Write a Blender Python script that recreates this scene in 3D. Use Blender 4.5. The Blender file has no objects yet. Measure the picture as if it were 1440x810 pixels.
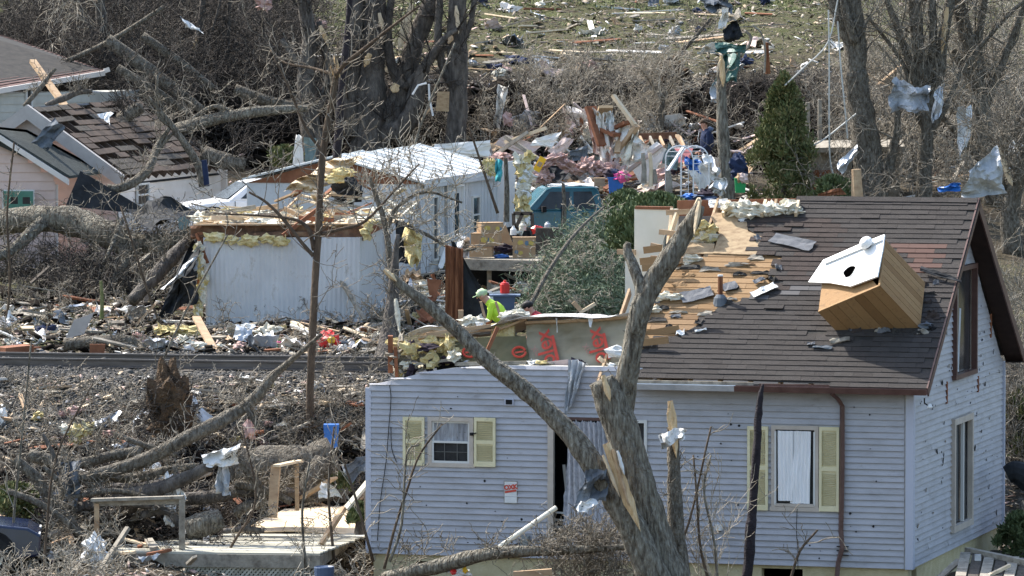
import bpy, math, random
import numpy as np
from mathutils import Vector, Matrix, noise
random.seed(7)
RG = np.random.default_rng(11)
SC = bpy.context.scene
COL = SC.collection
rad = math.radians

# ---------------------------------------------------------------- camera, sky, sun, exposure
PITCH = rad(3.2)
CAMH = 94 * math.tan(rad(3.2 + 2.83))
FPX = 8000.0
cam = bpy.data.cameras.new('camera')
cam.lens = 200.0
cam.sensor_width = 36.0
cam.clip_start = 1.0
cam.clip_end = 3000.0
camo = bpy.data.objects.new('camera', cam)
COL.objects.link(camo)
camo.location = (0, 0, CAMH)
camo.rotation_euler = (math.pi / 2 - PITCH, 0, 0)
SC.camera = camo

SUN = np.array([-0.52, 0.42, 0.745]); SUN /= np.linalg.norm(SUN)
W = bpy.data.worlds.new('World'); SC.world = W
W.use_nodes = True
wn = W.node_tree.nodes; wl = W.node_tree.links
wn.clear()
sky = wn.new('ShaderNodeTexSky'); sky.sky_type = 'NISHITA'; sky.sun_disc = False
sky.sun_elevation = math.asin(SUN[2]); sky.sun_rotation = math.atan2(SUN[0], SUN[1])
sky.air_density = 1.3; sky.dust_density = 2.2; sky.ozone_density = 1.0
bg = wn.new('ShaderNodeBackground'); bg.inputs[1].default_value = 0.15
wo = wn.new('ShaderNodeOutputWorld')
wl.new(sky.outputs[0], bg.inputs[0]); wl.new(bg.outputs[0], wo.inputs[0])
sd = bpy.data.lights.new('sun', 'SUN'); sd.energy = 4.1; sd.angle = rad(0.6); sd.color = (1.0, 0.95, 0.87)
so = bpy.data.objects.new('sun', sd); COL.objects.link(so)
so.rotation_euler = Vector(SUN).to_track_quat('Z', 'Y').to_euler()
so.location = (-30, 60, 60)
SC.view_settings.view_transform = 'Standard'; SC.view_settings.look = 'None'
SC.view_settings.exposure = 1.12; SC.view_settings.gamma = 1.0
SC.render.engine = 'CYCLES'
SC.cycles.use_denoising = True
SC.cycles.max_bounces = 6; SC.cycles.transparent_max_bounces = 8

# ---------------------------------------------------------------- pixel <-> world
_F = np.array([0, math.cos(PITCH), -math.sin(PITCH)]); _U = np.array([0, math.sin(PITCH), math.cos(PITCH)])
_C = np.array([0, 0, CAMH])
def ray(px, py):
    return _F * FPX + np.array([px - 720.0, 0, 0]) + _U * (405.0 - py)
def P(px, py, Y):
    d = ray(px, py); return _C + d * (Y / d[1])
def PZ(px, py, z):
    d = ray(px, py); return _C + d * ((z - CAMH) / d[2])
def PL(px, py, o, n):
    d = ray(px, py); return _C + d * (np.dot(np.asarray(o) - _C, n) / np.dot(d, n))
def mpp(Y): return Y / FPX          # metres per photograph pixel at distance Y

# ---------------------------------------------------------------- terrain
_prof = [(90, 835), (94, 815), (96.5, 780), (98.5, 715), (101, 655), (103, 598), (105.2, 548), (106, 535), (109.5, 508), (112, 496),
         (118, 462), (124, 428), (130, 396), (136, 360), (141, 312), (146, 260), (151, 240), (153.5, 172), (156, 128), (165, 72), (180, 6)]
_py = np.array([0, 40, 70] + [a for a, b in _prof] + [200, 240, 300, 420, 700, 1400])
_pz = np.array([-2.5, -1.6, -0.9] + [P(720, b, a)[2] for a, b in _prof] + [10.2, 14, 18, 24, 30, 34])
def gz(x, y):
    x = np.asarray(x, float); y = np.asarray(y, float)
    w = np.clip((y - 112) / 25, 0, 1)
    yy = y + w * (1.3 * np.sin(x * .21 + 1) + .6 * np.sin(x * .57 + 2.1))
    z = np.interp(yy, _py, _pz)
    a = np.where((y > 105.4) & (y < 110.2), .01, .06)
    z = z + a * (np.sin(x * 1.3 + y * .7) * .6 + np.sin(x * .6 - y * 1.1 + 2) * .7 + np.sin(x * 3.1 + y * 2.3) * .3)
    # the plot the house stands on is levelled
    h = np.clip(1 - np.maximum(np.abs(x - 2.5) - 6.6, 0) / 2, 0, 1) * np.clip(1 - np.maximum(np.abs(y - 97.5) - 5.2, 0) / 1.5, 0, 1)
    return z * (1 - h) + np.minimum(z, -0.42) * h
def gz1(x, y): return float(gz(x, y))
def G(px, py):
    d = ray(px, py); ys = np.arange(86, 260, .25)
    pts = _C[None] + d[None] * (ys / d[1])[:, None]
    hit = np.nonzero(pts[:, 2] <= gz(pts[:, 0], pts[:, 1]))[0]
    i = hit[0] if len(hit) else -1
    p = pts[i].copy(); p[2] = gz1(p[0], p[1]); return p
def onscreen(Q):
    Q = np.asarray(Q) - _C; k = Q @ _F
    return 720 + FPX * Q[..., 0] / k, 405 - FPX * (Q @ _U) / k

# ---------------------------------------------------------------- materials
def lin(r, g=None, b=None):
    if g is None: r, g, b = r
    f = lambda c: c / 12.92 if c <= .04045 else ((c + .055) / 1.055) ** 2.4
    return (f(r / 255), f(g / 255), f(b / 255), 1)
MATS = {}
def mat(name, cols, scale=3.0, stretch=(1, 1, 1), detail=4, rough=.8, bump=0.0, bscale=None, metal=0, spec=.3, island=False, const=False, lo=.3, hi=.7, trans=0, spots=None):
    """procedural material: cols = list of linear colours spread over a noise (or over random islands)"""
    m = bpy.data.materials.new(name); m.use_nodes = True; MATS[name] = m
    N = m.node_tree.nodes; L = m.node_tree.links
    b = N['Principled BSDF']
    b.inputs['Roughness'].default_value = rough; b.inputs['Metallic'].default_value = metal
    b.inputs['Specular IOR Level'].default_value = spec
    if trans: b.inputs['Transmission Weight'].default_value = trans
    tc = N.new('ShaderNodeTexCoord'); mp = N.new('ShaderNodeMapping'); mp.inputs['Scale'].default_value = stretch
    L.new(tc.outputs['Object'], mp.inputs[0])
    oi = N.new('ShaderNodeObjectInfo')
    add = N.new('ShaderNodeVectorMath'); add.operation = 'ADD'
    cx = N.new('ShaderNodeCombineXYZ'); mul = N.new('ShaderNodeMath'); mul.operation = 'MULTIPLY'; mul.inputs[1].default_value = 37.0
    L.new(oi.outputs['Random'], mul.inputs[0]); L.new(mul.outputs[0], cx.inputs[0]); L.new(mul.outputs[0], cx.inputs[1])
    L.new(mp.outputs[0], add.inputs[0]); L.new(cx.outputs[0], add.inputs[1])
    nz = N.new('ShaderNodeTexNoise'); nz.inputs['Scale'].default_value = scale; nz.inputs['Detail'].default_value = detail
    nz.inputs['Roughness'].default_value = .65
    L.new(add.outputs[0], nz.inputs['Vector'])
    cr = N.new('ShaderNodeValToRGB'); el = cr.color_ramp.elements
    n = len(cols)
    if island:
        ge = N.new('ShaderNodeNewGeometry')
        mx = N.new('ShaderNodeMath'); mx.operation = 'MULTIPLY_ADD'; mx.inputs[1].default_value = .9 if const else .75
        sb = N.new('ShaderNodeMath'); sb.operation = 'MULTIPLY'; sb.inputs[1].default_value = .1 if const else .25
        L.new(nz.outputs[0], sb.inputs[0]); L.new(ge.outputs['Random Per Island'], mx.inputs[0]); L.new(sb.outputs[0], mx.inputs[2])
        L.new(mx.outputs[0], cr.inputs[0]); lo, hi = 0.04, 1.0
        if const: cr.color_ramp.interpolation = 'CONSTANT'
    else:
        L.new(nz.outputs[0], cr.inputs[0])
    for i, c in enumerate(cols):
        c = tuple(c) + (1,) if len(c) == 3 else c
        t = lo + (hi - lo) * (i / n if const else i / max(n - 1, 1))
        if i < 2: e = el[i]; e.position = min(t, 1)
        else: e = el.new(min(t, 1))
        e.color = c
    if n == 1: el[1].color = el[0].color
    if spots:       # dried mud and scuffs with a shape of their own
        col, sc_, a, z = spots; n3 = N.new('ShaderNodeTexNoise'); n3.inputs['Scale'].default_value = sc_; n3.inputs['Detail'].default_value = 9; n3.inputs['Roughness'].default_value = .8; L.new(add.outputs[0], n3.inputs['Vector'])
        mr = N.new('ShaderNodeMapRange'); mr.inputs[1].default_value = a; mr.inputs[2].default_value = z; L.new(n3.outputs[0], mr.inputs[0])
        mx = N.new('ShaderNodeMix'); mx.data_type = 'RGBA'; L.new(mr.outputs[0], mx.inputs[0]); L.new(cr.outputs[0], mx.inputs[6]); mx.inputs[7].default_value = col; cr = mx
    L.new(cr.outputs[2 if spots else 0], b.inputs['Base Color'])
    if bump:
        n2 = N.new('ShaderNodeTexNoise'); n2.inputs['Scale'].default_value = bscale or scale * 4; n2.inputs['Detail'].default_value = 4
        L.new(add.outputs[0], n2.inputs['Vector'])
        bp = N.new('ShaderNodeBump'); bp.inputs['Strength'].default_value = min(bump, 1); bp.inputs['Distance'].default_value = .03 * max(bump, 1)
        L.new(n2.outputs[0], bp.inputs['Height']); L.new(bp.outputs[0], b.inputs['Normal'])
    return m

g3 = lambda v, r=1, g=1, b=1: (v * r, v * g, v * b, 1)
mat('siding', [(.27, .262, .27), (.36, .358, .38), (.40, .40, .43), (.43, .43, .46)], scale=2.2, stretch=(1, 1, 2.5), detail=12, rough=.55, lo=.25, hi=.65, spots=((.20, .175, .15, 1), 5, .58, .74))
mat('trim_pale', [(.46, .48, .56)], rough=.5)
mat('siding_torn', [(.16, .13, .10), (.30, .26, .21)], scale=9)
mat('cream', [(.64, .58, .36), (.75, .68, .46)], scale=3, rough=.5, spots=((.34, .30, .22, 1), 9, .58, .75))
mat('tan_trim', [(.44, .38, .32), (.54, .48, .42)], scale=4, rough=.6)
mat('window_white', [(.62, .62, .60)], rough=.45)
mat('glass_dark', [(.012, .014, .016), (.05, .055, .06)], scale=2.5, rough=.12, spec=.35)
mat('screen', [(.10, .10, .095), (.16, .16, .15)], scale=6, rough=.5)
mat('curtain', [(.78, .78, .79), (.86, .86, .87)], scale=2, stretch=(3, 3, .5), rough=.9)
mat('curtain_grey', [(.18, .18, .19), (.42, .43, .46)], scale=3, stretch=(7, 7, .7), rough=.9, bump=.5)
mat('curtain_lace', [(.26, .26, .27), (.42, .42, .45), (.52, .53, .56)], scale=14, stretch=(2, 2, 1), rough=.95, bump=.4)
mat('brown_metal', [(.075, .036, .03), (.13, .07, .058)], scale=5, rough=.45, spec=.4)
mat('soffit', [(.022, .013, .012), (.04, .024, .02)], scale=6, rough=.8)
mat('block', [(.50, .42, .24), (.62, .54, .34)], scale=5, rough=.9, bump=.4, bscale=40)
mat('band_brown', [(.05, .03, .02), (.16, .085, .05), (.26, .17, .10)], scale=4, detail=8, rough=.9)
mat('hole_dark', [(.001, .001, .001)], rough=1, spec=0)
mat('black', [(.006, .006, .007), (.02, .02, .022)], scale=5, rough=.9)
mat('room_shade', [(.02, .022, .03), (.035, .04, .05)], scale=2, rough=.95)
mat('shingle', [(.045, .04, .038), (.052, .046, .043), (.057, .051, .048), (.062, .055, .052)], scale=1.2, rough=.95, island=True, bump=.7, bscale=120)
mat('shingle_felt', [(.11, .115, .125), (.17, .175, .19)], scale=8, rough=.9, bump=.4, bscale=90)
mat('underlay', [(.02, .02, .02), (.05, .045, .04)], scale=5, rough=.9)
mat('board', [(.10, .055, .03), (.25, .15, .07), (.31, .195, .10), (.18, .11, .06)], scale=3, stretch=(1, 5, 5), rough=.85, island=True, bump=.3)
mat('plywood', [(.20, .13, .075), (.36, .26, .155), (.44, .33, .20)], scale=5, stretch=(1, 2, 2), rough=.8, detail=7)
mat('lumber', [(.33, .21, .125), (.52, .38, .24)], scale=2.5, stretch=(1, 3, 3), rough=.8)
mat('lumber_pale', [(.55, .42, .27), (.74, .62, .45)], scale=3, stretch=(2, 2, 1), rough=.8)
mat('lumber_red', [(.16, .06, .03), (.30, .13, .07)], scale=3, rough=.85)
mat('lumber_grey', [(.15, .13, .105), (.28, .25, .205), (.36, .33, .275)], scale=3, stretch=(2, 2, 2), rough=.9, bump=.3)
mat('deck_wood', [(.30, .28, .22), (.44, .42, .35), (.54, .52, .44)], scale=3, stretch=(1, 6, 6), rough=.85, island=True)
mat('cedar', [(.20, .11, .045), (.31, .18, .08), (.37, .23, .11)], scale=4, stretch=(1.5, 1.5, 1.5), rough=.8, island=True, bump=.3, spots=((.16, .10, .055, 1), 6, .54, .72))
mat('white_cap', [(.74, .74, .72), (.84, .84, .83)], scale=3, rough=.4, spots=((.45, .42, .38, 1), 5, .58, .8))
mat('foil', [(.19, .155, .09), (.28, .24, .16), (.33, .29, .21)], scale=1.2, stretch=(1, 1, 2), detail=3, rough=.5, metal=.1, spec=.4)
mat('foil_dark', [(.10, .095, .05), (.20, .18, .10)], scale=1.5, rough=.5, metal=.3)
mat('red_print', [(.46, .05, .03), (.58, .08, .05)], rough=.6)
mat('red_faint', [(.36, .19, .15)], rough=.6)
mat('paper', [(.60, .62, .62), (.75, .75, .74)], scale=8, rough=.8)
mat('poly_white', [(.55, .55, .54), (.80, .80, .79)], scale=4, rough=.65, spec=.2, bump=.2, bscale=6)
mat('poly_film', [(.36, .31, .26), (.55, .53, .50), (.72, .71, .70)], scale=5, rough=.4, spec=.4, bump=.8, bscale=12)
mat('poly_grey', [(.28, .30, .32), (.50, .52, .55)], scale=3, rough=.35, spec=.5, bump=.8, bscale=7)
mat('metal_sheet', [(.38, .40, .43), (.60, .62, .65)], scale=2, rough=.35, metal=.3, spec=.5, bump=.4, bscale=5)
mat('dark_sheet', [(.012, .013, .015), (.035, .038, .042)], scale=3, rough=.75, spec=.15, bump=.5, bscale=6)
mat('slate_sheet', [(.07, .08, .10), (.16, .18, .20)], scale=3, rough=.8, bump=.5, bscale=6, spec=.15)
mat('green_sheet', [(.02, .07, .06), (.07, .15, .13)], scale=4, rough=.5)
mat('teal_cloth', [(.05, .32, .36)], rough=.8)
mat('batt_yellow', [(.42, .33, .12), (.58, .48, .24), (.68, .60, .38)], scale=7, rough=1, bump=1.5, bscale=14)
mat('batt_cream', [(.52, .48, .38), (.78, .75, .64)], scale=7, rough=1, bump=1.5, bscale=14)
mat('batt_pink', [(.34, .20, .175), (.56, .40, .36)], scale=6, rough=1, bump=1.5, bscale=12)
mat('drywall', [(.60, .58, .54), (.78, .76, .72)], scale=3, rough=.9)
mat('drywall_cream', [(.72, .68, .56), (.80, .76, .66)], scale=1.5, rough=.9)
mat('pinkboard', [(.50, .38, .34), (.62, .50, .46)], scale=3, rough=.9)
mat('bark', [(.085, .07, .055), (.17, .15, .12), (.26, .235, .195)], scale=16, stretch=(1, 1, .4), detail=7, rough=.95, bump=5, bscale=30, lo=.36, hi=.62)
mat('bark_dark', [(.04, .034, .03), (.10, .088, .077), (.18, .16, .14)], scale=7, stretch=(1, 1, .35), detail=6, rough=.95, bump=2.5, bscale=20)
mat('bark_grey', [(.085, .072, .055), (.17, .15, .12), (.25, .23, .185), (.34, .32, .27)], scale=20, stretch=(1, 1, .2), detail=9, rough=.95, bump=6, bscale=24, lo=.36, hi=.64)
mat('bark_brown', [(.06, .042, .03), (.14, .105, .075)], scale=8, stretch=(1, 1, .3), rough=.95, bump=1.5)
mat('char', [(.012, .01, .014), (.035, .028, .034)], scale=8, rough=.8, bump=1)
mat('twig', [(.09, .075, .058), (.20, .175, .14), (.33, .30, .25)], scale=1.5, rough=.9, island=True)
mat('twig_dark', [(.02, .017, .015), (.05, .042, .036), (.10, .085, .07)], scale=1.5, rough=.9, island=True)
mat('twig_pale', [(.18, .155, .12), (.34, .30, .24), (.46, .42, .35)], scale=1.5, rough=.9, island=True)
mat('splinter', [(.42, .27, .13), (.62, .45, .26), (.72, .58, .38)], scale=5, stretch=(3, 3, .6), rough=.85, bump=.6)
mat('soil', [(.035, .028, .02), (.10, .08, .06)], scale=5, detail=8, rough=1, bump=2, bscale=14)
mat('rootball', [(.04, .028, .018), (.10, .065, .04), (.15, .10, .06)], scale=6, rough=1, bump=3, bscale=18)
mat('rail', [(.10, .085, .075), (.17, .15, .14)], scale=4, stretch=(.3, 2, 2), rough=.5, metal=.4)
mat('sleeper', [(.05, .042, .035), (.10, .085, .07)], scale=5, rough=.95, bump=.6)
mat('ballast', [(.028, .026, .024), (.055, .052, .048), (.11, .105, .098), (.045, .042, .04)], scale=2, rough=.95, island=True)
mat('litter', [(.12, .095, .07), (.56, .55, .52), (.22, .165, .11), (.06, .052, .045), (.36, .28, .19), (.20, .19, .175), (.15, .12, .09), (.09, .075, .06), (.33, .26, .18), (.28, .265, .245), (.42, .30, .26), (.14, .115, .085), (.09, .10, .12)], rough=.8, island=True, const=True)
mat('mulch', [(.12, .10, .075), (.24, .20, .15), (.36, .31, .24), (.08, .065, .05), (.46, .41, .33)], rough=.95, island=True)
mat('grass_blade', [(.06, .075, .025), (.095, .115, .04), (.16, .15, .075)], rough=.8, island=True)
mat('evergreen', [(.05, .065, .025), (.10, .125, .045), (.17, .18, .075), (.27, .20, .10)], rough=.75, island=True)
mat('evergreen_dark', [(.05, .075, .03), (.10, .13, .055), (.18, .21, .10)], rough=.75, island=True)
mat('pine_grey', [(.07, .10, .06), (.13, .175, .11), (.21, .25, .17)], rough=.8, island=True)
mat('ivory_metal', [(.46, .47, .49), (.62, .63, .65)], scale=1.5, stretch=(1, 1, .6), rough=.5, detail=7, spots=((.25, .21, .16, 1), 3, .55, .75))
mat('roof_metal', [(.60, .61, .60), (.78, .79, .78)], scale=2, rough=.45, detail=7, spots=((.34, .30, .25, 1), 2.5, .54, .74))
mat('pink_lap', [(.58, .43, .37), (.68, .52, .46)], scale=2, rough=.6)
mat('white_lap', [(.66, .60, .55), (.76, .70, .65)], scale=2, rough=.6)
mat('grey_lap', [(.42, .41, .37), (.54, .53, .48)], scale=2, rough=.6)
mat('grey_board', [(.36, .33, .31), (.46, .43, .41)], scale=3, rough=.8)
mat('green_paint', [(.06, .17, .12), (.09, .22, .16)], scale=4, rough=.5)
mat('teal_paint', [(.008, .08, .115), (.015, .125, .175)], scale=2, rough=.25, spec=.6)
mat('white_paint', [(.72, .73, .75), (.80, .81, .83)], scale=3, rough=.25, spec=.6)
mat('navy_paint', [(.005, .009, .03), (.01, .018, .055)], scale=2, rough=.2, spec=.6)
mat('tyre', [(.012, .012, .012), (.025, .025, .025)], scale=8, rough=.8)
mat('chrome', [(.45, .46, .48)], rough=.25, metal=.9)
mat('rust', [(.05, .02, .012), (.17, .065, .03), (.34, .16, .08)], scale=5, stretch=(4, 4, .3), detail=7, rough=.9)
mat('red_roof', [(.16, .03, .035), (.24, .06, .06)], scale=4, rough=.6)
mat('card', [(.33, .21, .12), (.42, .29, .17)], scale=4, rough=.85)
mat('yellow_print', [(.50, .38, .10)], rough=.8)
mat('blue_print', [(.12, .19, .26)], rough=.8)
mat('blue_plastic', [(.02, .11, .38), (.03, .16, .50)], scale=3, rough=.35, spec=.5)
mat('slate_plastic', [(.06, .09, .16), (.09, .13, .21)], scale=3, rough=.45)
mat('green_plastic', [(.02, .26, .08), (.03, .34, .12)], scale=3, rough=.4)
mat('red_plastic', [(.50, .02, .02), (.62, .04, .035)], scale=3, rough=.35)
mat('yellow_plastic', [(.75, .45, .03)], rough=.5)
mat('pink_cloth', [(.70, .08, .28), (.8, .16, .36)], scale=6, rough=.9)
mat('navy_cloth', [(.012, .018, .05), (.025, .04, .09)], scale=6, rough=.9)
mat('dark_cloth', [(.02, .014, .022), (.05, .035, .05)], scale=6, rough=.9)
mat('hivis', [(.45, .72, .04), (.55, .82, .07)], scale=5, rough=.7)
mat('orange_cloth', [(.55, .22, .10)], rough=.8)
mat('green_cap', [(.36, .5, .26), (.50, .62, .42)], scale=9, rough=.8)
mat('skin', [(.42, .22, .15), (.52, .29, .21)], scale=5, rough=.6)
mat('hair_brown', [(.06, .035, .02)], rough=.8)
mat('hair_black', [(.008, .007, .008)], rough=.6)
mat('red_cloth', [(.28, .02, .035), (.36, .04, .05)], scale=5, rough=.9)
mat('wire', [(.55, .55, .52)], rough=.5)
mat('wire_black', [(.02, .02, .02)], rough=.6)
mat('meter', [(.26, .28, .28)], rough=.5, metal=.3)

mat('shade_and_dirt', [(.006, .005, .005), (.015, .012, .01), (.03, .024, .018)], rough=1, island=True, spec=.05)  # near-black for painted shade in gaps, and for dirt
mat('shingle_brown', [(.048, .038, .034), (.058, .045, .04), (.066, .05, .044)], scale=1.2, rough=.95, island=True, bump=.7, bscale=120)
mat('shingle_red', [(.09, .052, .042), (.11, .066, .055)], rough=.95, island=True)
mat('shingle_light', [(.08, .077, .078), (.10, .097, .098)], rough=.9, island=True)
mat('grass_post', [(.10, .13, .03), (.2, .2, .1)], scale=6)
mat('green_board', [(.12, .17, .17), (.18, .24, .24)], scale=4)
mat('roofboard', [(.05, .036, .028), (.12, .085, .065)], scale=3, rough=.9)
mat('green_felt', [(.03, .036, .034), (.06, .068, .065)], scale=10, rough=.9, bump=.4)
mat('brown_shingle', [(.085, .05, .045), (.115, .07, .062), (.15, .095, .085)], rough=.95, island=True)

def ground_material():
    m = bpy.data.materials.new('ground'); m.use_nodes = True; MATS['ground'] = m
    N = m.node_tree.nodes; L = m.node_tree.links; b = N['Principled BSDF']; b.inputs['Roughness'].default_value = 1; b.inputs['Specular IOR Level'].default_value = .1
    geo = N.new('ShaderNodeNewGeometry'); sx = N.new('ShaderNodeSeparateXYZ'); L.new(geo.outputs['Position'], sx.inputs[0])
    def noise_(s, d=6):
        n = N.new('ShaderNodeTexNoise'); n.inputs['Scale'].default_value = s; n.inputs['Detail'].default_value = d; n.inputs['Roughness'].default_value = .7
        L.new(geo.outputs['Position'], n.inputs['Vector']); return n
    def ramp(src, stops):
        r = N.new('ShaderNodeValToRGB'); e = r.color_ramp.elements
        for i, (t, c) in enumerate(stops):
            x = e[i] if i < 2 else e.new(t)
            x.position = t; x.color = c if len(c) == 4 else tuple(c) + (1,)
        L.new(src, r.inputs[0]); return r
    def mix(f, a, c):
        x = N.new('ShaderNodeMix'); x.data_type = 'RGBA'; L.new(f, x.inputs[0]); L.new(a, x.inputs[6]); L.new(c, x.inputs[7]); return x.outputs[2]
    fine = noise_(9, 8); mid = noise_(.9, 6); big = noise_(.28, 5)
    dirt = ramp(fine.outputs[0], [(.3, (.035, .028, .02)), (.5, (.085, .068, .05)), (.7, (.17, .14, .105))])
    stone = ramp(fine.outputs[0], [(.3, (.04, .04, .038)), (.52, (.10, .098, .092)), (.7, (.20, .195, .185))])
    grass = ramp(fine.outputs[0], [(.3, (.04, .048, .018)), (.5, (.085, .095, .038)), (.7, (.15, .15, .07))])
    patch = ramp(mid.outputs[0], [(.46, (0, 0, 0)), (.56, (1, 1, 1))])
    def yramp(stops):
        mr = N.new('ShaderNodeMapRange'); mr.inputs[1].default_value = 80; mr.inputs[2].default_value = 220
        ad = N.new('ShaderNodeMath'); ad.operation = 'MULTIPLY_ADD'; ad.inputs[1].default_value = 6.0
        L.new(big.outputs[0], ad.inputs[0]); L.new(sx.outputs[1], ad.inputs[2]); L.new(ad.outputs[0], mr.inputs[0])
        return ramp(mr.outputs[0], [((y - 80) / 140, (v, v, v)) for y, v in stops])
    isst = yramp([(103, 0), (105, 1), (113.5, 1), (115.5, 0)])
    isgr = yramp([(113, 0), (118, .75), (134, .6), (140, .1), (160, .15), (168, .7), (180, 1)])
    mul = N.new('ShaderNodeMath'); mul.operation = 'MULTIPLY'
    sep = ramp(mid.outputs[0], [(.38, (.15, .15, .15)), (.58, (1, 1, 1))])
    L.new(isgr.outputs[0], mul.inputs[0]); L.new(sep.outputs[0], mul.inputs[1])
    bank = yramp([(150, 0), (154, 1), (160, 1), (164, 0)]); bank_shade = N.new('ShaderNodeRGB'); bank_shade.outputs[0].default_value = (.018, .014, .012, 1)  # dark soil, its near-black tone carrying the painted shade of the bank
    c1 = mix(mul.outputs[0], dirt.outputs[0], grass.outputs[0])
    c1 = mix(bank.outputs[0], c1, bank_shade.outputs[0])
    c2 = mix(isst.outputs[0], c1, stone.outputs[0])
    L.new(c2, b.inputs['Base Color'])
    bp = N.new('ShaderNodeBump'); bp.inputs['Strength'].default_value = 1; bp.inputs['Distance'].default_value = .12
    L.new(fine.outputs[0], bp.inputs['Height']); L.new(bp.outputs[0], b.inputs['Normal'])
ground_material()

# ---------------------------------------------------------------- mesh tools
def tag(o, label=None, cat=None, group=None, kind=None):
    if label: o['label'] = label
    if cat: o['category'] = cat
    if group: o['group'] = group
    if kind or cat: o['kind'] = kind or 'thing'
    return o
def thing(name, label, cat, loc, group=None):
    o = bpy.data.objects.new(name, None); COL.objects.link(o); o.location = Vector([float(c) for c in loc]); o.empty_display_size = .1
    return tag(o, label, cat, group)
def basis(d, up=(0, 0, 1)):
    d = np.asarray(d, float); d = d / np.linalg.norm(d); u = np.asarray(up, float)
    if abs(d @ u) > .98 * np.linalg.norm(u): u = np.array([1., 0, 0])
    s = np.cross(d, u); s /= np.linalg.norm(s); return np.array([d, s, np.cross(s, d)])      # rows: along, side, up
def eul(rx, ry, rz): return np.array(Matrix.Rotation(rz, 3, 'Z') @ Matrix.Rotation(ry, 3, 'Y') @ Matrix.Rotation(rx, 3, 'X')).T   # rows: local axes
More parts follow.
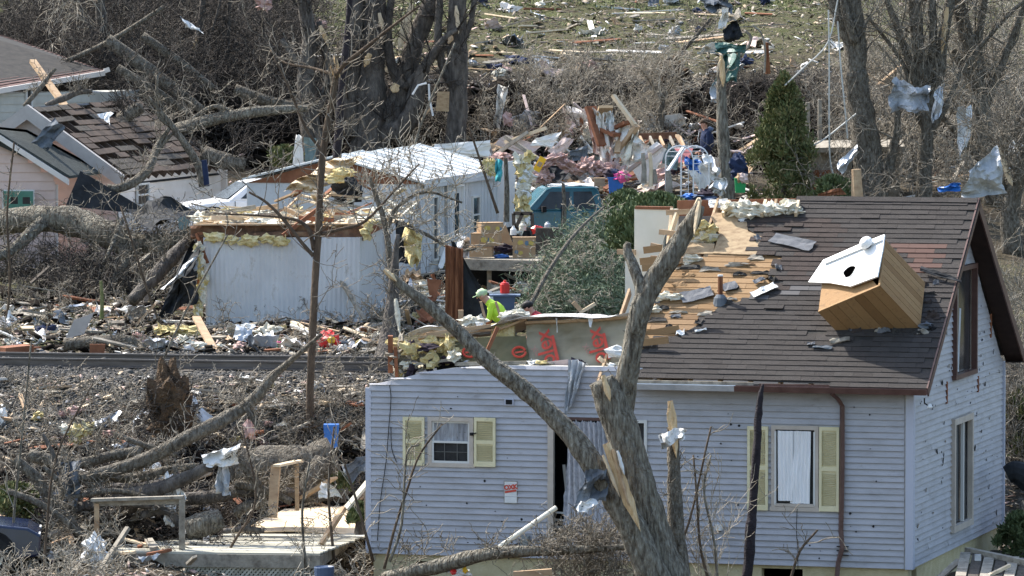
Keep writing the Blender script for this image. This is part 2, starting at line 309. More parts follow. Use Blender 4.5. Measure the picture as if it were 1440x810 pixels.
class MB:
    def __init__(s): s.v = []; s.f = []; s.m = []; s.mats = []
    def mi(s, m):
        if m is None: return 0
        if m not in s.mats: s.mats.append(m)
        return s.mats.index(m)
    def add(s, vs, fs, m=None):
        o = len(s.v); k = s.mi(m); s.v += [tuple(float(c) for c in q) for q in vs]
        for f in fs: s.f.append(tuple(i + o for i in f)); s.m.append(k)
        return s
    def quad(s, a, b, c, d, m=None): return s.add([a, b, c, d], [(0, 1, 2, 3)], m)
    def box(s, c, size, R=None, m=None):
        R = np.eye(3) if R is None else R; c = np.asarray(c, float); h = np.asarray(size, float) / 2
        vs = [c + R[0] * x * h[0] + R[1] * y * h[1] + R[2] * z * h[2] for z in (-1, 1) for y in (-1, 1) for x in (-1, 1)]
        return s.add(vs, [(0, 2, 3, 1), (4, 5, 7, 6), (0, 1, 5, 4), (2, 6, 7, 3), (0, 4, 6, 2), (1, 3, 7, 5)], m)
    def bar(s, a, b, w, h, m=None, up=(0, 0, 1)):
        a = np.asarray(a, float); b = np.asarray(b, float)
        return s.box((a + b) / 2, (np.linalg.norm(b - a), w, h), basis(b - a, up), m)
    def prism(s, poly, ext, m=None):
        poly = [np.asarray(p, float) for p in poly]; n = len(poly); ext = np.asarray(ext, float)
        return s.add(poly + [p + ext for p in poly], [tuple(range(n))[::-1], tuple(range(n, 2 * n))] + [(i, (i + 1) % n, n + (i + 1) % n, n + i) for i in range(n)], m)
    def tube(s, pts, rr, n=8, m=None, rough=0, cap=True, sub=1, seed=0):
        pts = [np.asarray(p, float) for p in pts]
        rr = list(rr) if hasattr(rr, '__len__') else [rr] * len(pts)
        if sub > 1 and len(pts) > 1:
            q = [pts[0] * 2 - pts[1]] + pts + [pts[-1] * 2 - pts[-2]]; np_, nr = [], []
            for i in range(len(pts) - 1):
                p0, p1, p2, p3 = q[i:i + 4]
                for k in range(sub):
                    t = k / sub
                    np_.append(.5 * (2 * p1 + (p2 - p0) * t + (2 * p0 - 5 * p1 + 4 * p2 - p3) * t * t + (3 * p1 - p0 - 3 * p2 + p3) * t ** 3))
                    nr.append(rr[i] * (1 - t) + rr[i + 1] * t)
            pts = np_ + [pts[-1]]; rr = nr + [rr[-1]]
        k = len(pts); vs = []; fs = []; sd = None
        for i, p in enumerate(pts):
            d = pts[min(i + 1, k - 1)] - pts[max(i - 1, 0)]; d = d / (np.linalg.norm(d) + 1e-9)
            if sd is None: sd = basis(d)[1]
            sd = sd - d * (sd @ d); sd /= np.linalg.norm(sd) + 1e-9; up = np.cross(sd, d)
            for j in range(n):
                a = 2 * math.pi * j / n; w = 1
                if rough: w = 1 + rough * noise.noise(Vector((math.cos(a) * 1.7 + seed * 3.1, math.sin(a) * 1.7, i * .45 + seed))) + rough * .5 * noise.noise(Vector((math.cos(a) * 5, math.sin(a) * 5 + seed, i * .9)))
                vs.append(p + (sd * math.cos(a) + up * math.sin(a)) * rr[i] * w)
        for i in range(k - 1):
            for j in range(n): fs.append((i * n + j, i * n + (j + 1) % n, (i + 1) * n + (j + 1) % n, (i + 1) * n + j))
        if cap: fs += [tuple(range(n))[::-1], tuple((k - 1) * n + j for j in range(n))]
        return s.add(vs, fs, m)
    def sheet(s, a, b, c, d, nu=6, nv=6, amp=.05, th=.012, m=None, seed=0, fold=0, ragged=0):
        """crumpled sheet between four corners a b c d (a-b along u, a-d along v)"""
        a, b, c, d = [np.asarray(q, float) for q in (a, b, c, d)]
        nrm = np.cross(b - a, d - a); nrm /= np.linalg.norm(nrm) + 1e-9; T = []
        L = max(np.linalg.norm(b - a), np.linalg.norm(d - a))
        for j in range(nv + 1):
            for i in range(nu + 1):
                u, v = i / nu, j / nv
                if ragged and (i in (0, nu) or j in (0, nv)):
                    q = 1 + ragged * noise.noise(Vector((i * 1.7 + seed, j * 1.3, seed * 2.)))
                    u = .5 + (u - .5) * q; v = .5 + (v - .5) * q
                p = (a * (1 - u) + b * u) * (1 - v) + (d * (1 - u) + c * u) * v
                w = noise.noise_vector(Vector((u * 2.6 + seed * 7.3, v * 2.6, seed * 1.7))) * amp + noise.noise_vector(Vector((u * 8.3 + seed * 3.3, v * 8.1, seed * 2.7))) * amp * .3
                f = math.sin(u * fold * math.pi * 2 + 2 * noise.noise(Vector((v * 2, seed, 0)))) * amp * .6 if fold else 0
                T.append(p + np.array(w) * .5 + nrm * (w.z * 1.5 + f))
        n = len(T); W_ = nu + 1; B = [p - nrm * th for p in T]; fs = []
        for j in range(nv):
            for i in range(nu):
                q = (j * W_ + i, j * W_ + i + 1, (j + 1) * W_ + i + 1, (j + 1) * W_ + i); fs.append(q); fs.append(tuple(n + k for k in q[::-1]))
        edge = [i for i in range(W_)] + [j * W_ + nu for j in range(1, nv + 1)] + [nv * W_ + i for i in range(nu - 1, -1, -1)] + [j * W_ for j in range(nv - 1, 0, -1)]
        for i in range(len(edge)):
            e0, e1 = edge[i], edge[(i + 1) % len(edge)]; fs.append((e1, e0, n + e0, n + e1))
        return s.add(T + B, fs, m)
    def blob(s, c, r, amp=.35, nu=12, nv=8, m=None, seed=0, freq=2.2, R=None):
        c = np.asarray(c, float); r = np.asarray(r if hasattr(r, '__len__') else (r, r, r), float); R = np.eye(3) if R is None else R
        vs = []; fs = []
        for j in range(nv + 1):
            t = math.pi * j / nv
            for i in range(nu):
                a = 2 * math.pi * i / nu; d = np.array([math.sin(t) * math.cos(a), math.sin(t) * math.sin(a), math.cos(t)])
                k = 1 + amp * 2 * noise.noise(Vector(d * freq) + Vector((seed * 5.1, seed, 0))) + amp * noise.noise(Vector(d * freq * 2.7) + Vector((0, seed * 3.3, seed)))
                q = d * k * r; vs.append(c + R[0] * q[0] + R[1] * q[1] + R[2] * q[2])
        for j in range(nv):
            for i in range(nu): fs.append((j * nu + i, (j + 1) * nu + i, (j + 1) * nu + (i + 1) % nu, j * nu + (i + 1) % nu))
        return s.add(vs, fs, m)
    def lathe(s, c, prof, n=16, m=None, R=None):
        c = np.asarray(c, float); R = np.eye(3) if R is None else R; vs = []; k = len(prof)
        for r, z in prof:
            for j in range(n):
                a = 2 * math.pi * j / n; vs.append(c + R[0] * r * math.cos(a) + R[1] * r * math.sin(a) + R[2] * z)
        fs = [(i * n + j, i * n + (j + 1) % n, (i + 1) * n + (j + 1) % n, (i + 1) * n + j) for i in range(k - 1) for j in range(n)]
        fs += [tuple(range(n))[::-1], tuple((k - 1) * n + j for j in range(n))]
        return s.add(vs, fs, m)
    def build(s, name, m=None, parent=None, smooth=False, at=None):
        V = np.array(s.v)
        if parent is not None: org = world_loc(parent)
        elif at is not None: org = np.asarray(at, float)
        else: org = np.array([V[:, 0].mean(), V[:, 1].mean(), V[:, 2].min()])
        me = bpy.data.meshes.new(name); me.from_pydata([tuple(q) for q in (V - org)], [], s.f)
        if s.mats and m is None:
            for k in s.mats: me.materials.append(MATS[k])
            me.polygons.foreach_set('material_index', s.m)
        else: me.materials.append(MATS[m])
        if smooth: me.polygons.foreach_set('use_smooth', [True] * len(me.polygons))
        me.update()
        o = bpy.data.objects.new(name, me); COL.objects.link(o)
        if parent is not None: o.parent = parent; o['_o'] = 0; del o['_o']; ORG[o.name] = org
        else: o.location = org; ORG[o.name] = org
        return o
ORG = {}
def world_loc(o):
    if o.name in ORG: return ORG[o.name]
    return np.array(o.location)
def solo(b, name, label, cat, m=None, group=None, smooth=False, at=None):
    return tag(b.build(name, m, None, smooth, at), label, cat, group)
def fast(name, V, F, m, parent=None, at=None, smooth=False):
    """mesh from numpy arrays (all faces of one size)"""
    V = np.asarray(V, float).reshape(-1, 3); F = np.asarray(F, int); k = F.shape[1]
    org = world_loc(parent) if parent is not None else (np.zeros(3) if at is None else np.asarray(at, float))
    me = bpy.data.meshes.new(name); me.vertices.add(len(V)); me.vertices.foreach_set('co', (V - org).ravel())
    me.loops.add(F.size); me.loops.foreach_set('vertex_index', F.ravel().astype(np.int32))
    me.polygons.add(len(F)); me.polygons.foreach_set('loop_start', (np.arange(len(F)) * k).astype(np.int32))
    me.polygons.foreach_set('loop_total', np.full(len(F), k, np.int32)); me.update(calc_edges=True)
    me.materials.append(MATS[m])
    if smooth: me.polygons.foreach_set('use_smooth', [True] * len(F))
    o = bpy.data.objects.new(name, me); COL.objects.link(o)
    if parent is not None: o.parent = parent
    else: o.location = org
    ORG[o.name] = org
    return o
def unit(a): return a / (np.linalg.norm(a, axis=-1, keepdims=True) + 1e-9)
def prisms(S):
    """S = (P0, P1, r0, r1): three-sided twigs"""
    P0, P1, r0, r1 = S; n = len(P0); d = unit(P1 - P0)
    up = np.tile([0., 0, 1], (n, 1)); up[np.abs(d[:, 2]) > .9] = [1, 0, 0]
    s = unit(np.cross(d, up)); t = np.cross(s, d); V = np.empty((n, 6, 3))
    for j in range(3):
        a = 2 * math.pi * j / 3; o = s * math.cos(a) + t * math.sin(a)
        V[:, j] = P0 + o * r0[:, None]; V[:, 3 + j] = P1 + o * r1[:, None]
    b = (np.arange(n) * 6)[:, None, None]; F = b + np.array([[0, 1, 4, 3], [1, 2, 5, 4], [2, 0, 3, 5]])[None]
    return V.reshape(-1, 3), F.reshape(-1, 4)
def boxes(C, S, R):
    """C centres, S full sizes, R (n,3,3) rows = local axes"""
    n = len(C); cs = np.array([[x, y, z] for z in (-.5, .5) for y in (-.5, .5) for x in (-.5, .5)])
    q = cs[None] * S[:, None, :]; V = C[:, None, :] + np.einsum('nkj,njd->nkd', q, R)
    F = (np.arange(n) * 8)[:, None, None] + np.array([(0, 2, 3, 1), (4, 5, 7, 6), (0, 1, 5, 4), (2, 6, 7, 3), (0, 4, 6, 2), (1, 3, 7, 5)])[None]
    return V.reshape(-1, 3), F.reshape(-1, 4)
def rot_arr(rz, tilt, ta, spin=None):
    """random frames: yaw rz, tilted by `tilt` about horizontal axis at angle ta"""
    n = len(rz); d = np.stack([np.cos(rz) * np.cos(tilt), np.sin(rz) * np.cos(tilt), np.sin(tilt)], 1)
    up = np.stack([np.sin(ta) * .35, np.cos(ta) * .35, np.ones(n)], 1); s = unit(np.cross(up, d)); t = np.cross(d, s)
    return np.stack([d, s, t], 1)
def grow(Pp, D, L, R, levels=3, seg=5, jit=.22, up=0.0, kids=(5, 4, 3), lf=.55, sp=.9, rmin=.006, taper=.75, tmin=1, ground=False, rng=RG):
    out = [[], [], [], []]
    Pp = np.asarray(Pp, float).reshape(-1, 3); D = unit(np.asarray(D, float).reshape(-1, 3)); n = len(Pp)
    L = np.broadcast_to(np.asarray(L, float), (n,)).copy(); R = np.broadcast_to(np.asarray(R, float), (n,)).copy()
    for lev in range(levels):
        n = len(Pp); nodes = [Pp]; dirs = [D]; rs = [R]; p = Pp; d = D
        for s in range(seg):
            d = unit(d + rng.normal(0, jit, (n, 3)) + np.array([0, 0, up])); p2 = p + d * (L / seg)[:, None]
            if ground:
                g = gz(p2[:, 0], p2[:, 1]) + .02; p2[:, 2] = np.maximum(p2[:, 2], g)
            r2 = np.maximum(R * (1 - taper * (s + 1) / seg), rmin * .8)
            for o, q in zip(out, (p, p2, rs[-1], r2)): o.append(q)
            p = p2; nodes.append(p); dirs.append(d); rs.append(r2)
        if lev == levels - 1: break
        k = kids[lev]; A = np.stack(nodes, 1); Dd = np.stack(dirs, 1); Rr = np.stack(rs, 1)
        idx = np.repeat(np.arange(n), k); t = rng.integers(tmin, seg + 1, n * k)
        Pp = A[idx, t]; D = unit(Dd[idx, t] + rng.normal(0, sp, (n * k, 3))); R = np.maximum(Rr[idx, t] * .7, rmin)
        L = L[idx] * lf * rng.uniform(.5, 1.3, n * k)
    return tuple(np.concatenate(o) for o in out)
def cat_segs(*S): return tuple(np.concatenate([s[i] for s in S]) for i in range(4))
def twigs(name, S, m, parent=None, at=None):
    V, F = prisms(S); return fast(name, V, F, m, parent, at)
def leaves(name, C, D, ln, wd, m, parent=None, at=None, rng=RG):
    """small folded leaf sprays (a quad each) centred on C, pointing along D"""
    n = len(C); D = unit(D); s = unit(np.cross(D, rng.normal(0, 1, (n, 3)))); ln = np.broadcast_to(ln, (n,))[:, None]; wd = np.broadcast_to(wd, (n,))[:, None]
    V = np.stack([C - D * ln / 2, C + s * wd / 2, C + D * ln / 2, C - s * wd / 2], 1)
    return fast(name, V, (np.arange(n) * 4)[:, None] + np.arange(4)[None], m, parent, at)
def inpoly(x, y, poly):
    r = False; n = len(poly); j = n - 1
    for i in range(n):
        xi, yi = poly[i]; xj, yj = poly[j]
        if (yi > y) != (yj > y) and x < (xj - xi) * (y - yi) / (yj - yi) + xi: r = not r
        j = i
    return r
def text(name, body, o, xdir, ydir, size, m, parent, depth=.004, bold=0.0):
    cu = bpy.data.curves.new(name, 'FONT'); cu.body = body; cu.size = size; cu.extrude = depth / 2; cu.align_x = 'CENTER'; cu.align_y = 'CENTER'; cu.offset = bold
    cu.materials.append(MATS[m]); ob = bpy.data.objects.new(name, cu); COL.objects.link(ob)
    x = unit(np.asarray(xdir, float)); y = np.asarray(ydir, float); y = unit(y - x * (x @ y)); z = np.cross(x, y)
    M = Matrix([[x[i], y[i], z[i], 0] for i in range(3)] + [[0, 0, 0, 1]]); ob.parent = parent
    q = np.asarray(o, float) - world_loc(parent); M.translation = Vector([float(c) for c in q])
    bpy.context.view_layer.update(); me = bpy.data.meshes.new_from_object(ob); bpy.data.objects.remove(ob); me.transform(M)
    if not me.materials: me.materials.append(MATS[m])
    ob = bpy.data.objects.new(name, me); COL.objects.link(ob); ob.parent = parent; return ob
def copy_tree(o, parent=None):
    c = o.copy(); COL.objects.link(c)
    if parent is not None: c.parent = parent
    for ch in list(o.children): copy_tree(ch, c)
    return c
Zv = np.array([0, 0, 1.])

# ---------------------------------------------------------------- ground sheet
def make_ground():
    xs = np.concatenate([[-900, -400, -200, -120, -80, -50], np.arange(-32, 32.01, .4), [50, 80, 120, 200, 400, 900]])
    ys = np.concatenate([[-400, -100, 0, 40, 65], np.arange(82, 190, .4), np.arange(190, 240, 4), [260, 300, 360, 420, 550, 700, 1000, 1400]])
    X, Y = np.meshgrid(xs, ys); Z = gz(X, Y)
    fin = (np.abs(X) < 33) & (Y > 82) & (Y < 190) & ((Y < 105) | (Y > 111))
    Z = Z + np.where(fin, RG.normal(0, .035, X.shape), 0)
    V = np.stack([X, Y, Z], -1).reshape(-1, 3); nx = len(xs); ny = len(ys)
    i, j = np.meshgrid(np.arange(nx - 1), np.arange(ny - 1)); a = (j * nx + i).ravel()
    F = np.stack([a, a + 1, a + nx + 1, a + nx], 1)
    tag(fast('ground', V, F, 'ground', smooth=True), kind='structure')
make_ground()
# ================================================================ the blue-grey house
A_ = rad(16.0)
hu = np.array([-math.cos(A_), math.sin(A_), 0]); hv = np.array([math.sin(A_), math.cos(A_), 0])
HO = P(1279, 799, 94.0)
HL, HD = 9.38, 7.85          # front length, depth
EZ = 3.0                    # eave height
def HP(u, v, z): return HO + hu * u + hv * v + Zv * z
def WF(px, py):             # photograph point on the front wall -> (u, z)
    q = PL(px, py, HO, hv) - HO; return float(q @ hu), float(q[2])
def WS(px, py):             # on the gable wall -> (v, z)
    q = PL(px, py, HO, hu) - HO; return float(q @ hv), float(q[2])
house = thing('damaged_house', 'blue grey sided house in the foreground with half its roof torn away', 'house', HO + hu * 4.6 + hv * 3.7 - Zv * .5)
# roof plane through front eave
_ap = PL(1378, 281, HP(-.32, HD / 2, 0), hv) ; RZ = float((_ap - HO)[2])
OH = .3
eave = HP(0, -OH, EZ + .02)
pitch = math.atan2(RZ - (EZ + .02), HD / 2 + OH)
rs = hv * math.cos(pitch) + Zv * math.sin(pitch)      # up the slope
rn = -hv * math.sin(pitch) + Zv * math.cos(pitch)     # roof normal
RL = (HD / 2 + OH) / math.cos(pitch)
print('ridge z', RZ, 'pitch', math.degrees(pitch), 'slope len', RL)
def RP(u, s, h=0): return eave + hu * u + rs * s + rn * h
def WR(px, py, h=0):
    q = PL(px, py, eave + rn * h, rn) - eave; return float(q @ hu), float(q @ rs)

def lap_wall(b, pt, a0, a1, z0, z1, holes, top=None, ext=None, step=.103, m='siding', prd=.034):
    """lapped siding: pt(a, out, z) -> point; holes = (a0,a1,z0,z1); top(a) clips; ext(z)->(a0,a1)"""
    z = z0; k = 0
    while z < z1 - .01:
        e0, e1 = ext(z) if ext else (a0, a1)
        xs = {e0, e1}
        for h in holes:
            if h[2] < z + step and h[3] > z: xs |= {min(max(h[0], e0), e1), min(max(h[1], e0), e1)}
        if top: xs |= set(np.arange(math.ceil(e0 / .25) * .25, e1, .25))
        if m == 'siding': xs |= {round(e0 + (e1 - e0) * ((k * .377 + j * .41) % 1), 2) for j in (0, 1)}
        xs = sorted(xs)
        for c0, c1 in zip(xs[:-1], xs[1:]):
            if c1 - c0 < .004: continue
            cm = (c0 + c1) / 2; spans = [(z, min(z + step, z1))]
            for h in holes:
                if h[0] <= cm <= h[1]:
                    n = []
                    for s0, s1 in spans:
                        if h[2] > s0: n.append((s0, min(s1, h[2])))
                        if h[3] < s1: n.append((max(s0, h[3]), s1))
                    spans = [q for q in n if q[1] - q[0] > .003]
            for s0, s1 in spans:
                t0 = t1 = s1
                if top: t0, t1 = min(s1, top(c0)), min(s1, top(c1))
                if max(t0, t1) <= s0: continue
                o0 = prd * (1 - (s0 - z) / step) + .004; o1 = prd * (1 - (s1 - z) / step) + .004
                w = .004 * math.sin(k * 5.1 + c0 * 3)
                lp = .012 if s0 == z else 0
                b.quad(pt(c0, o0 + w, s0 - lp), pt(c1, o0 + w, s0 - lp), pt(c1, o1, max(t1, s0 + .001)), pt(c0, o1, max(t0, s0 + .001)), m)
                b.quad(pt(c0, 0, s0 + .004), pt(c1, 0, s0 + .004), pt(c1, o0 + w - .004, s0 - lp), pt(c0, o0 + w - .004, s0 - lp), m)
                b.quad(pt(c0, o0 + w, s0 - lp), pt(c0, o0 + w - .004, s0 - lp), pt(c1, o0 + w - .004, s0 - lp), pt(c1, o0 + w, s0 - lp), m)
        z += step; k += 1
def cut_box(b, pt, a0, a1, z0, z1, holes, th, m, tf=None):
    """wall body behind the siding, with real openings"""
    xs = sorted({a0, a1} | {min(max(h[i], a0), a1) for h in holes for i in (0, 1)} | (set(np.arange(a0 + .1, a1, .12)) if tf else set())); zs = sorted({z0, z1} | {min(max(h[i], z0), z1) for h in holes for i in (2, 3)})
    for x0, x1 in zip(xs[:-1], xs[1:]):
        for y0, y1 in zip(zs[:-1], zs[1:]):
            if x1 - x0 < .01 or y1 - y0 < .01: continue
            cx, cz = (x0 + x1) / 2, (y0 + y1) / 2
            if any(h[0] < cx < h[1] and h[2] < cz < h[3] for h in holes): continue
            q0, q1 = (tf(x0), tf(x1)) if tf else (9, 9)
            t0, t1 = min(y1, q0), min(y1, q1)
            if min(t0, t1) <= y0: continue
            b.add([pt(x0, 0, y0), pt(x1, 0, y0), pt(x1, 0, t1), pt(x0, 0, t0), pt(x0, -th, y0), pt(x1, -th, y0), pt(x1, -th, t1), pt(x0, -th, t0)],
                  [(0, 1, 2, 3), (7, 6, 5, 4), (0, 4, 5, 1), (1, 5, 6, 2), (2, 6, 7, 3), (3, 7, 4, 0)], m)
def rect(f, x0, y0, x1, y1):
    a = f(x0, y0); c = f(x1, y1); b2 = f(x1, y0); d = f(x0, y1)
    us = sorted([(a[0] + d[0]) / 2, (b2[0] + c[0]) / 2]); zs = sorted([(a[1] + b2[1]) / 2, (c[1] + d[1]) / 2])
    return (us[0], us[1], zs[0], zs[1])
fpt = lambda a, o, z: HP(a, -o, z)
spt = lambda a, o, z: HP(-o, a, z)
w_small = rect(WF, 604, 588, 665, 655)
w_big = rect(WF, 1087, 600, 1150, 717)
door = rect(WF, 777, 591, 845, 752)
w_mid = rect(WF, 876, 592, 909, 640)
front_holes = [w_small, w_big, door, w_mid]
_tu = [(WF(x, y)) for x, y in ((522, 541), (560, 533), (600, 523), (640, 517), (700, 514), (900, 516), (915, 520))]
_tu = sorted(_tu)
def ftop(u): return EZ if u < _tu[0][0] else float(np.interp(u, [q[0] for q in _tu], [q[1] for q in _tu]))
b = MB(); lap_wall(b, fpt, .09, HL, 0, 3.4, front_holes, top=ftop)
b.build('front_siding', None, house)
b = MB(); cut_box(b, fpt, .0, HL, -.02, 3.4, front_holes, .14, 'drywall', ftop)
b.box(HP(HL + .02, 0.0, 1.4), (.1, .06, 2.82), basis(hu), 'trim_pale')
b.build('front_wall', None, house)
b = MB(); b.box(HP(-.005, -.035, 1.47), (.13, .05, 2.98), np.array([hu, hv, Zv]), 'trim_pale'); b.box(HP(-.04, .05, 1.47), (.05, .13, 2.98), np.array([hu, hv, Zv]), 'trim_pale')
b.box(HP(-.02, HD, 1.45), (.09, .08, 2.95), np.array([hu, hv, Zv]), 'trim_pale')
b.build('corner_trim', None, house)
# gable wall
w_gl = (WS(1336, 660)[0], WS(1362, 650)[0], WS(1350, 741)[1], WS(1350, 586)[1])
w_gu = (WS(1338, 450)[0], WS(1367, 450)[0], WS(1352, 528)[1], WS(1352, 375)[1])
zt = lambda v: EZ - .08 + (RZ - EZ) * (1 - abs(v - HD / 2) / (HD / 2))
gext = lambda z: (0.09, HD) if z < EZ - .1 else (lambda t: (max(.09, HD / 2 * t), HD - HD / 2 * t))((z + .09 - (EZ - .08)) / (RZ - EZ))
b = MB(); lap_wall(b, spt, 0, HD, 0, RZ - .1, [w_gl, w_gu], ext=gext, prd=.034); b.build('gable_siding', None, house)
b = MB(); cut_box(b, spt, .15, HD, -.02, RZ - .05, [w_gl, w_gu], .14, 'drywall', lambda v: zt(v) - .03)
# finer slices so that the sloping top is straight
b.build('gable_wall', None, house)
rr = random.Random(5)
b = MB()      # hail and debris holes in the gable siding, each a small torn dent
for i in range(120):
    v = rr.uniform(.15, HD - .1); z = rr.uniform(.1, 3.2) if i < 62 else rr.uniform(2.5, 5)
    if z > zt(v) - .3 or w_gl[0] - .15 < v < w_gl[1] + .15 and z < w_gl[3] + .1 or w_gu[0] - .15 < v < w_gu[1] + .15 and z > w_gu[2]: continue
    s = rr.uniform(.012, .035) * (1.8 if rr.random() < .2 else 1); a = rr.uniform(-.9, .9); ex = rr.uniform(.35, 1.5)
    pts = []
    for k in range(6):
        t = k * math.pi / 3; q = s * rr.uniform(.45, 1)
        pts.append(spt(v + math.cos(t) * q * 1.6, .036, z + math.sin(t + a) * q * 1.1 / ex))
    b.prism(pts, hu * -.004, 'black' if rr.random() < .7 else 'siding_torn')
for px, py, h in ((1329, 552, 32), (1373, 540, 24), (1391, 458, 36)):
    v, z = WS(px, py); b.box(spt(v, .03, z), (.03, .06, h / 85.), np.array([hu, hv, Zv]), 'lumber_red')
for i in range(70):
    u, z = rr.uniform(.2, HL - .3), rr.uniform(.1, 2.7)
    if any(h[0] - .4 < u < h[1] + .4 and h[2] - .1 < z < h[3] + .1 for h in front_holes): continue
    s = rr.uniform(.008, .025); b.prism([fpt(u + math.cos(k) * s * rr.uniform(.6, 1.3), .032, z + math.sin(k) * s) for k in range(0, 6)], hv * -.004, 'black')
b.build('siding_holes', None, house)
# foundation of blocks
b = MB(); fx = 0.03
f_holes = [(HL * .0, 0, 0, 0), rect(WF, 1070, 800, 1128, 840), rect(WF, 584, 790, 640, 806)]
cut_box(b, lambda a, o, z: HP(a, -o + .04, z), 0.03, HL - .05, -1.1, -.02, f_holes[1:], .2, 'block')
cut_box(b, lambda a, o, z: HP(-o + .04, a, z), .25, HD - .05, -1.1, -.02, [(.35, .75, -.45, -.08)], .2, 'block')
b.box(HP(HL - .15, HD / 2, -.55), (.2, HD - .4, 1.05), np.array([hu, hv, Zv]), 'block')
b.build('foundation', None, house)
b = MB()      # floors, inner walls, coloured near-black for the shade of the rooms
Rh = np.array([hu, hv, Zv])
b.box(HP(HL / 2, HD / 2, -.05), (HL - .35, HD - .35, .06), Rh, 'room_shade')
b.box(HP(2.55, HD / 2, EZ - .25), (4.5, HD - .35, .08), Rh, 'room_shade')
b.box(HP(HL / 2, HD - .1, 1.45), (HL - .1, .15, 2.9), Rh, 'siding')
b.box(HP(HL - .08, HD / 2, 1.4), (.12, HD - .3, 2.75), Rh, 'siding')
b.box(HP(4.75, HD / 2 + .2, 1.45), (.1, HD - 1, 2.7), Rh, 'room_shade')
b.box(HP(HL / 2, 2.4, 1.4), (HL - .4, .1, 2.7), Rh, 'room_shade')
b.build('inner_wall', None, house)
b = MB(); b.box(HP(7.0, HD / 2, EZ - .12), (4.4, HD - .35, .1), Rh, 'room_shade')
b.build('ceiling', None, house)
# windows ------------------------------------------------------
def window(name, pt, r, frame_m, outer=.07, pane_m='glass_dark', kind=None, out=.05, sash=True, out_l=.02):
    a0, a1, z0, z1 = r; ax = pt(1, 0, 0) - pt(0, 0, 0); nn = pt(0, 1, 0) - pt(0, 0, 0); R = np.array([ax, nn, Zv])
    f = MB(); w = outer
    for aa, zz, sa, sz in (((a0 + a1) / 2, z1 - w / 2 + .02, a1 - a0 + 2 * out_l, w), ((a0 + a1) / 2, z0 + w / 2 - .02, a1 - a0 + .05 + 2 * out_l, w),
                           (a0 + w / 2 - out_l, (z0 + z1) / 2, w, z1 - z0 - 2 * w + .04), (a1 - w / 2 + out_l, (z0 + z1) / 2, w, z1 - z0 - 2 * w + .04)):
        f.box(pt(aa, out / 2, zz), (sa, out, sz), R, frame_m)
    fo = f.build(name, None, house)
    b0, b1, y0, y1 = a0 + w - .02, a1 - w + .02, z0 + w - .02, z1 - w + .02
    if sash:
        s = MB(); t = .035; zm = (y0 + y1) / 2
        for q0, q1, o in ((zm - t / 2, y1, .005), (y0, zm + t / 2, .028)):
            for aa, zz, sa, sz in (((b0 + b1) / 2, q1 - t / 2, b1 - b0, t), ((b0 + b1) / 2, q0 + t / 2, b1 - b0, t), (b0 + t / 2, (q0 + q1) / 2, t, q1 - q0 - 2 * t), (b1 - t / 2, (q0 + q1) / 2, t, q1 - q0 - 2 * t)):
                s.box(pt(aa, o, zz), (sa, .02, sz), R, 'window_white')
            for gxx in (1, 2): s.box(pt(b0 + (b1 - b0) * gxx / 3, o - .012, (q0 + q1) / 2), (.01, .006, q1 - q0 - 2 * t), R, 'screen')
            s.box(pt((b0 + b1) / 2, o - .012, (q0 + q1) / 2), (b1 - b0 - 2 * t, .006, .01), R, 'screen')
        s.build('sash', None, fo)
    p = MB(); p.box(pt((b0 + b1) / 2, -.02, (y0 + y1) / 2), (b1 - b0, .006, y1 - y0), R, pane_m); p.build('pane', None, fo)
    return fo, (b0, b1, y0, y1)
wo1, wi1 = window('window', fpt, w_small, 'tan_trim')
wo1['label'] = 'small double hung window with grey screen between yellow shutters'
c = MB(); c.sheet(fpt(wi1[0] + .03, .0, wi1[3] - .03), fpt(wi1[1] - .03, .0, wi1[3] - .03), fpt(wi1[1] - .03, .0, (wi1[2] + wi1[3]) / 2), fpt(wi1[0] + .03, .0, (wi1[2] + wi1[3]) / 2), 24, 4, .008, .003, 'curtain_grey', 3, fold=7); c.build('lace_curtain', None, wo1)
wo2, wi2 = window('window', fpt, w_big, 'tan_trim', sash=False, pane_m='glass_dark')
wo2['label'] = 'tall window with tan frame and white curtains'
c = MB(); mid = (wi2[0] + wi2[1]) / 2
c.sheet(fpt(wi2[0] + .06, .034, wi2[3] - .02), fpt(mid + .06, .034, wi2[3] - .02), fpt(mid + .08, .034, wi2[2] + .06), fpt(wi2[0] + .08, .034, wi2[2] + .06), 60, 10, .014, .004, 'curtain', 1, fold=5)
c.build('curtain', None, wo2)
c = MB(); c.sheet(fpt(mid + .03, .04, wi2[3] - .02), fpt(wi2[1] - .04, .04, wi2[3] - .02), fpt(wi2[1] - .05, .04, wi2[2] + .10), fpt(mid + .04, .04, wi2[2] + .10), 50, 10, .014, .004, 'curtain', 2, fold=4); c.build('curtain', None, wo2)
c = MB(); c.box(fpt((wi2[0] + wi2[1]) / 2, .03, wi2[2] + .03), (wi2[1] - wi2[0], .05, .05), Rh, 'tan_trim')
for e in (wi2[0], wi2[1]): c.box(fpt(e, .03, (wi2[2] + wi2[3]) / 2), (.03, .05, wi2[3] - wi2[2] - .06), Rh, 'window_white')
c.build('sill', None, wo2)
wo3, _ = window('window', spt, w_gl, 'tan_trim', outer=.11, sash=False, out=.09); wo3['label'] = 'tall narrow ground floor window in the gable wall'
c = MB(); vm = (w_gl[0] + w_gl[1]) / 2
c.box(spt(vm + .12, .03, (w_gl[2] + w_gl[3]) / 2), (.05, .08, w_gl[3] - w_gl[2] - .2), np.array([hu, hv, Zv]), 'window_white'); c.build('mullion', None, wo3)
wo4, _ = window('window', spt, w_gu, 'brown_metal', outer=.08, sash=False, out=.10); wo4['label'] = 'dark upper window below the gable peak with brown frame'
